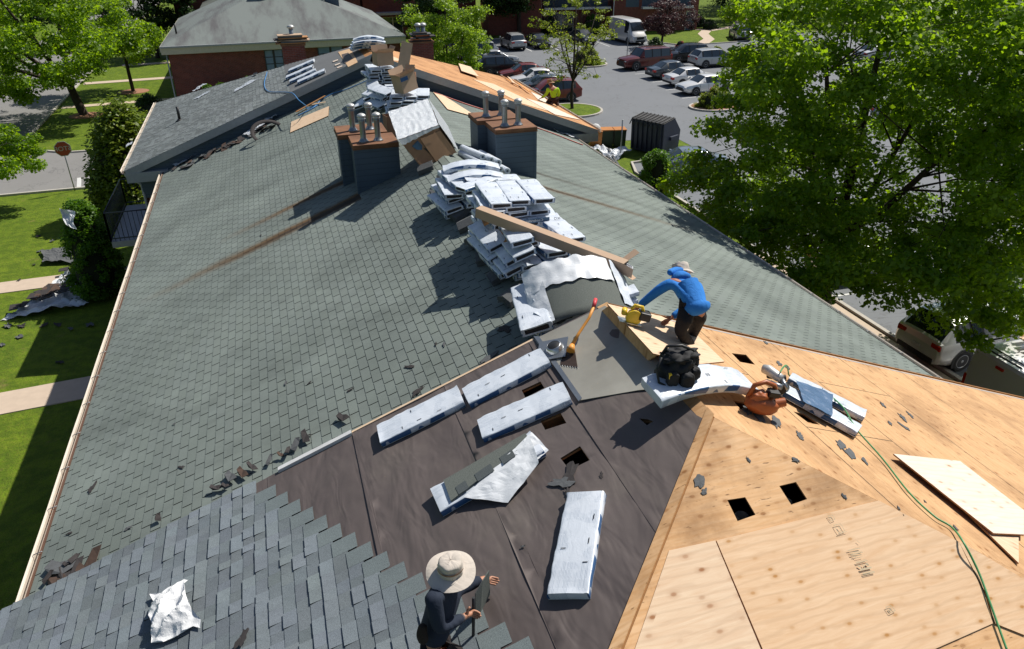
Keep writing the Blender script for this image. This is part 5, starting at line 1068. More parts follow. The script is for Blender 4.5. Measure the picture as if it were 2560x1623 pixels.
t = thing('shingle_bundle', 'torn-open bundle of bare grey shingles curved over the front pile', 'shingle bundle', Mx.Translation((3.42, 8.12, zr+.44)) @ Mx.Rotation(rad(-4), 4, 'Z') @ Mx.Rotation(rad(24), 4, 'X'))
def arc_sheet(x0, x1, y0, y1, R, z, n=18, m=6, wob=.008, seed=1, jag=0):
    mb = MB()
    def fn(u, v):
        x = x0+(x1-x0)*u; y = y0+(y1-y0)*v; a = x/R; y2 = y+(jag*mnoise.noise(V((u*9, seed, 0))) if v in (0, 1) else 0)
        return (R*sin(a), y2, R*cos(a)-R+z+wob*mnoise.noise(V((x*8, y*8, seed)))*2)
    mb.grid(fn, n, m); return mb
for i in range(5): obj('shingle', arc_sheet(-.62, .66, -.52+.012*i, .22, .95-.012*i, -.018*i+.02, wob=.003, seed=i), M['shingle_face'], t, solid=.006)
obj('torn_wrap', arc_sheet(-.74, .50, .02, .42, .97, .045, 30, 12, .012, 9, .05), M['wrap_plain'], t); obj('torn_wrap', arc_sheet(-.76, -.48, -.50, .2, .97, .042, 10, 14, .012, 12, .03), M['wrap_plain'], t); obj('torn_wrap', arc_sheet(.54, .86, -.34, .40, .97, .04, 10, 16, .02, 13, .04), M['wrap'], t)
mb = patch([(-.74, -.50, -.30), (-.50, -.56, -.16), (-.50, -.52, -.06), (-.78, -.48, -.18)], 8, .02, 4); obj('torn_wrap', mb, M['wrap_plain'], t)
mb = patch([(.1, -.50, -.02), (.66, -.50, -.26), (.6, -.56, -.36), (.1, -.56, -.10)], 14, .02, 6); obj('torn_wrap', mb, M['wrap_plain'], t)
# leaning wide bundle on the left slope, below the front pile
Mt, ln = span(GL, (1335, 835), (1312, 728), .42); A = GL.at(1342, 822, .2); B_ = GL.at(1316, 733, .36)
bundle('open2', frame((A+B_)/2, A-B_, (-.28, 0, 1)) @ Mx.Diagonal((1.12, 1.15, 1.3, 1)), 'bluish shaded bundle lying on the left slope at the foot of the front pile')
mb = patch([GL.at(1345, 835, .25), GL.at(1500, 765, .12), GL.at(1495, 790, .02), GL.at(1350, 850, .02)], 18, .03, 8); t = obj('plastic_wrap', mb, M['wrap_dark'] if 'wrap_dark' in M else M['plastic_sheet']); tag(t, 'crumpled dark printed wrapper in front of the leaning bundle', 'plastic wrap')
# far piles between the chimneys and the far gable
stack('pile carrying the tilted carton', 'bundles piled under the tilted carton', [([3.0, 3.35, 3.7], 0, 8, None), ([3.02, 3.36, 3.74], .05, 6, None), ([3.05, 3.4], .0, 10, None), ([3.12, 3.46, 3.8], -.05, 12, None), ([3.2, 3.54, 3.88], .02, 10, None)], 20.5, zr-.02)
stack('pile touching the far gable', 'bundles piled against the far gable', [([3.0, 3.35], 0, 0, None), ([2.98, 3.34], 0, -5, None), ([2.95, 3.3, 3.62], 0, 4, None), ([3.02, 3.37], .05, 0, None), ([2.9, 3.3, 3.6], 0, -4, None), ([2.98, 3.33], .05, 3, None), ([3.0, 3.4], 0, 0, None)], 23.6, zr-.02)
for i, (x, y, z, az, ro) in enumerate(((2.75, 21.6, zr-.02, -15, -20), (2.7, 22.4, zr+.05, 10, -24), (2.82, 21.9, zr+.14, -25, -22), (2.85, 22.7, zr+.25, 5, -20), (2.95, 21.6, zr+.3, -20, -18), (3.3, 22.2, zr+.2, 5, 0), (3.5, 21.9, zr+.32, 20, 0))): put(opens[i % 3], x, y, z, az, ro, 0, ['lowest', 'second', 'third', 'fourth', 'fifth', 'inner lower', 'inner upper'][i]+' loose bundle sliding left between the two far piles', 'loose bundles between the far piles')
for i, (y, z) in enumerate(((27.9, .0), (27.5, .02), (27.75, .11), (27.35, .13), (27.6, .22), (27.2, .23), (27.45, .33))): put('arch3' if i % 2 else 'arch', XR+.02*i-.05, y, ZR+.02+z, 92+i*1.5, label=['lowest', 'second', 'third', 'fourth', 'fifth', 'sixth', 'topmost'][i]+' arched bundle draped over the far ridge', group='arched bundles over the far ridge')
bundle('sag', GLf if 0 else (span(GL, z3b(1745, 890), z3b(1800, 820), .12)[0]), 'single bundle lying loose on the left slope behind the left chimney')
# bent dark packs of ridge pieces set along the left of the ridge
def cap_pack(): 
    t = thing('ridge_cap_pack', '', 'roofing pack'); mb = MB()
    for i in range(5): z = i*.016; mb.prism([(-.17, -.16, z), (.17, -.15, z), (.17, -.15, z+.014), (-.17, -.16, z+.014)], (0, 0, 0)) if 0 else None
    for i in range(6):
        z = i*.017; o = .006*((i*7) % 3-1)
        for s in (-1, 1): mb.mesh([(-.17+o, 0, z+.06), (.17+o, 0, z+.06), (.17+o, s*.14, z), (-.17+o, s*.14, z), (-.17+o, 0, z+.072), (.17+o, 0, z+.072), (.17+o, s*.143, z+.012), (-.17+o, s*.143, z+.012)], [(0, 1, 2, 3)[::s], (4, 7, 6, 5)[::s], (2, 6, 7, 3)[::s] if 0 else (3, 2, 6, 7)[::s], (0, 3, 7, 4)[::s], (1, 5, 6, 2)[::s]])
    obj('pieces', mb, M['scrap'], t); mb = MB(); mb.box((-.02, -.145, -.004), (.02, .145, .0)); return t
cp = None
capl = [(1118, 448), (1100, 487), (1148, 541), (1172, 566), (1194, 608), (1222, 648), (1252, 692), (1284, 748), (1066, 425) , (945, 232), (962, 250), (937, 262), (975, 272), (1000, 225), (988, 250), (925, 240)]
for i, q in enumerate(capl):
    p = GL.at(*q, .03 if i < 9 else .12); Mt = frame(p, (1, 0, TN), (-TN+.12*((i*5) % 3-1), .06*((i*3) % 3-1), 1)) @ Mx.Rotation(rad(12*((i*7) % 5-2)), 4, 'Z') @ Mx.Scale(1.0, 4)
    lb = (['second', 'third', 'fourth', 'fifth', 'sixth', 'seventh', 'eighth', 'nearest', 'first'][i]+' bent dark ridge-cap pack in the row left of the front piles') if i < 9 else 'dark bent ridge-cap pack lying loose among the far piles'
    if cp is None: cp = cap_pack(); cp.matrix_world = Mt; cp['label'] = lb; cp['group'] = 'ridge-cap packs left of the front piles'
    else: dup(cp, Mt, lb, 'ridge-cap packs left of the front piles' if i < 9 else 'ridge-cap packs among the far piles')
# printed wrapper lettering on the front of the pile (reads mirrored in the picture)
lt = text('lettering', 'Cambridge', .062, M['white_paint'], None, None, .0006); 
mb = MB(); mb.box((-.20, -.0, -.035), (.22, .003, .035)); M['print_blue'] = flat('print_blue', (.02,.07,.14), .4); bnd = obj('printed_band', mb, M['print_blue']); tag(bnd, 'dark printed label strip with mirrored lettering on the front of the chimney pile', 'label strip')
bp = V((3.56, 10.31, zr+.475)); bnd.matrix_world = Mx.Translation(bp) @ Mx.Rotation(rad(-2), 4, 'Z'); lt.parent = bnd; lt.matrix_local = Mx.Translation((-.02, -.0012, 0)) @ Mx.Rotation(rad(90), 4, 'X')
lt2 = text('lettering', 'IKO', .06, M['black'], None, None, .0006); lt2.parent = bnd; lt2.matrix_local = Mx.Translation((.34, -.004, .0)) @ Mx.Rotation(rad(90), 4, 'X')
# old plank edges between the bundles
def plank(A, B_, w_, th, mat, label, up=(0, 0, 1), nm='plank'):
    A, B_ = V(A), V(B_); Mt = frame((A+B_)/2, B_-A, up); L_ = (B_-A).length; mb = MB(); mb.box((-L_/2, -w_/2, 0), (L_/2, w_/2, th)); t = obj(nm, mb, M[mat], bevel=.002); t.matrix_world = Mt; return tag(t, label, 'plank')
plank((2.93, 10.75, zr+.42), (3.05, 9.55, zr+.26), .10, .03, 'board', 'old brown plank wedged under the long carton beside the slumped bundles', (-.5, 0, 1)); plank((2.86, 11.6, zr+.6), (2.9, 10.5, zr+.3), .08, .03, 'board', 'old brown plank along the left side of the chimney pile', (-.5, 0, 1))
# ------------------------------------------------------------------ people
def atY(q, Y): r_ = ray(*q); k_ = Y/r_.y; return V((r_.x*k_, Y, CAMZ+r_.z*k_))
def skin(name, joints, edges, mat, parent, root=0, sub=2, world=True, smooth=.6):
    ks = list(joints); base = V(parent.location) if parent else V((0, 0, 0)); idx = {k_: i for i, k_ in enumerate(ks)}
    me = bpy.data.meshes.new(name); me.from_pydata([tuple(V(joints[k_][0])-base) for k_ in ks], [(idx[a], idx[b]) for a, b in edges], [])
    o = bpy.data.objects.new(name, me); C.objects.link(o); md = o.modifiers.new('skin', 'SKIN'); md.use_smooth_shade = True; md.branch_smoothing = smooth
    for i, k_ in enumerate(ks):
        rr = joints[k_][1]; sv = me.skin_vertices[0].data[i]; sv.radius = rr if hasattr(rr, '__len__') else (rr, rr); sv.use_root = (i == root)
    s_ = o.modifiers.new('sub', 'SUBSURF'); s_.levels = s_.render_levels = sub
    me.materials.append(M[mat]) ; dg = bpy.context.evaluated_depsgraph_get(); dg.update(); m2 = bpy.data.meshes.new_from_object(o.evaluated_get(dg)); m2.materials.clear(); m2.materials.append(M[mat])
    m2.polygons.foreach_set('use_smooth', [True]*len(m2.polygons)); bpy.data.objects.remove(o); o = bpy.data.objects.new(name, m2); C.objects.link(o); o.parent = parent; return o
M['skin'] = flat('skin_tone', (.42,.20,.12), .55, var=.06); M['skin_sun'] = flat('skin_sunburnt', (.36,.14,.08), .5, var=.08)
def cloth(name, c, sc=14): k = NM(name, .85, 0, .25); k.col(k.mix(k.noise(3, 3), tuple(x*.82 for x in c), c)); k.bump(k.noise(sc, 3, .5, k.map((1, 1, .4)), .8), .45, .03); M[name] = k.m
cloth('blue_shirt', (.03,.20,.60)); cloth('black_pants', (.022,.018,.018)); cloth('navy_shirt', (.022,.030,.05)); cloth('hat_tan', (.56,.50,.44), 9); cloth('hivis', (.50,.78,.03)); cloth('brown_pants', (.05,.022,.018)); cloth('grey_sleeve', (.12,.10,.10)); cloth('boot', (.03,.022,.016))
def hand(J, E_, wr, pre, d, side, curl=.5, s=1.0, thumbdir=None):
    """adds palm, five fingers to joint dict; d = direction of fingers, side = across the palm (towards thumb), curl bends towards n"""
    w_ = V(J[wr][0]); d = V(d).normalized(); side = V(side); side = (side-d*side.dot(d)).normalized(); n = d.cross(side)
    pm = w_+d*.045*s; J[pre+'p'] = (pm, (.030*s, .020*s)); E_.append((wr, pre+'p'))
    for i, (off, ln) in enumerate(((.027, .066), (.010, .076), (-.008, .071), (-.024, .056))):
        k0 = pm+d*.040*s+side*off*s; J[f'{pre}{i}a'] = (k0, .0105*s); E_.append((pre+'p', f'{pre}{i}a')); p = k0; dd = d.copy(); prev = f'{pre}{i}a'
        for q, (f, rr) in enumerate(((.45, .0095), (.32, .009), (.23, .0075))):
            dd = (dd*cos(curl)+n*sin(curl)).normalized() if curl else dd; nn = dd.cross(side); n2 = nn; p = p+dd*ln*f*s; nm = f'{pre}{i}{"bcd"[q]}'; J[nm] = (p, rr*s); E_.append((prev, nm)); prev = nm
    td = (V(thumbdir) if thumbdir is not None else (side*.75+d*.55+n*.3)).normalized(); a = w_+d*.022*s+side*.026*s; J[pre+'ta'] = (a, .013*s); J[pre+'tb'] = (a+td*.032*s, .0115*s); J[pre+'tc'] = (a+(td+d*.25).normalized()*.060*s, .0095*s); E_.extend([(pre+'p', pre+'ta'), (pre+'ta', pre+'tb'), (pre+'tb', pre+'tc')])
# --- worker in blue bending over the circular saw
PB = thing('person', 'man in blue long-sleeved shirt and tan hat bending down to saw the pale panel', 'person', V((3.9, 6.3, 8.84)))
j = lambda x, y, Y: atY((x, y), Y)
J = dict(pel=(j(1740, 770, 6.12), (.13, .115)), sp=(j(1732, 740, 6.22), (.145, .125)), ch=(j(1714, 712, 6.36), (.168, .135)), nk=(j(1692, 693, 6.52), .043), hd=(j(1694, 684, 6.64), (.085, .095)), hd2=(j(1697, 678, 6.74), (.08, .085)), nose=(j(1688, 690, 6.76), .02),
   sl=(j(1681, 702, 6.40), .062), el=(j(1641, 730, 6.46), .043), wl=(j(1598, 765, 6.55), .03), sr=(j(1742, 712, 6.42), .062), er=(j(1716, 770, 6.56), .045), wr=(j(1680, 793, 6.52), .029),
   hl=(j(1722, 778, 6.10), .082), kl=(j(1699, 826, 6.08), .058), al=(j(1728, 866, 6.22), .045), fl=(j(1716, 876, 6.28), .042), hr=(j(1753, 778, 6.2), .082), kr=(j(1737, 822, 6.42), .056), ar=(j(1722, 854, 6.48), .045), fr=(j(1703, 858, 6.52), .04))
E_ = [('pel','sp'),('sp','ch'),('ch','nk'),('nk','hd'),('hd','hd2'),('hd2','nose'),('ch','sl'),('sl','el'),('el','wl'),('ch','sr'),('sr','er'),('er','wr'),('pel','hl'),('hl','kl'),('kl','al'),('al','fl'),('pel','hr'),('hr','kr'),('kr','ar'),('ar','fr')]
hand(J, E_, 'wl', 'L', j(1583, 779, 6.56)-J['wl'][0], (.2, .9, .3), .55, .95); hand(J, E_, 'wr', 'R', j(1664, 806, 6.5)-J['wr'][0], (-.5, .2, .8), .25, .95, j(1650, 797, 6.5)-J['wr'][0])
shr = lambda D, ks, g: {k_: (D[k_][0], tuple(x+g for x in (D[k_][1] if hasattr(D[k_][1], '__len__') else (D[k_][1],)*2))) for k_ in ks}
CL = ('pel','sp','ch','sl','sr','hl','hr','el','er','kl','kr','sn','sf','en','ef','hn','hf','kn','kf'); JB = {k_: (v[0], tuple(x*(.62 if k_ in CL else .86) for x in v[1]) if hasattr(v[1], '__len__') else (v[1]*.68 if k_ in CL else v[1]*.95)) for k_, v in J.items()}
skin('body', JB, E_, 'skin_sun', PB, sub=1)
sk_ = shr(J, ['sp','ch','sl','el','wl','sr','er','wr'], .012); sk_['hem'] = (j(1740, 762, 6.14), (.165, .15)); sk_['hem2'] = (j(1743, 783, 6.14), (.172, .155)); sk_['nb'] = (J['nk'][0], .07)
skin('shirt', sk_, [('hem2','hem'),('hem','sp'),('sp','ch'),('ch','nb'),('ch','sl'),('sl','el'),('el','wl'),('ch','sr'),('sr','er'),('er','wr')], 'blue_shirt', PB)
skin('collar', {'a': (J['ch'][0].lerp(J['nk'][0], .15), (.15, .13)), 'b': (J['ch'][0].lerp(J['nk'][0], .65), .115), 'c': (J['nk'][0].lerp(J['hd'][0], .3), .085)}, [('a','b'),('b','c')], 'blue_shirt', PB)
for L3 in (('hl','kl','al'), ('hr','kr','ar')):
    pk = shr(J, L3, .014); pk['top'] = (J['pel'][0].lerp(J[L3[0]][0], .9)+V((0, .02, .0)), .08); skin('trouser_leg', pk, [('top', L3[0]), (L3[0], L3[1]), (L3[1], L3[2])], 'black_pants', PB)
for a, b in (('al','fl'),('ar','fr')):
    skin('boot', {'a': (J[a][0]-V((0,0,.02)), .052), 'b': (J[b][0], .05), 'c': (J[b][0]+(J[b][0]-J[a][0]).normalized()*.09, .038)}, [('a','b'),('b','c')], 'boot', PB)
def hat(parent, c, nrm, rb, rc, hc, mat, droop=.03, fwd=(1, 0, 0), rim2=1.0, band=None):
    n = V(nrm).normalized(); T = frame(c, fwd, n); T = Mx.Translation(-V(parent.location)) @ T; mb = MB(); ns = 40
    def brim(u, v): a = 2*pi*u; r_ = rc+(rb-rc)*v; return (r_*cos(a)*rim2, r_*sin(a), -droop*v**1.6+.012*v*sin(3*a+1)+.0006*sin(v*42))
    mb.grid(brim, ns, 9, M=T); mb.grid(lambda u, v: (lambda q: (q[0], q[1], q[2]-.004))(brim(1-u, v)), ns, 9, M=T)
    h = obj('hat', mb, M[mat], parent); mb = MB()
    prof = [(rc*1.02, -.005), (rc*1.0, .03), (rc*.97, .06), (rc*.94, hc*.75), (rc*.86, hc*.93), (rc*.6, hc), (.001, hc*1.01)]
    def crown(u, v):
        x = v*(len(prof)-1); i = min(int(x), len(prof)-2); f = x-i; r_ = prof[i][0]*(1-f)+prof[i+1][0]*f; z = prof[i][1]*(1-f)+prof[i+1][1]*f; a = 2*pi*u; d = .010*mnoise.noise(V((cos(a)*2, sin(a)*2, z*22))); return ((r_+d)*cos(a)*1.08, (r_+d)*sin(a), z+d*.8)
    mb.grid(crown, 30, 16, M=T); c_ = obj('crown', mb, M[mat]); c_.parent = h
    if band:
        mb = MB(); mb.grid(lambda u, v: ((rc*1.015+.002)*cos(2*pi*u)*1.08, (rc*1.015+.002)*sin(2*pi*u), .004+.034*v), 30, 2, M=T); b = obj('hat_band', mb, M[band]); b.parent = h
    return h, T
hat(PB, j(1703, 677, 6.72), (.1, .75, 1), .135, .088, .09, 'hat_tan', .035)
skin('hood', {'a': (j(1672, 682, 6.50), .035), 'b': (j(1690, 676, 6.62), .045), 'c': (j(1708, 677, 6.62), .035)}, [('a','b'),('b','c')], 'blue_shirt', PB)
# --- worker with the wide sun hat, in front
PH = thing('person', 'man in navy shirt and wide beige sun hat kneeling at the stair-stepped shingles', 'person', V((.6, 3.95, 8.0)))
J = dict(pel=(j(1078, 1612, 3.86), (.135, .12)), sp=(j(1088, 1565, 3.88), (.125, .11)), ch=(j(1103, 1505, 3.92), (.145, .115)), nk=(j(1116, 1464, 3.95), .055), hd=(j(1124, 1440, 3.97), (.078, .088)), hd2=(j(1127, 1424, 3.97), (.078, .085)), nose=(j(1146, 1440, 4.04), .014), chin=(j(1140, 1452, 4.0), .03),
   sn=(j(1082, 1492, 3.80), .058), en=(j(1098, 1573, 3.74), .044), wn=(j(1161, 1542, 3.86), .031), sf=(j(1138, 1470, 4.06), .055), ef=(j(1172, 1463, 4.16), .042), wf=(j(1208, 1447, 4.2), .029),
   hn=(j(1085, 1632, 3.82), .092), kn=(j(1150, 1640, 3.86), .075), an=(j(1130, 1700, 3.66), .05), hf=(j(1090, 1612, 3.98), .092), kf=(j(1155, 1618, 4.06), .075), af=(j(1105, 1650, 4.1), .05))
E_ = [('pel','sp'),('sp','ch'),('ch','nk'),('nk','hd'),('hd','hd2'),('hd2','nose'),('hd','chin'),('ch','sn'),('sn','en'),('en','wn'),('ch','sf'),('sf','ef'),('ef','wf'),('pel','hn'),('hn','kn'),('kn','an'),('pel','hf'),('hf','kf'),('kf','af')]
hand(J, E_, 'wn', 'N', j(1184, 1532, 3.90)-J['wn'][0], j(1176, 1500, 3.88)-J['wn'][0], .95, .98, j(1180, 1492, 3.9)-j(1172, 1528, 3.9)); hand(J, E_, 'wf', 'F', j(1232, 1452, 4.22)-J['wf'][0], (.2, .5, .8), .62, .98, (.2, -.3, -.7))
JB = {k_: (v[0], tuple(x*(.62 if k_ in CL else .86) for x in v[1]) if hasattr(v[1], '__len__') else (v[1]*.68 if k_ in CL else v[1])) for k_, v in J.items()}
skin('body', JB, E_, 'skin', PH, sub=1)
sk_ = shr(J, ['pel','sp','ch','sn','en','sf','ef'], .013); sk_['nb'] = (J['nk'][0], .066); sk_['wn'] = (J['wn'][0].lerp(J['en'][0], .05), .04); sk_['wf'] = (J['wf'][0].lerp(J['ef'][0], .10), .038)
skin('shirt', sk_, [('pel','sp'),('sp','ch'),('ch','nb'),('ch','sn'),('sn','en'),('en','wn'),('ch','sf'),('sf','ef'),('ef','wf')], 'navy_shirt', PH)
pk = shr(J, ['pel','hn','kn','an','hf','kf','af'], .02); skin('trousers', pk, [('pel','hn'),('hn','kn'),('kn','an'),('pel','hf'),('hf','kf'),('kf','af')], 'black_pants', PH)
skin('glove_cuff', {'a': (J['wn'][0].lerp(J['en'][0], .18), .0405), 'b': (J['wn'][0].lerp(J['en'][0], .02), .037)}, [('a','b')], 'grey_sleeve', PH)
h, T = hat(PH, j(1127, 1424, 3.975), (-.03, -.22, 1), .178, .088, .125, 'hat_tan', .022, fwd=(1, .2, 0), rim2=1.03)
mb = MB(); mb.grid(lambda u, v: ((.0935)*cos(pi*(.95+u*.8))*1.08, .0935*sin(pi*(.95+u*.8)), .052+.016*v), 20, 1, M=T); c_ = obj('stitched_trim', mb, M['card_dark']); c_.parent = h
skin('tool_pouch', {'a': (j(1058, 1560, 3.78), .03), 'b': (j(1054, 1585, 3.76), .045), 'c': (j(1060, 1606, 3.76), .04)}, [('a','b'),('b','c')], 'boot', PH)
A, B_, C_, D_ = j(1223, 1427, 4.17), j(1231, 1625, 4.22), j(1190, 1640, 4.02), j(1189, 1484, 4.05)
A2, B2 = j(1207, 1452, 4.10), j(1210, 1650, 4.13)
mb = MB(); nn = (B_-A).cross(D_-A).normalized()*.006; mb.prism([A, B_+(B_-A)*.3, B2+(B_-A)*.3, A2], nn, 0); mb.prism([A2, B2+(B_-A)*.3, C_+(C_-D_)*.3, D_], nn, 0, side=1)
t = obj('shingle', mb, [M['shingle_face'], M['scrap']]); tag(t, 'long grey-green shingle strip held upright by the man in the sun hat', 'shingle')
mb = MB(); a, b = j(1184, 1494, 3.93), j(1183, 1640, 3.90); mb.tube([a, a.lerp(b, .25), b], [.0125, .0135, .011], 8); t = obj('pry_bar', mb, M['black']); tag(t, 'black bar gripped upright by the man in the sun hat', 'tool')
# --- worker in the high-visibility shirt on the far plywood
PY = thing('person', 'man in bright yellow-green shirt kneeling at the far eave of the plywood roof', 'person', V((11.0, 30.1, 6.12)))
Y0 = 30.15
J = dict(pel=(j(1384, 247, Y0), (.16, .14)), sp=(j(1383, 236, Y0), (.15, .12)), ch=(j(1383, 224, Y0+.02), (.19, .13)), nk=(j(1379, 214, Y0+.1), .06), hd=(j(1376, 209, Y0+.18), .10), nose=(j(1373, 209, Y0+.3), .03), sl=(j(1372, 221, Y0), .07), el=(j(1366, 236, Y0-.02), .055), wl=(j(1354, 245, Y0+.02), .035),
   sr=(j(1394, 221, Y0), .07), er=(j(1398, 236, Y0+.02), .055), wr=(j(1390, 247, Y0+.2), .035), hl=(j(1378, 250, Y0), .1), kl=(j(1368, 257, Y0+.15), .085), al=(j(1380, 261, Y0-.25), .05), hr=(j(1390, 250, Y0), .1), kr=(j(1392, 258, Y0+.2), .085), ar=(j(1394, 262, Y0-.2), .05))
E_ = [('pel','sp'),('sp','ch'),('ch','nk'),('nk','hd'),('hd','nose'),('ch','sl'),('sl','el'),('el','wl'),('ch','sr'),('sr','er'),('er','wr'),('pel','hl'),('hl','kl'),('kl','al'),('pel','hr'),('hr','kr'),('kr','ar')]
hand(J, E_, 'wl', 'L', j(1347, 248, Y0+.03)-J['wl'][0], (0, 1, 0), .3); hand(J, E_, 'wr', 'R', V((-.3, .2, -.5)), (0, 1, 0), .5)
skin('body', {k_: (v[0], tuple(x*.86 for x in v[1]) if hasattr(v[1], '__len__') else v[1]*.9) for k_, v in J.items()}, E_, 'skin_sun', PY, sub=1)
skin('shirt', {**shr(J, ['sp','ch','sl','el','wl','sr','er','wr'], .012), 'hem': (j(1384, 243, Y0), (.185, .155))}, [('hem','sp'),('sp','ch'),('ch','sl'),('sl','el'),('el','wl'),('ch','sr'),('sr','er'),('er','wr')], 'hivis', PY)
skin('trousers', shr(J, ['pel','hl','kl','al','hr','kr','ar'], .015), [('pel','hl'),('hl','kl'),('kl','al'),('pel','hr'),('hr','kr'),('kr','ar')], 'brown_pants', PY)
hat(PY, j(1375, 206, Y0+.18), (-.15, .2, 1), .19, .105, .13, 'hat_brown' if 'hat_brown' in M else 'card_dark', .03)
# ------------------------------------------------------------------ loose things on the roof
def flatthing(name, pl, pts, mat, label, cat, th=.012, lift=.012, side=None, group=None, warp=0):
    P = [pl.at(*q, lift) for q in pts]; c = sum(P, V((0, 0, 0)))/len(P); T = frame(c, P[1]-P[0], pl.n); I = T.inverted(); L_ = [I @ p for p in P]
    if warp: L_ = [V((p.x, p.y, p.z+warp*((i % 2)))) for i, p in enumerate(L_)]
    mb = MB(); mb.prism(L_ if (L_[1]-L_[0]).cross(L_[2]-L_[1]).z > 0 else L_[::-1], (0, 0, -th), side=1 if side else 0); t = obj(name, mb, [M[mat], M[side]] if side else M[mat]); t.matrix_world = T; return tag(t, label, cat, group)
# sawn pale panel on the right slope overhanging the ridge
sc = lambda x, y: (1480+x/3.47, 620+y/3.47)
flatthing('plywood_sheet', NR, [sc(135, 485), sc(600, 590), sc(890, 735), sc(1150, 985), sc(910, 1010), sc(600, 930), sc(530, 915)], 'pale_ply', 'pale new panel being sawn, overhanging the near ridge', 'plywood', .014, .12, 'board')
mb = MB(); A, B_ = NL.at(*sc(85, 545), .05), NL.at(*sc(480, 975), .05); C_, D_ = NR.at(*sc(560, 925), .10), NR.at(*sc(150, 500), .10); mb.prism([A, B_, C_, D_], (.01, 0, -.012)); t = obj('board', mb, M['old_ply']); tag(t, 'old brown board edge along the ridge under the sawn pale panel', 'board')
t8 = lambda x, y: (1700+x/2.8, 1080+y/2.8)
flatthing('plywood_sheet', NR, [t8(1495, 153), t8(1960, 203), t8(2408, 548), t8(2408, 718), t8(2195, 708)], 'white_ply', 'whitish loose plywood sheet with two cut corners on the right slope', 'plywood', .014, .06, 'board')
flatthing('plywood_sheet', NR, [t8(1900, 460), t8(2370, 718), t8(2372, 918)], 'pale_ply', 'narrow pointed plywood offcut under the whitish loose sheet', 'plywood', .014, .03, 'board')
t1 = lambda x, y: (640+x/3.636, 200+y/3.636)
flatthing('plywood_sheet', GL, [t1(320, 380), t1(662, 238), t1(656, 325), t1(310, 478)], 'pale_ply', 'small pale plywood rectangle on the green slope below the far gable', 'plywood', .012, .03, 'board')
flatthing('plywood_sheet', GR, [(1083, 230), (1106, 237), (1197, 294), (1119, 273)], 'pale_ply', 'pointed pale plywood piece on the right slope behind the big tipped carton', 'plywood', .012, .04, 'board')
z3 = lambda x, y: (1100+x/3.44, y/3.44)
flatthing('plywood_sheet', NR, [z3(160, 545), z3(265, 575), z3(335, 660), z3(185, 610)], 'pale_ply', 'pale offcut propped near the far ridge of the plywood roof', 'plywood', .012, .10, 'board')
flatthing('plywood_sheet', NR, [z3(740, 845), z3(900, 890), z3(1210, 1030), z3(990, 985)], 'white_ply', 'long whitish panel in front of the kneeling far roofer', 'plywood', .012, .03, 'board')
flatthing('plywood_sheet', NR, [z3(780, 790), z3(890, 835), z3(960, 900), z3(850, 862)], 'white_ply', 'whitish panel behind the kneeling far roofer', 'plywood', .012, .02, 'board')
for i in range(6):
    a, b = z3(525+i*22+(i % 2)*40, 650+i*14), z3(600+i*34, 690+i*17+(i % 3)*8)
    A, B_ = NR.at(*a, .04+.01*i), NR.at(*b, .04+.01*i); plank(A, B_, .12, .02, ['board', 'pale_ply', 'handle_wood'][i % 3], 'splintered board in the heap at the far eave of the plywood roof', NR.n, 'board')['group'] = 'splintered boards at the far eave'
plank(GL.at(*t1(370, 300), .05), GL.at(*t1(628, 140), .10), .13, .02, 'board', 'brown board leaning on the coil of blue rope below the gable', GL.n, 'board')
plank(GL.at(*t1(470, 240), .03), GL.at(*t1(628, 202), .05), .06, .02, 'pale_ply', 'thin pale batten beside the coil of blue rope', GL.n, 'board')
# ropes and hoses
def cord(name, pts, r_, mat, label, cat='cord', n=6):
    P = [V(p) for p in pts]; out = []
    for i in range(len(P)-1):
        p0, p1, p2, p3 = P[max(i-1, 0)], P[i], P[i+1], P[min(i+2, len(P)-1)]
        for k_ in range(n): t = k_/n; out.append(.5*((2*p1)+(p2-p0)*t+(2*p0-5*p1+4*p2-p3)*t*t+(3*p1-p0-3*p2+p3)*t**3))
    out.append(P[-1]); mb = MB(); mb.tube(out, r_, 6); return tag(obj(name, mb, M[mat]), label, cat)
h1 = lambda x, y: (1840+x/6.94, 900+y/6.94)
hp = [NR.at(*h1(765, 215), .28), NR.at(*h1(820, 130), .30), NR.at(*h1(880, 95), .26), NR.at(*h1(905, 190), .14), NR.at(*h1(940, 280), .05), NR.at(*h1(1180, 375), .03), NR.at(*h1(1500, 520), .02), NR.at(*h1(1780, 745), .12), NR.at(*h1(1900, 880), .12), NR.at(*h1(2000, 1050), .10), NR.at(*h1(2130, 1250), .06), NR.at(*t8(1420, 190), .03), NR.at(*t8(1600, 420), .03), NR.at(*t8(1780, 590), .03), NR.at(*t8(1900, 665), .03), NR.at(*t8(1985, 775), .04)]
hp += [HP.at(*t8(2090, 980), .034), HP.at(*t8(2165, 1180), .034), HP.at(*t8(2225, 1350), .03), HP.at(*t8(2290, 1530), .03)]
cord('air_hose', hp, .0085, 'green_hose', 'thin green air hose running from the nailer down across the plywood', 'hose')
t1a = lambda x, y: (x/2.8, y/2.8)
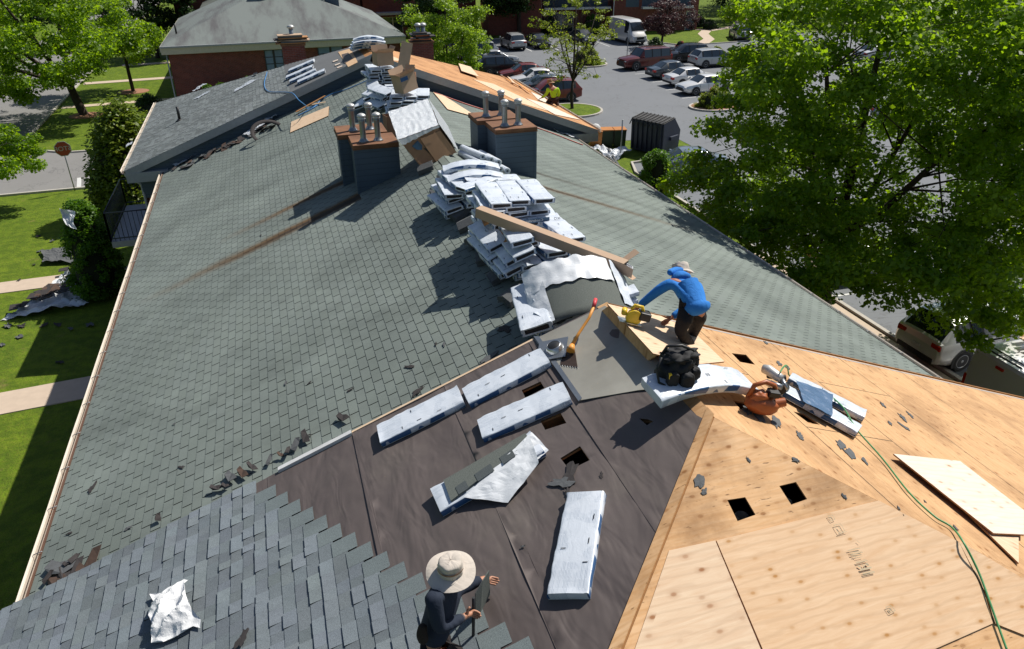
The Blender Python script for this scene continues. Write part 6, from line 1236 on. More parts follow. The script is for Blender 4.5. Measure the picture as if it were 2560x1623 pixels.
cord('blue_rope', [NL.at(*t1a(1870, 505), .03), NL.at(*t1a(1850, 590), .03), NL.at(*t1a(1880, 640), .03), NL.at(*t1a(1990, 645), .03), NL.at(*t1a(2050, 655), .04), NL.at(*t1a(2090, 700), .02), GL.at(*t1a(2140, 740), .35), GL.at(*t1a(2150, 760), .05), GL.at(*t1a(2230, 730), .03), GL.at(*t1a(2160, 775), .03), GL.at(*t1a(2085, 810), .03), GL.at(*t1a(2190, 755), .04), GL.at(*t1a(2250, 700), .03), GL.at(*t1a(2330, 655), .03), GL.at(*t1a(2408, 632), .03), GL.at(905, 207, .03), GL.at(925, 196, .05)], .015, 'blue_rope', 'blue safety rope looped over the gable edge onto the green slope', 'rope')
t2 = lambda x, y: (850+x/2.8, y/2.8)
cord('red_hose', [GR.at(*t2(660, 650), .04), GR.at(*t2(760, 685), .03), GR.at(*t2(900, 735), .03), GR.at(*t2(1075, 790), .03), GR.at(*t2(1250, 850), .03), GR.at(*t2(1380, 895), .03), GR.at(*t2(1520, 945), .04), GR.at(*t2(1620, 985), .03), GR.at(*t2(1700, 1015), .03)], .022, 'red_hose', 'red air hose lying along the foot of the far gable wall', 'hose')
mb = MB(); A, B_ = GR.at(*t2(730, 650), .05), GR.at(*t2(890, 703), .04); mb.prism([A, A+V((0, -.1, 0)), B_+V((0, -.1, 0)), B_], (0, 0, -.02)); tag(obj('metal_strip', mb, M['white_trim']), 'bent white metal flashing strip along the foot of the far gable', 'flashing')
# long carton across the front piles
A, B_ = atY((1196, 552), 10.45), atY((1566, 642), 8.45)
Mt = frame((A+B_)/2, B_-A, (0.05, -.1, 1)); L_ = (B_-A).length
t = thing('long_carton', 'long narrow brown carton lying diagonally across the front bundle piles', 'carton', Mt)
mb = MB(); h = .075; mb.box((-L_/2, -h, -h), (L_/2, h, h)); obj('body', mb, [M['card']], t, bevel=.004)
for pts in ([(L_/2, h, h), (L_/2+.07, h+.15, h+.08), (L_/2-.02, h+.17, h+.10), (L_/2-.09, h, h)], [(L_/2, -h, -h), (L_/2, -h, h), (L_/2+.16, -h-.02, h-.02), (L_/2+.16, -h-.03, -h+.01)], [(L_/2, -h, -h), (L_/2-.0, -h-.08, -h-.10), (L_/2-.1, -h-.10, -h-.10), (L_/2-.11, -h, -h)], [(L_/2, h, -h), (L_/2+.17, h-.05, -h-.04), (L_/2+.17, -h, -h-.03), (L_/2, -h, -h)]):
    mb = MB(); mb.prism(pts, (0, .003, -.004)); obj('flap', mb, M['card'], t)
mb = MB(); mb.prism([(L_/2+.001, -h+.01, -h+.01), (L_/2+.001, h-.01, -h+.01), (L_/2+.001, h-.01, h-.01), (L_/2+.001, -h+.01, h-.01)], (.002, 0, 0)); obj('opening', mb, M['dark'], t)
mb = patch([(L_/2+.0, -.05, -.04), (L_/2+.12, -.06, -.05), (L_/2+.10, .04, .0), (L_/2, .05, .03)], 8, .02, 21); obj('foil', mb, M['plastic_sheet'], t)
# big tipped carton in plastic wrap
BL, BR, FTL = level(8.35).at(1053, 420), level(8.42).at(1142, 383), level(9.08).at(996, 350)
e1 = BR-BL; e2 = FTL-BL; BT = level(9.42).at(973, 284); e3 = BT-FTL; o = BL
e3 = V((e3.x, e3.y, e3.z))
t = thing('big_carton', 'huge brown carton in shiny plastic wrap tipped over beside the left chimney', 'carton', o.copy())
def P3(a, b, c): return tuple(e1*a+e2*b+e3*c)
mb = MB(); vs = [P3(*q) for q in ((0,0,0),(1,0,0),(1.0,1,0),(0,1,0),(0,0,1),(1,0,1),(1,1,1),(0,1,1))]; mb.mesh(vs, [(0,1,2,3),(5,4,7,6),(4,5,1,0),(1,5,6,2),(4,0,3,7),(3,2,6,7)]); ob = obj('body', mb, M['card_dark'], t, bevel=.03)
mb = MB()
def topw(u, v):
    p = V(P3(u*1.06-.03, 1.0, v*1.06-.03)); n = V(e3).cross(V(e1)).normalized(); n = n if n.z > 0 else -n; return p+n*(.03+.02*mnoise.noise(V((u*14, v*5, 2)))+.03*max(0, .1-u)*4)
mb.grid(topw, 30, 20); mb.grid(lambda u, v: tuple(V(topw(1, u))+V(e2)*(-v*1.0)+V(e1)*(.02+.012*mnoise.noise(V((u*9, v*9, 4))))), 16, 16); pass
mb.grid(lambda u, v: tuple(V(topw(u, 0))+V(e2)*(-v*(.05+.08*abs(mnoise.noise(V((u*7, 1, 0))))+.10*(1-u)))+V(e3)*(-.02)), 30, 5)
obj('plastic_cover', mb, M['plastic_sheet'], t)
nf = V(e1).cross(V(e2)).normalized(); nf = nf if nf.y < 0 else -nf
def onf(a, b, l=.004): return tuple(V(P3(a, b, 0))+nf*l)
mb = MB(); pts = [(.40, .0), (.42, .55), (.44, .82), (.98, .84), (1.0, .02), (.93, .06), (.88, .01), (.80, .07), (.72, .0), (.62, .07), (.55, .01)]; mb.prism([onf(a, b, .02) for a, b in pts], -nf*.012); obj('flap', mb, M['card'], t).data.materials[0] = M['card_mid']
mb = MB(); mb.prism([onf(a, b, .012) for a, b in [(.16, .70), (.36, .80), (.38, .62), (.3, .50), (.2, .56)]], -nf*.003); obj('tape', mb, M['print_blue'], t)
mb = MB(); mb.prism([onf(a, b, .011) for a, b in [(.36, .52), (.42, .50), (.5, .12), (.44, .10)]], -nf*.003); obj('torn_hole', mb, M['black'], t)
# small cartons
def carton(label, o_, az, sx, sy, sz, tilt=0, mat='card', flaps=True, roll=0):
    t = thing('carton', label, 'carton', Mx.Translation(o_) @ Mx.Rotation(rad(az), 4, 'Z') @ Mx.Rotation(rad(tilt), 4, 'Y') @ Mx.Rotation(rad(roll), 4, 'X'))
    mb = MB(); w = .006; mb.box((-sx/2, -sy/2, 0), (sx/2, sy/2, w)); mb.box((-sx/2, -sy/2, w), (-sx/2+w, sy/2, sz)); mb.box((sx/2-w, -sy/2, w), (sx/2, sy/2, sz)); mb.box((-sx/2+w, -sy/2, w), (sx/2-w, -sy/2+w, sz)); mb.box((-sx/2+w, sy/2-w, w), (sx/2-w, sy/2, sz)); obj('body', mb, M[mat], t)
    if flaps:
        for (a, b, d) in (((-sx/2, -sy/2), (sx/2, -sy/2), (0, -.7, .7)), ((sx/2, -sy/2), (sx/2, sy/2), (.5, 0, .85)), ((sx/2, sy/2), (-sx/2, sy/2), (0, .3, .95)), ((-sx/2, sy/2), (-sx/2, -sy/2), (-.8, 0, .5))):
            d = V(d)*min(sx, sy)*.42; mb = MB(); mb.prism([(a[0], a[1], sz), (b[0], b[1], sz), tuple(V((b[0], b[1], sz))+d), tuple(V((a[0], a[1], sz))+d)], (.003, .003, -.003)); obj('flap', mb, M[mat], t)
    return t
c1 = carton('open brown carton with coils inside on the pile at the far gable', (3.28, 23.4, 9.18), 12, .5, .42, .36, 0); mb = MB()
for i in range(3): mb.tube([(.1*cos(a)+.0, .1*sin(a), .22+.03*i) for a in [2*pi*q/14 for q in range(15)]], .016, 5, caps=False)
tag(obj('wire_coil', mb, M['dark']), 'dark coil of nails inside the open brown carton', 'coil').matrix_world = Mx.Translation((3.28, 23.4, 9.2))
c2 = carton('tilted brown carton with blue tape standing on the middle far pile', (3.40, 20.3, 9.00), 28, .48, .40, .44, -10, 'card', True, -6)
mb = MB(); mb.box((-.241, -.202, .30), (.0, -.2015, .40)); mb.box((.2405, -.15, .2), (.242, .1, .32)); obj('tape', mb, M['print_tape'], c2)
plank((3.75, 22.9, 9.12), (3.85, 22.4, 9.8), .32, .01, 'card', 'tall flat cardboard sheet standing behind the tilted carton', (-.1, -1, .2), 'cardboard')
carton('small brown box behind the vent stacks of the left chimney', (2.62, 18.05, 8.42), 10, .34, .3, .5, 0, 'card_dark', False)
# rolls
mbz = MB(); rr = .075; mbz.lathe([(rr*.42, -.45), (rr*.98, -.455), (rr, -.44), (rr*1.0, .44), (rr*.98, .455), (rr*.42, .45)], 18, cap=False); mbz.lathe([(rr*.42, -.45), (rr*.42, .45)], 14, cap=False)
proto = None
base = GR.at(1160, 392); 
for i, (u, v) in enumerate([(0, 0), (1, 0), (2, 0), (3, 0), (4, 0), (.5, 1), (1.5, 1), (2.8, 1)]):
    x = 3.98+u*.165; y = 15.75+.03*(i % 3); z = GR.z(x, y)+rr+.02+v*.135; Mt = Mx.Translation((x, y+.3, z)) @ Mx.Rotation(rad(14+RNG.uniform(-4, 4)), 4, 'Z') @ Mx.Rotation(rad(90), 4, 'X')
    lb = f'{["leftmost","second","middle","fourth","rightmost"][i]} white roll in the lower row by the right chimney' if i < 5 else f'{["left","middle","right"][i-5]} white roll on the top row of the roll heap'
    if proto is None: proto = thing('felt_roll', lb, 'roll', Mt, 'white felt rolls by the right chimney'); obj('wrapper', mbz, M['wrap'], proto); m2 = MB(); m2.lathe([(rr*.44, -.452), (rr*.72, -.456), (rr*.72, -.45)], 14, cap=False); obj('roll_end', m2, M['scrap'], proto)
    else: dup(proto, Mt, lb)
# bundle draped over the near ridge with a tool bag on it, and the two beyond it
A, B_ = NR.at(1625, 925, .22), NR.at(1893, 976, .06); Mt = frame((A+B_)/2, B_-A, (NR.n.x*.8, -.15, 1)); bundle('over', Mt @ Mx.Translation((0, 0, -.02)) @ Mx.Diagonal((1.02, .95, 1.15, 1)), 'long wrapped bundle draped over the near ridge under the black tool bag')
for a, b, kd, lb in (((1960, 985), (2128, 1078), 'open', 'nearer of two wrapped bundles beside the orange blower, dark open end'), ((1990, 962), (2135, 1036), 'flat2', 'farther of two wrapped bundles beside the orange blower, crossed by the hose')):
    Mt, ln = span(NR, a, b, .02); bundle(kd, Mt @ Mx.Scale(max(.85, min(1.25, ln)), 4), lb)
mb = patch([NR.at(1990, 950, .14), NR.at(2085, 985, .11), NR.at(2080, 1040, .12), NR.at(2010, 1000, .13)], 16, .012, 31, 7); tag(obj('plastic_wrap', mb, M['wrap_blue']), 'blue-grey inside of a torn wrapper covering the bundles by the blower', 'plastic wrap')
mb = patch([NR.at(2000, 952, .02), NR.at(2040, 955, .02), NR.at(2105, 1010, .02), NR.at(2080, 1003, .02)], 12, .008, 33, 7); tag(obj('brown_paper', mb, M['card']), 'strip of brown translucent paper beside the farther bundle by the blower', 'paper')
# tool bag
bt = thing('tool_bag', 'black canvas tool bag with pockets and strap on the ridge bundle', 'bag', frame(NR.at(1690, 925, .18), (1, -.15, 0), (0, 0, 1)))
def blob(name, parent, c, r3, mat, seed, amp=.15, f=2.2, sq=.6):
    mb = MB(); c = V(c)
    def fn(u, v):
        a = 2*pi*u; b = pi*(v-.5); s = lambda t: abs(t)**sq*(1 if t > 0 else -1); d = V((s(cos(b))*s(cos(a)), s(cos(b))*s(sin(a)), s(sin(b)))); k_ = 1+amp*mnoise.noise(d*f+V((seed, 0, 0))); return (c.x+d.x*r3[0]*k_, c.y+d.y*r3[1]*k_, c.z+d.z*r3[2]*k_)
    mb.grid(fn, 28, 18); return obj(name, mb, M[mat], parent)
blob('bag_body', bt, (0, 0, .03), (.165, .14, .15), 'black_cloth', 1, .45, 2.6, .9); blob('top_flap', bt, (.03, .0, .15), (.16, .12, .06), 'black_cloth', 2, .6, 3.0, .9); mb = MB(); mb.tube([(-.14, .05, .14), (-.10, .02, .25), (.02, -.02, .27), (.14, .0, .2), (.18, .03, .10)], .014, 7); obj('handle', mb, M['black'], bt)
for i, (x, y, z, s) in enumerate(((-.08, -.14, 0, .06), (.05, -.16, -.02, .065), (.15, -.09, .0, .05), (.17, .02, .06, .05))): blob('pocket', bt, (x, y, z), (s, s*.7, s*1.2), 'black_cloth', 5+i)
mb = MB(); mb.tube([(-.17, -.05, .18), (-.22, -.08, .08), (-.20, -.12, -.04), (-.12, -.16, -.08)], .012, 6); obj('strap', mb, M['black'], bt); mb = MB(); mb.box((-.13, -.175, .02), (-.105, -.15, .07)); obj('tape_measure', mb, M['yellow'], bt)
# circular saw
sp_ = NR.at(1578, 806, .14); sw = thing('circular_saw', 'yellow and black cordless circular saw resting on the pale panel', 'power tool', frame(sp_, (1, -.25, 0), (0.3, 0, 1)))
mb = MB(); mb.box((-.14, -.06, 0), (.10, .08, .006)); obj('shoe', mb, M['steel'], sw); mb = MB(); mb.lathe([(.001, -.004), (.07, -.003), (.07, .003), (.001, .004)], 24, M=Mx.Translation((0, -.03, .045)) @ Mx.Rotation(rad(90), 4, 'X')); obj('blade', mb, M['steel'], sw)
mb = MB(); mb.lathe([(.02, -.03), (.085, -.025), (.085, .02), (.02, .025)], 20, M=Mx.Translation((0, -.02, .065)) @ Mx.Rotation(rad(90), 4, 'X')); obj('guard', mb, M['yellow'], sw, bevel=.003)
mb = MB(); mb.tube([(-.05, .0, .14), (-.02, .01, .19), (.06, .01, .19), (.10, .01, .12)], .02, 8); mb.tube([(-.11, -.01, .08), (-.10, .05, .11)], .03, 10); obj('handle', mb, M['yellow'], sw); mb = MB(); mb.box((.05, -.06, .06), (.17, .07, .15)); mb.tube([(0, .02, .07), (0, .11, .07)], .04, 12); obj('battery', mb, M['black'], sw, bevel=.012)
# roofing shovel
rs = thing('roofing_shovel', 'roof stripping shovel with orange handle, red grip and toothed black blade', 'tool', V(NL.at(1430, 880, .1)))
a, b, c_ = NL.at(1489, 748, .30), NL.at(1484, 768, .28), NL.at(1431, 862, .12)
def rel(p): return tuple(V(p)-V(rs.location))
mb = MB(); mb.tube([rel(a), rel(b)], .022, 8); obj('grip', mb, M['red_grip'], rs); mb = MB(); mb.tube([rel(b), rel(b.lerp(c_, .3)+V((.02, 0, .0))), rel(b.lerp(c_, .7)), rel(c_)], [.017, .016, .017, .024], 8); mb.tube([rel(c_), rel(NL.at(1426, 878, .10))], [.026, .05], 8); obj('handle', mb, M['handle_wood'], rs)
mb = MB(); P = [rel(NL.at(*q, .06)) for q in ((1413, 866), (1436, 866), (1444, 918), (1400, 912))]; mb.prism(P, (0, 0, -.006)); obj('blade', mb, M['rust_blade'], rs)
for i in range(8): u = i/7; p = V(P[3]).lerp(V(P[2]), u); d = (V(P[3])-V(P[0])).normalized()*.02; mb = MB(); mb.tube([p, p+d], [.006, .002], 4); obj('tooth', mb, M['steel'], rs)
# vent flange
fr_, _ = span(NL, (1350, 880), (1432, 860), .07); T = spot(NL, (1387, 872), 62, .075)
vf = thing('vent_flange', 'square metal roof flange with a round black opening lying on the membrane', 'roof vent', T); mb = MB(); mb.box((-.14, -.17, 0), (.20, .17, .004)); mb.box((.20, .02, .0), (.26, .10, .004)); obj('plate', mb, M['galv'], vf)
mb = MB(); mb.lathe([(.105, .004), (.1, .02), (.085, .05), (.078, .06), (.07, .055)], 24, cap=False); obj('collar', mb, M['steel'], vf); mb = MB(); mb.lathe([(.075, .05), (.05, .062), (.02, .066), (.001, .067)], 20, cap=False); obj('boot', mb, M['black'], vf)
# orange blower and grey nailer
bl = thing('blower', 'orange plastic leaf blower lying on torn shingle scraps', 'power tool', frame(NR.at(*h1(430, 790), .10), (1, -.2, 0), (.25, -.1, 1)))
blob('housing', bl, (0, 0, .02), (.17, .11, .09), 'orange', 3, .12, 2, .8); blob('shoulder', bl, (-.06, .0, .09), (.09, .07, .07), 'orange', 6, .2, 2, .8)
mb = MB(); mb.tube([(-.15, .02, .08), (-.14, .03, .19), (-.04, .04, .24), (.06, .04, .22), (.12, .03, .12)], [.026, .024, .022, .024, .028], 10); obj('handle', mb, M['orange'], bl); mb = MB(); mb.tube([(.10, -.02, .05), (.20, -.03, .10)], [.05, .042], 14, caps=False); obj('nozzle', mb, M['orange'], bl); mb = MB(); mb.box((.0, -.05, .13), (.11, .04, .19)); obj('battery', mb, M['black'], bl, bevel=.01)
ng = thing('nail_gun', 'grey and black pneumatic coil nailer with the green hose plugged in', 'power tool', frame(NR.at(*h1(700, 460), .12), (.5, -.9, 0), (.3, 0, 1)))
mb = MB(); mb.tube([(-.20, 0, .10), (-.15, 0, .115), (-.02, 0, .10), (.02, 0, .10)], [.045, .055, .05, .04], 14); obj('cylinder', mb, M['galv_cap'], ng); mb = MB(); mb.tube([(-.12, .0, .06), (-.05, .12, .05), (.0, .16, .08)], [.03, .024, .028], 10); obj('handle', mb, M['black'], ng)
mb = MB(); mb.tube([(.04, -.03, .0), (.04, .09, .0)], .065, 18); obj('nail_canister', mb, M['black'], ng); mb = MB(); mb.tube([(.02, 0, .09), (.12, -.01, .03)], [.03, .016], 8); mb.tube([(-.05, -.08, .03), (.08, -.08, .05)], .03, 10); obj('nose', mb, M['galv'], ng); mb = MB(); mb.box((-.10, -.13, .0), (.02, -.06, .05)); obj('magazine_door', mb, M['steel'], ng, bevel=.01)
# torn scraps of old shingle and felt
def scrap(pl, q, size, seed, mat='scrap', asp=2.4, ang=None, lift=.012, label='torn dark shingle scrap lying on the roof', group=None, nm='shingle_scrap', curl=.006):
    r = random.Random(seed); n = 15; T = spot(pl, q, r.uniform(0, 360) if ang is None else ang, lift); P = []
    for i in range(n):
        a = 2*pi*i/n; k_ = r.uniform(.42, 1.15); size_ = size*.8; P.append(V((cos(a)*size_*k_*asp**.5, sin(a)*size_*k_/asp**.5, curl*abs(mnoise.noise(V((cos(a)*1.5, sin(a)*1.5, seed))))*2)))
    mb = MB(); c = V((0, 0, .004))
    for i in range(n):
        a, b = P[i], P[(i+1) % n]; mb.face([c, a, b]); mb.face([a, a-V((0, 0, .004)), b-V((0, 0, .004)), b])
    o = obj(nm, mb, M[mat]); o.matrix_world = T; return tag(o, label, 'scrap', group)
q4 = lambda x, y: (x/2.8, 1080+y/2.8); q5_ = lambda x, y: (850+x/2.8, 540+y/2.8); q6 = lambda x, y: (1700+x/2.8, 540+y/2.8); q7 = lambda x, y: (850+x/2.8, 1080+y/2.8)
n_ = 0
for pts, pl, g in (([(*q4(1270, 245), .06), (*q4(645, 390), .10), (*q4(895, 675), .06), (*q4(480, 710), .05), (*q5_(485, 1055), .07), (*q5_(1040, 990), .13), (*q5_(545, 1225), .13), (*q5_(780, 1160), .09), (*q5_(825, 1155), .07), (*q5_(1150, 790), .13), (*q5_(670, 895), .04), (*q5_(728, 900), .05), (*q5_(75, 1215), .05), (*q4(2170+0, 20), .03) , (715, 951+5, .05), (774, 956, .04), (652, 588, .04), (435, 1060, .03), (505, 1395+0, .05)], GL, 'torn scraps on the green slope'),
                   ([(*q7(1610, 300), .14), (*q7(1560, 350), .13), (*q7(1590, 420), .05), (*q7(1830, 308), .04), (*q7(1280, 800), .02)], NL, 'torn scraps on the felt')):
    for q in pts: n_ += 1; scrap(pl, q[:2], q[2], n_, 'dark' if n_ % 3 else 'scrap', label='torn dark shingle scrap lying on the green slope' if pl is GL else 'torn dark shingle scrap on the brown felt', group=g, lift=.018 if pl is GL else .04)
for i, (x, y, s, a) in enumerate(((*h1(200, 880), .2, 60), (*h1(400, 950), .22, 62), (*h1(700, 1080), .2, 60), (*h1(1110, 1310), .12, 65), (*h1(1820, 1480), .18, 62), (*h1(750, 60), .12, 62), (*h1(900, 130), .1, 60), (*h1(600, 880), .07, 20), (*q6(1420, 1320), .11, 60), (*q6(1560, 1410), .16, 60), (*q6(1570, 1475), .16, 80), (*q6(1470, 1450), .08, 60), (*q6(1610, 1390), .12, 62), (*t8(1190, 150), .2, 62), (*t8(1290, 200), .1, 62), (*t8(840, 20), .1, 62), (*t8(1150, 450), .05, 10), (*t8(480, 195), .05, 10), (*t8(810, 195), .07, 60), (*t8(1930, 670), .07, 62), (*t8(1530, 530), .05, 62), (*q6(600, 885), .1, 62), (*t8(1715, 485), .04, 62), (*t8(140, 350), .13, 150), (*t8(170, 420), .08, 150), (*q6(1100, 1250+20), .1, 62))):
    pl = HP if (x, y) in (t8(480, 195), t8(140, 350), t8(170, 420), t8(1150, 450), t8(810, 195)) else NR
    scrap(pl, (x, y), s*.62, 200+i, 'scrap', 2.6 if pl is NR else 1.7, a-90 if pl is NR else a, .006, 'grey torn felt scrap stuck to the bare plywood', 'felt scraps on the plywood', curl=.004)
# ragged strip of torn old shingles along the near step and along the far gable foot
r = random.Random(12)
def shard(pl, q, s, i, grp, lb, lift): 
    T = spot(pl, q, r.uniform(-40, 60), lift) @ Mx.Rotation(rad(r.uniform(-16, 16)), 4, 'X') @ Mx.Rotation(rad(r.uniform(-12, 20)), 4, 'Y'); mb = MB(); a, b = s*r.uniform(.9, 1.8), s*r.uniform(.35, .7); P = [(-a, -b, 0), (-a*.3, -b*1.2, .01), (a*.4, -b*.8, 0), (a, -b*.9, .02), (a*.9, b*.4, .03), (a*.2, b, .01), (-a*.7, b*.8, .02)]; mb.prism(P, (0, 0, -.006)); o = obj('shingle_shard', mb, M[r.choice(['dark', 'dark', 'scrap', 'brown_scrap'])]); o.matrix_world = T; tag(o, lb, 'scrap', grp)
for i in range(34):
    t_ = i/33; x = 120+(880-120)*t_+r.uniform(-6, 6); y = 1447+(1043-1447)*t_+r.uniform(-14, 2)
    if r.random() < (.75 if 200 < x < 560 else .25): continue
    shard(GL, (x, y), r.uniform(.05, .11), i, 'ragged shingle shards along the near step', 'ragged dark shingle shard at the edge of the near raised roof', .05)
for q in ((140, 1450), (165, 1435), (190, 1425), (210, 1430), (150, 1420), (225, 1412)): shard(GL, q, .16, 0, 'ragged shingle shards along the near step', 'ragged dark shingle shard at the edge of the near raised roof', .04)
for i in range(34):
    t_ = r.random(); x = 425+(690-425)*t_+r.uniform(-4, 4); y = 428+(305-428)*t_+r.uniform(-4, 9); shard(GL, (x, y), r.uniform(.08, .2), i, 'dark shards along the foot of the far gable', 'dark curled shingle shard along the foot of the far gable', .04)
mb = MB(); T = frame(GL.at(*t1a(1880, 930), .1), (1, .8, .3), (0, -.5, 1)); mb.grid(lambda u, v: (.55*cos(pi*u*.9), .5*sin(pi*u*.9)-.1*v*0, .02+.10*sin(pi*u)+.13*v), 16, 2, M=T) if 0 else mb.grid(lambda u, v: tuple(T @ V(((.42+.12*v)*cos(pi*u), (.42+.12*v)*sin(pi*u), .05*sin(pi*u)+.03*v))), 16, 2); tag(obj('curled_strip', mb, M['dark'], solid=.006), 'curled dark strip of old felt on the green slope below the gable', 'felt strip')
# scattered plastic
def litter(pl, q, s, seed, label, mat='plastic_sheet', asp=1.6, ang=0, amp=.35, lift=.02, nm='plastic_wrap', cat='plastic wrap', group=None):
    T = spot(pl, q, ang, lift); a, b = s*asp, s; r = random.Random(seed); mb = MB()
    P = [V((-a*r.uniform(.7, 1), -b*r.uniform(.6, 1), 0)), V((a*r.uniform(.7, 1), -b*r.uniform(.4, 1), 0)), V((a*r.uniform(.7, 1), b*r.uniform(.6, 1), 0)), V((-a*r.uniform(.5, 1), b*r.uniform(.6, 1), 0))]
    mb = patch(P, 16, s*amp*.45, seed, 2.6/s*.6, 1); o = obj(nm, mb, M[mat]); o.matrix_world = T; return tag(o, label, cat, group)
litter(GL, t1a(1315, 1100), .42, 1, 'shiny bluish plastic wrap at the eave end of the far gable foot', ang=-60, lift=.05); litter(GL, t1a(1790, 900), .30, 2, 'white plastic wrap among the dark shards below the gable', ang=-60, lift=.06); litter(GL, t1a(1855, 850), .32, 3, 'bluish plastic scrap against the gable siding', ang=-60, lift=.08)
litter(NL, t1a(1420, 665), .24, 4, 'flat white plastic rag in the middle of the far left slope', ang=-60, amp=.15); litter(NL, t1a(1700, 605), .24, 5, 'long white plastic rag higher on the far left slope', ang=-65, asp=2.4, amp=.15); litter(NL, t1a(1395, 612), .2, 6, 'small white rag at the hip of the far left slope', ang=-60, asp=2); litter(NL, t1a(1790, 515), .12, 7, 'dark nailer-sized tool at the hip of the far left slope', 'black', nm='tool', cat='tool', lift=.06)
litter(NL, t1a(905, 1010), .16, 8, 'small white and black rag caught on the far left gutter', ang=0)
litter(GR, t2(1560, 935), .32, 9, 'crumpled whitish paper at the right end of the far gable foot', 'wrap_plain', ang=60)
for i, (u, v) in enumerate(((2350, 425), (2365, 450), (2380, 468))): flatthing('white_stick', NL, [t1a(u-22, v+3), t1a(u+14, v-10), t1a(u+18, v-4), t1a(u-18, v+10)], 'white_ply', 'short pale wood slat on the far grey felt by the bare ridge boards', 'slat', .01, .03, group='pale slats by the far ridge')
flatthing('bare_boards', NL, [z3b(1555, 435), z3b(1660, 405), z3b(1720, 520), z3b(1640, 560)], 'new_ply', 'patch of bare pale boards next to the far ridge', 'boards', .01, .022)
flatthing('dark_felt_patch', NL, [z3b(1585, 455), z3b(1640, 440), z3b(1680, 490), z3b(1610, 530)], 'felt', 'torn dark felt patch over the bare boards by the far ridge', 'felt', .004, .03)
# crumpled white bag on the new shingles
T = spot(NL, (438, 1545), 20, .06); wb = thing('plastic_bag', 'crumpled white plastic wrapper standing on the new slate shingles', 'plastic bag', T)
j0 = lambda x, y, z: NL.at(*q4(x, y), z); I = T.inverted()
ol_ = [npt(*q4(*q)) for q in ((1100, 1515), (1120, 1400), (1085, 1290), (1110, 1220), (1082, 1168), (1150, 1150), (1205, 1190), (1270, 1130), (1330, 1072), (1357, 1080), (1350, 1120), (1375, 1215), (1395, 1290), (1438, 1345), (1430, 1400), (1385, 1392), (1280, 1455), (1180, 1500))]
uc = sum(p[0] for p in ol_)/len(ol_); dc = sum(p[1] for p in ol_)/len(ol_)
def bagfn(u, d, l):
    k_ = max(0, 1-math.hypot(u-uc, d-dc)/.30); p = V((u*4.5, d*4.5, 3)); rg = 1-abs(mnoise.noise(p))*2.2; rg2 = 1-abs(mnoise.noise(p*2.3))*2
    return SL(u, d, .07+k_*.10+.07*rg*min(1, k_*3+.35)+.014*rg2)
mb = sheet(bagfn, ol_, (), 0, 0, cell=.016); T_ = T.inverted(); mb.v = [tuple(T_ @ V(p)) for p in mb.v]; mb.sm = [False]*len(mb.sm); obj('crumpled_sheet', mb, M['wrap_bag'], wb)
# grade stamps on the big new panel (mirrored in the picture): frames, bars and a few strokes
zs = lambda x, y: (2050+x/5.657, 1270+y/5.656)
M['stamp'] = flat('stamp_ink', (.42,.35,.23), .8)
mb = MB()
def ink(a, b, w_=.0022):
    A, B_ = HP.at(*zs(*a), .0265), HP.at(*zs(*b), .0265); d = (B_-A).normalized(); q = HP.n.cross(d)*w_; mb.face([A-q, B_-q, B_+q, A+q])
for fr in (((195, 245), (290, 222), (352, 325), (262, 355)), ((108, 112), (175, 100), (210, 160), (158, 185)), ((930, 1405), (1000, 1380), (1065, 1450), (985, 1490))):
    for i in range(4): ink(fr[i], fr[(i+1) % 4])
for a, b, w_ in (((390, 602), (565, 567), .003), ((412, 628), (590, 610), .002), ((432, 668), (605, 625), .003), ((455, 690), (590, 660), .002), ((505, 712), (600, 690), .0016), ((502, 770), (650, 725), .002), ((512, 782), (672, 742), .003), ((560, 870), (725, 835), .004), ((572, 884), (732, 848), .003), ((600, 915), (730, 885), .002), ((603, 935), (770, 898), .003), ((612, 952), (775, 912), .002), ((535, 815), (580, 840), .006), ((645, 790), (685, 815), .008), ((660, 780), (690, 818), .006), ((600, 800), (620, 835), .003), ((618, 835), (640, 800), .003), ((245, 372), (380, 335), .002), ((255, 265), (272, 290), .003), ((272, 290), (290, 300), .003), ((280, 320), (305, 325), .003), ((135, 125), (165, 160), .002), ((150, 120), (180, 155), .002), ((970, 1420), (1000, 1460), .004), ((990, 1410), (1020, 1450), .003), ((520, 462), (560, 495), .002), ((470, 680), (500, 700), .003), ((420, 645), (580, 632), .0016)): ink(a, b, w_)
tag(obj('grade_stamp', fixn(mb), M['stamp']), 'faint grey grade stamp printed on the large new plywood panel', 'stamp')
scrap(NL, q4(1690, 1450), .09, 400, 'dark', 2.2, 150, .07, 'dark torn piece on the new slate shingles', nm='shingle_scrap')
# debris on the left lawn
for i, (x, y, s) in enumerate(((95, 590, .25), (100, 628, .22), (48, 700, .2), (20, 815, .28), (55, 815, .28), (48, 843, .22), (110, 813, .25), (5, 862, .2), (150, 905, .22), (225, 812, .3), (85, 662, .15), (130, 603, .2), (145, 812, .25), (178, 822, .22))): scrap(G0, (x, y), s*.8, 300+i, 'scrap' if i % 2 else 'dark', 1.5, None, .04, 'torn dark shingle lying on the left lawn', 'torn shingles on the left lawn', curl=.05)
litter(G0, (150, 640), .8, 50, 'crumpled dark grey tarp on the left lawn against the tall evergreen', 'scrap', 1.5, 5, .3, .1, 'tarp', 'tarp')
tp = [G0.at(*q, .08) for q in ((0, 800), (225, 765), (165, 670), (118, 740))]; mb = patch(tp, 60, .16, 51, 1.6); tag(obj('tarp', mb, M['tarp_white']), 'shiny crumpled plastic tarp across the left path, covered in torn shingles', 'tarp')
r = random.Random(9)
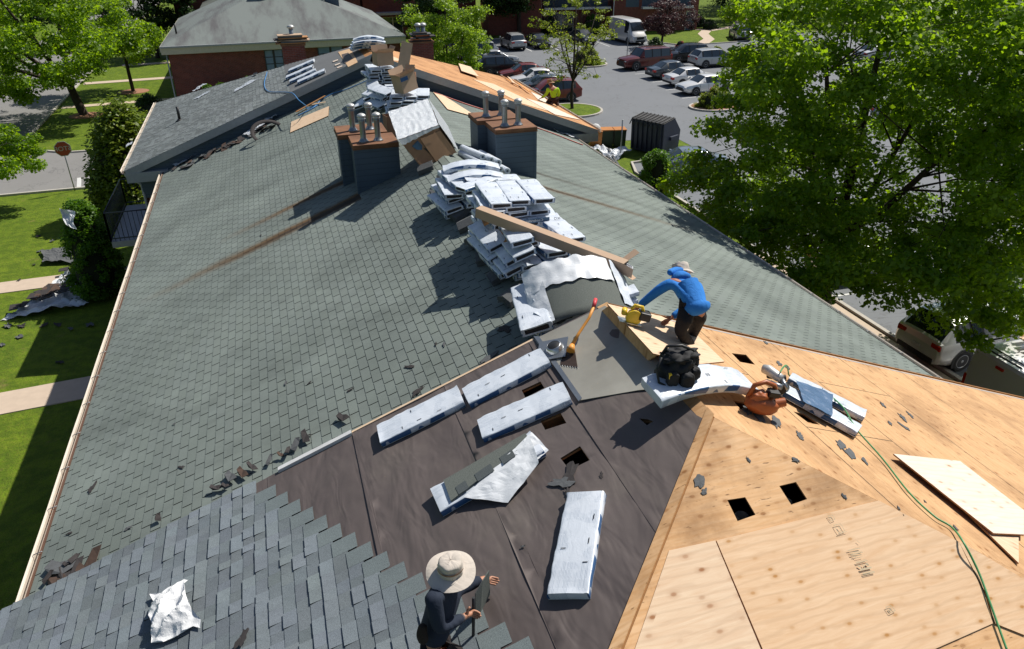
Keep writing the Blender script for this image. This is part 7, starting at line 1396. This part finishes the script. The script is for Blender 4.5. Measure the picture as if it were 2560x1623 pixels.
for i in range(26):
    u, v = r.random(), .25+.75*r.random(); p = tp[0]*(1-u)*(1-v)+tp[1]*u*(1-v)+tp[2]*u*v+tp[3]*(1-u)*v+V((0, 0, .22)); T = frame(p, (r.uniform(-1, 1), r.uniform(-1, 1), 0), (r.uniform(-.15, .15), r.uniform(-.15, .15), 1)); mb = MB(); s = r.uniform(.14, .32); mb.prism([(-s, -s*.6, 0), (s*.8, -s*.5, 0), (s, s*.5, 0), (-s*.6, s*.7, 0)], (0, 0, -.02)); o = obj('shingle_scrap', mb, M['dark' if i % 3 else 'brown_scrap']); o.matrix_world = T; tag(o, 'torn dark shingle heaped on the plastic tarp by the left path', 'scrap', 'torn shingles heaped on the tarp')
litter(G0, (172, 548), .01, 52, 'white plastic caught on the tall dark evergreen', 'wrap_plain') if 0 else None
p = V((-7.95, 29.75, 3.85)); mb = patch([p, p+V((.5, -.1, -.1)), p+V((.45, -.35, -.8)), p+V((.1, -.3, -.5))], 12, .09, 60, 4); tag(obj('plastic_wrap', mb, M['wrap_plain']), 'white plastic caught on top of the tall evergreen below the gutter', 'plastic wrap')
# junk between the roof corner and the dumpster
litter(G0, t2(1870, 1070), .9, 53, 'pile of grey plastic and torn strips on the grass by the dumpster', 'plastic_sheet', 1.4, 30, .5, .15, 'debris_pile', 'debris')
for i, (a, b) in enumerate((((1830, 1090), (1950, 1180)), ((1880, 1030), (1960, 1190)), ((1870, 1080), (1925, 1150)))): plank(G0.at(*t2(*a), .3), G0.at(*t2(*b), .1), .12, .04, 'scrap', ['grey plank lowest in the debris by the dumpster', 'grey plank leaning across the debris by the dumpster', 'short grey plank in the debris by the dumpster'][i], (0, 0, 1))
# boards, shingle packs and cans heaped on the two far wall chimneys
def endchimney(x, y, zt, wx, wy, label):
    m = MB(); m.box((x-wx/2, y-wy/2, 0), (x+wx/2, y+wy/2, zt)); b = obj('chimney', m, M['brick'], B, True); b['label'] = label
    m = MB(); m.box((x-wx/2-.05, y-wy/2-.05, zt), (x+wx/2+.05, y+wy/2+.05, zt+.07)); c = obj('chimney_cap', m, M['rusty'], None); c.parent = b
    for v in c.data.vertices: v.co = v.co-V(B.location)
    for dx in ((.0,) if x < 3 else (-.12, .12)):
        m = MB(); m.tube([(x+dx, y, zt+.05), (x+dx, y, zt+.75)], .1, 12); m.lathe([(.16, .72), (.17, .78), (.1, .84), (.01, .86)], 14, 1, M=TR(x+dx, y, zt)); c = obj('vent_stack', m, [M['galv'], M['galv_cap']], None); c.parent = b
        for v in c.data.vertices: v.co = v.co-V(B.location)
C1 = atY((732, 112), 37.9); C2 = atY((1053, 105), 37.9)
for (cc, nm) in ((C1, 'left'), (C2, 'right')):
    endchimney(cc.x, 37.9, cc.z, 1.0, .8, f'brick chimney on the far end wall, the {nm} one, with roofing odds heaped on it')
    for i in range(7):
        z = cc.z+.09+i*.055; a = r.uniform(-12, 12); mb = MB(); l = r.uniform(.5, .75) if nm == 'left' else r.uniform(.3, .55); mb.box((-l, -.28, 0), (l, .28, .045)); o = obj('board', mb, M[['board', 'scrap', 'card', 'dark'][i % 4] if nm == 'left' else ['dark', 'orange', 'scrap'][i % 3]]); o.matrix_world = TR(cc.x+r.uniform(-.1, .1), 37.75, z, a); tag(o, f'{["lowest","second","third","fourth","fifth","sixth","topmost"][i]} flat piece in the heap on the {nm} far chimney', 'board', f'pieces heaped on the {nm} far chimney')
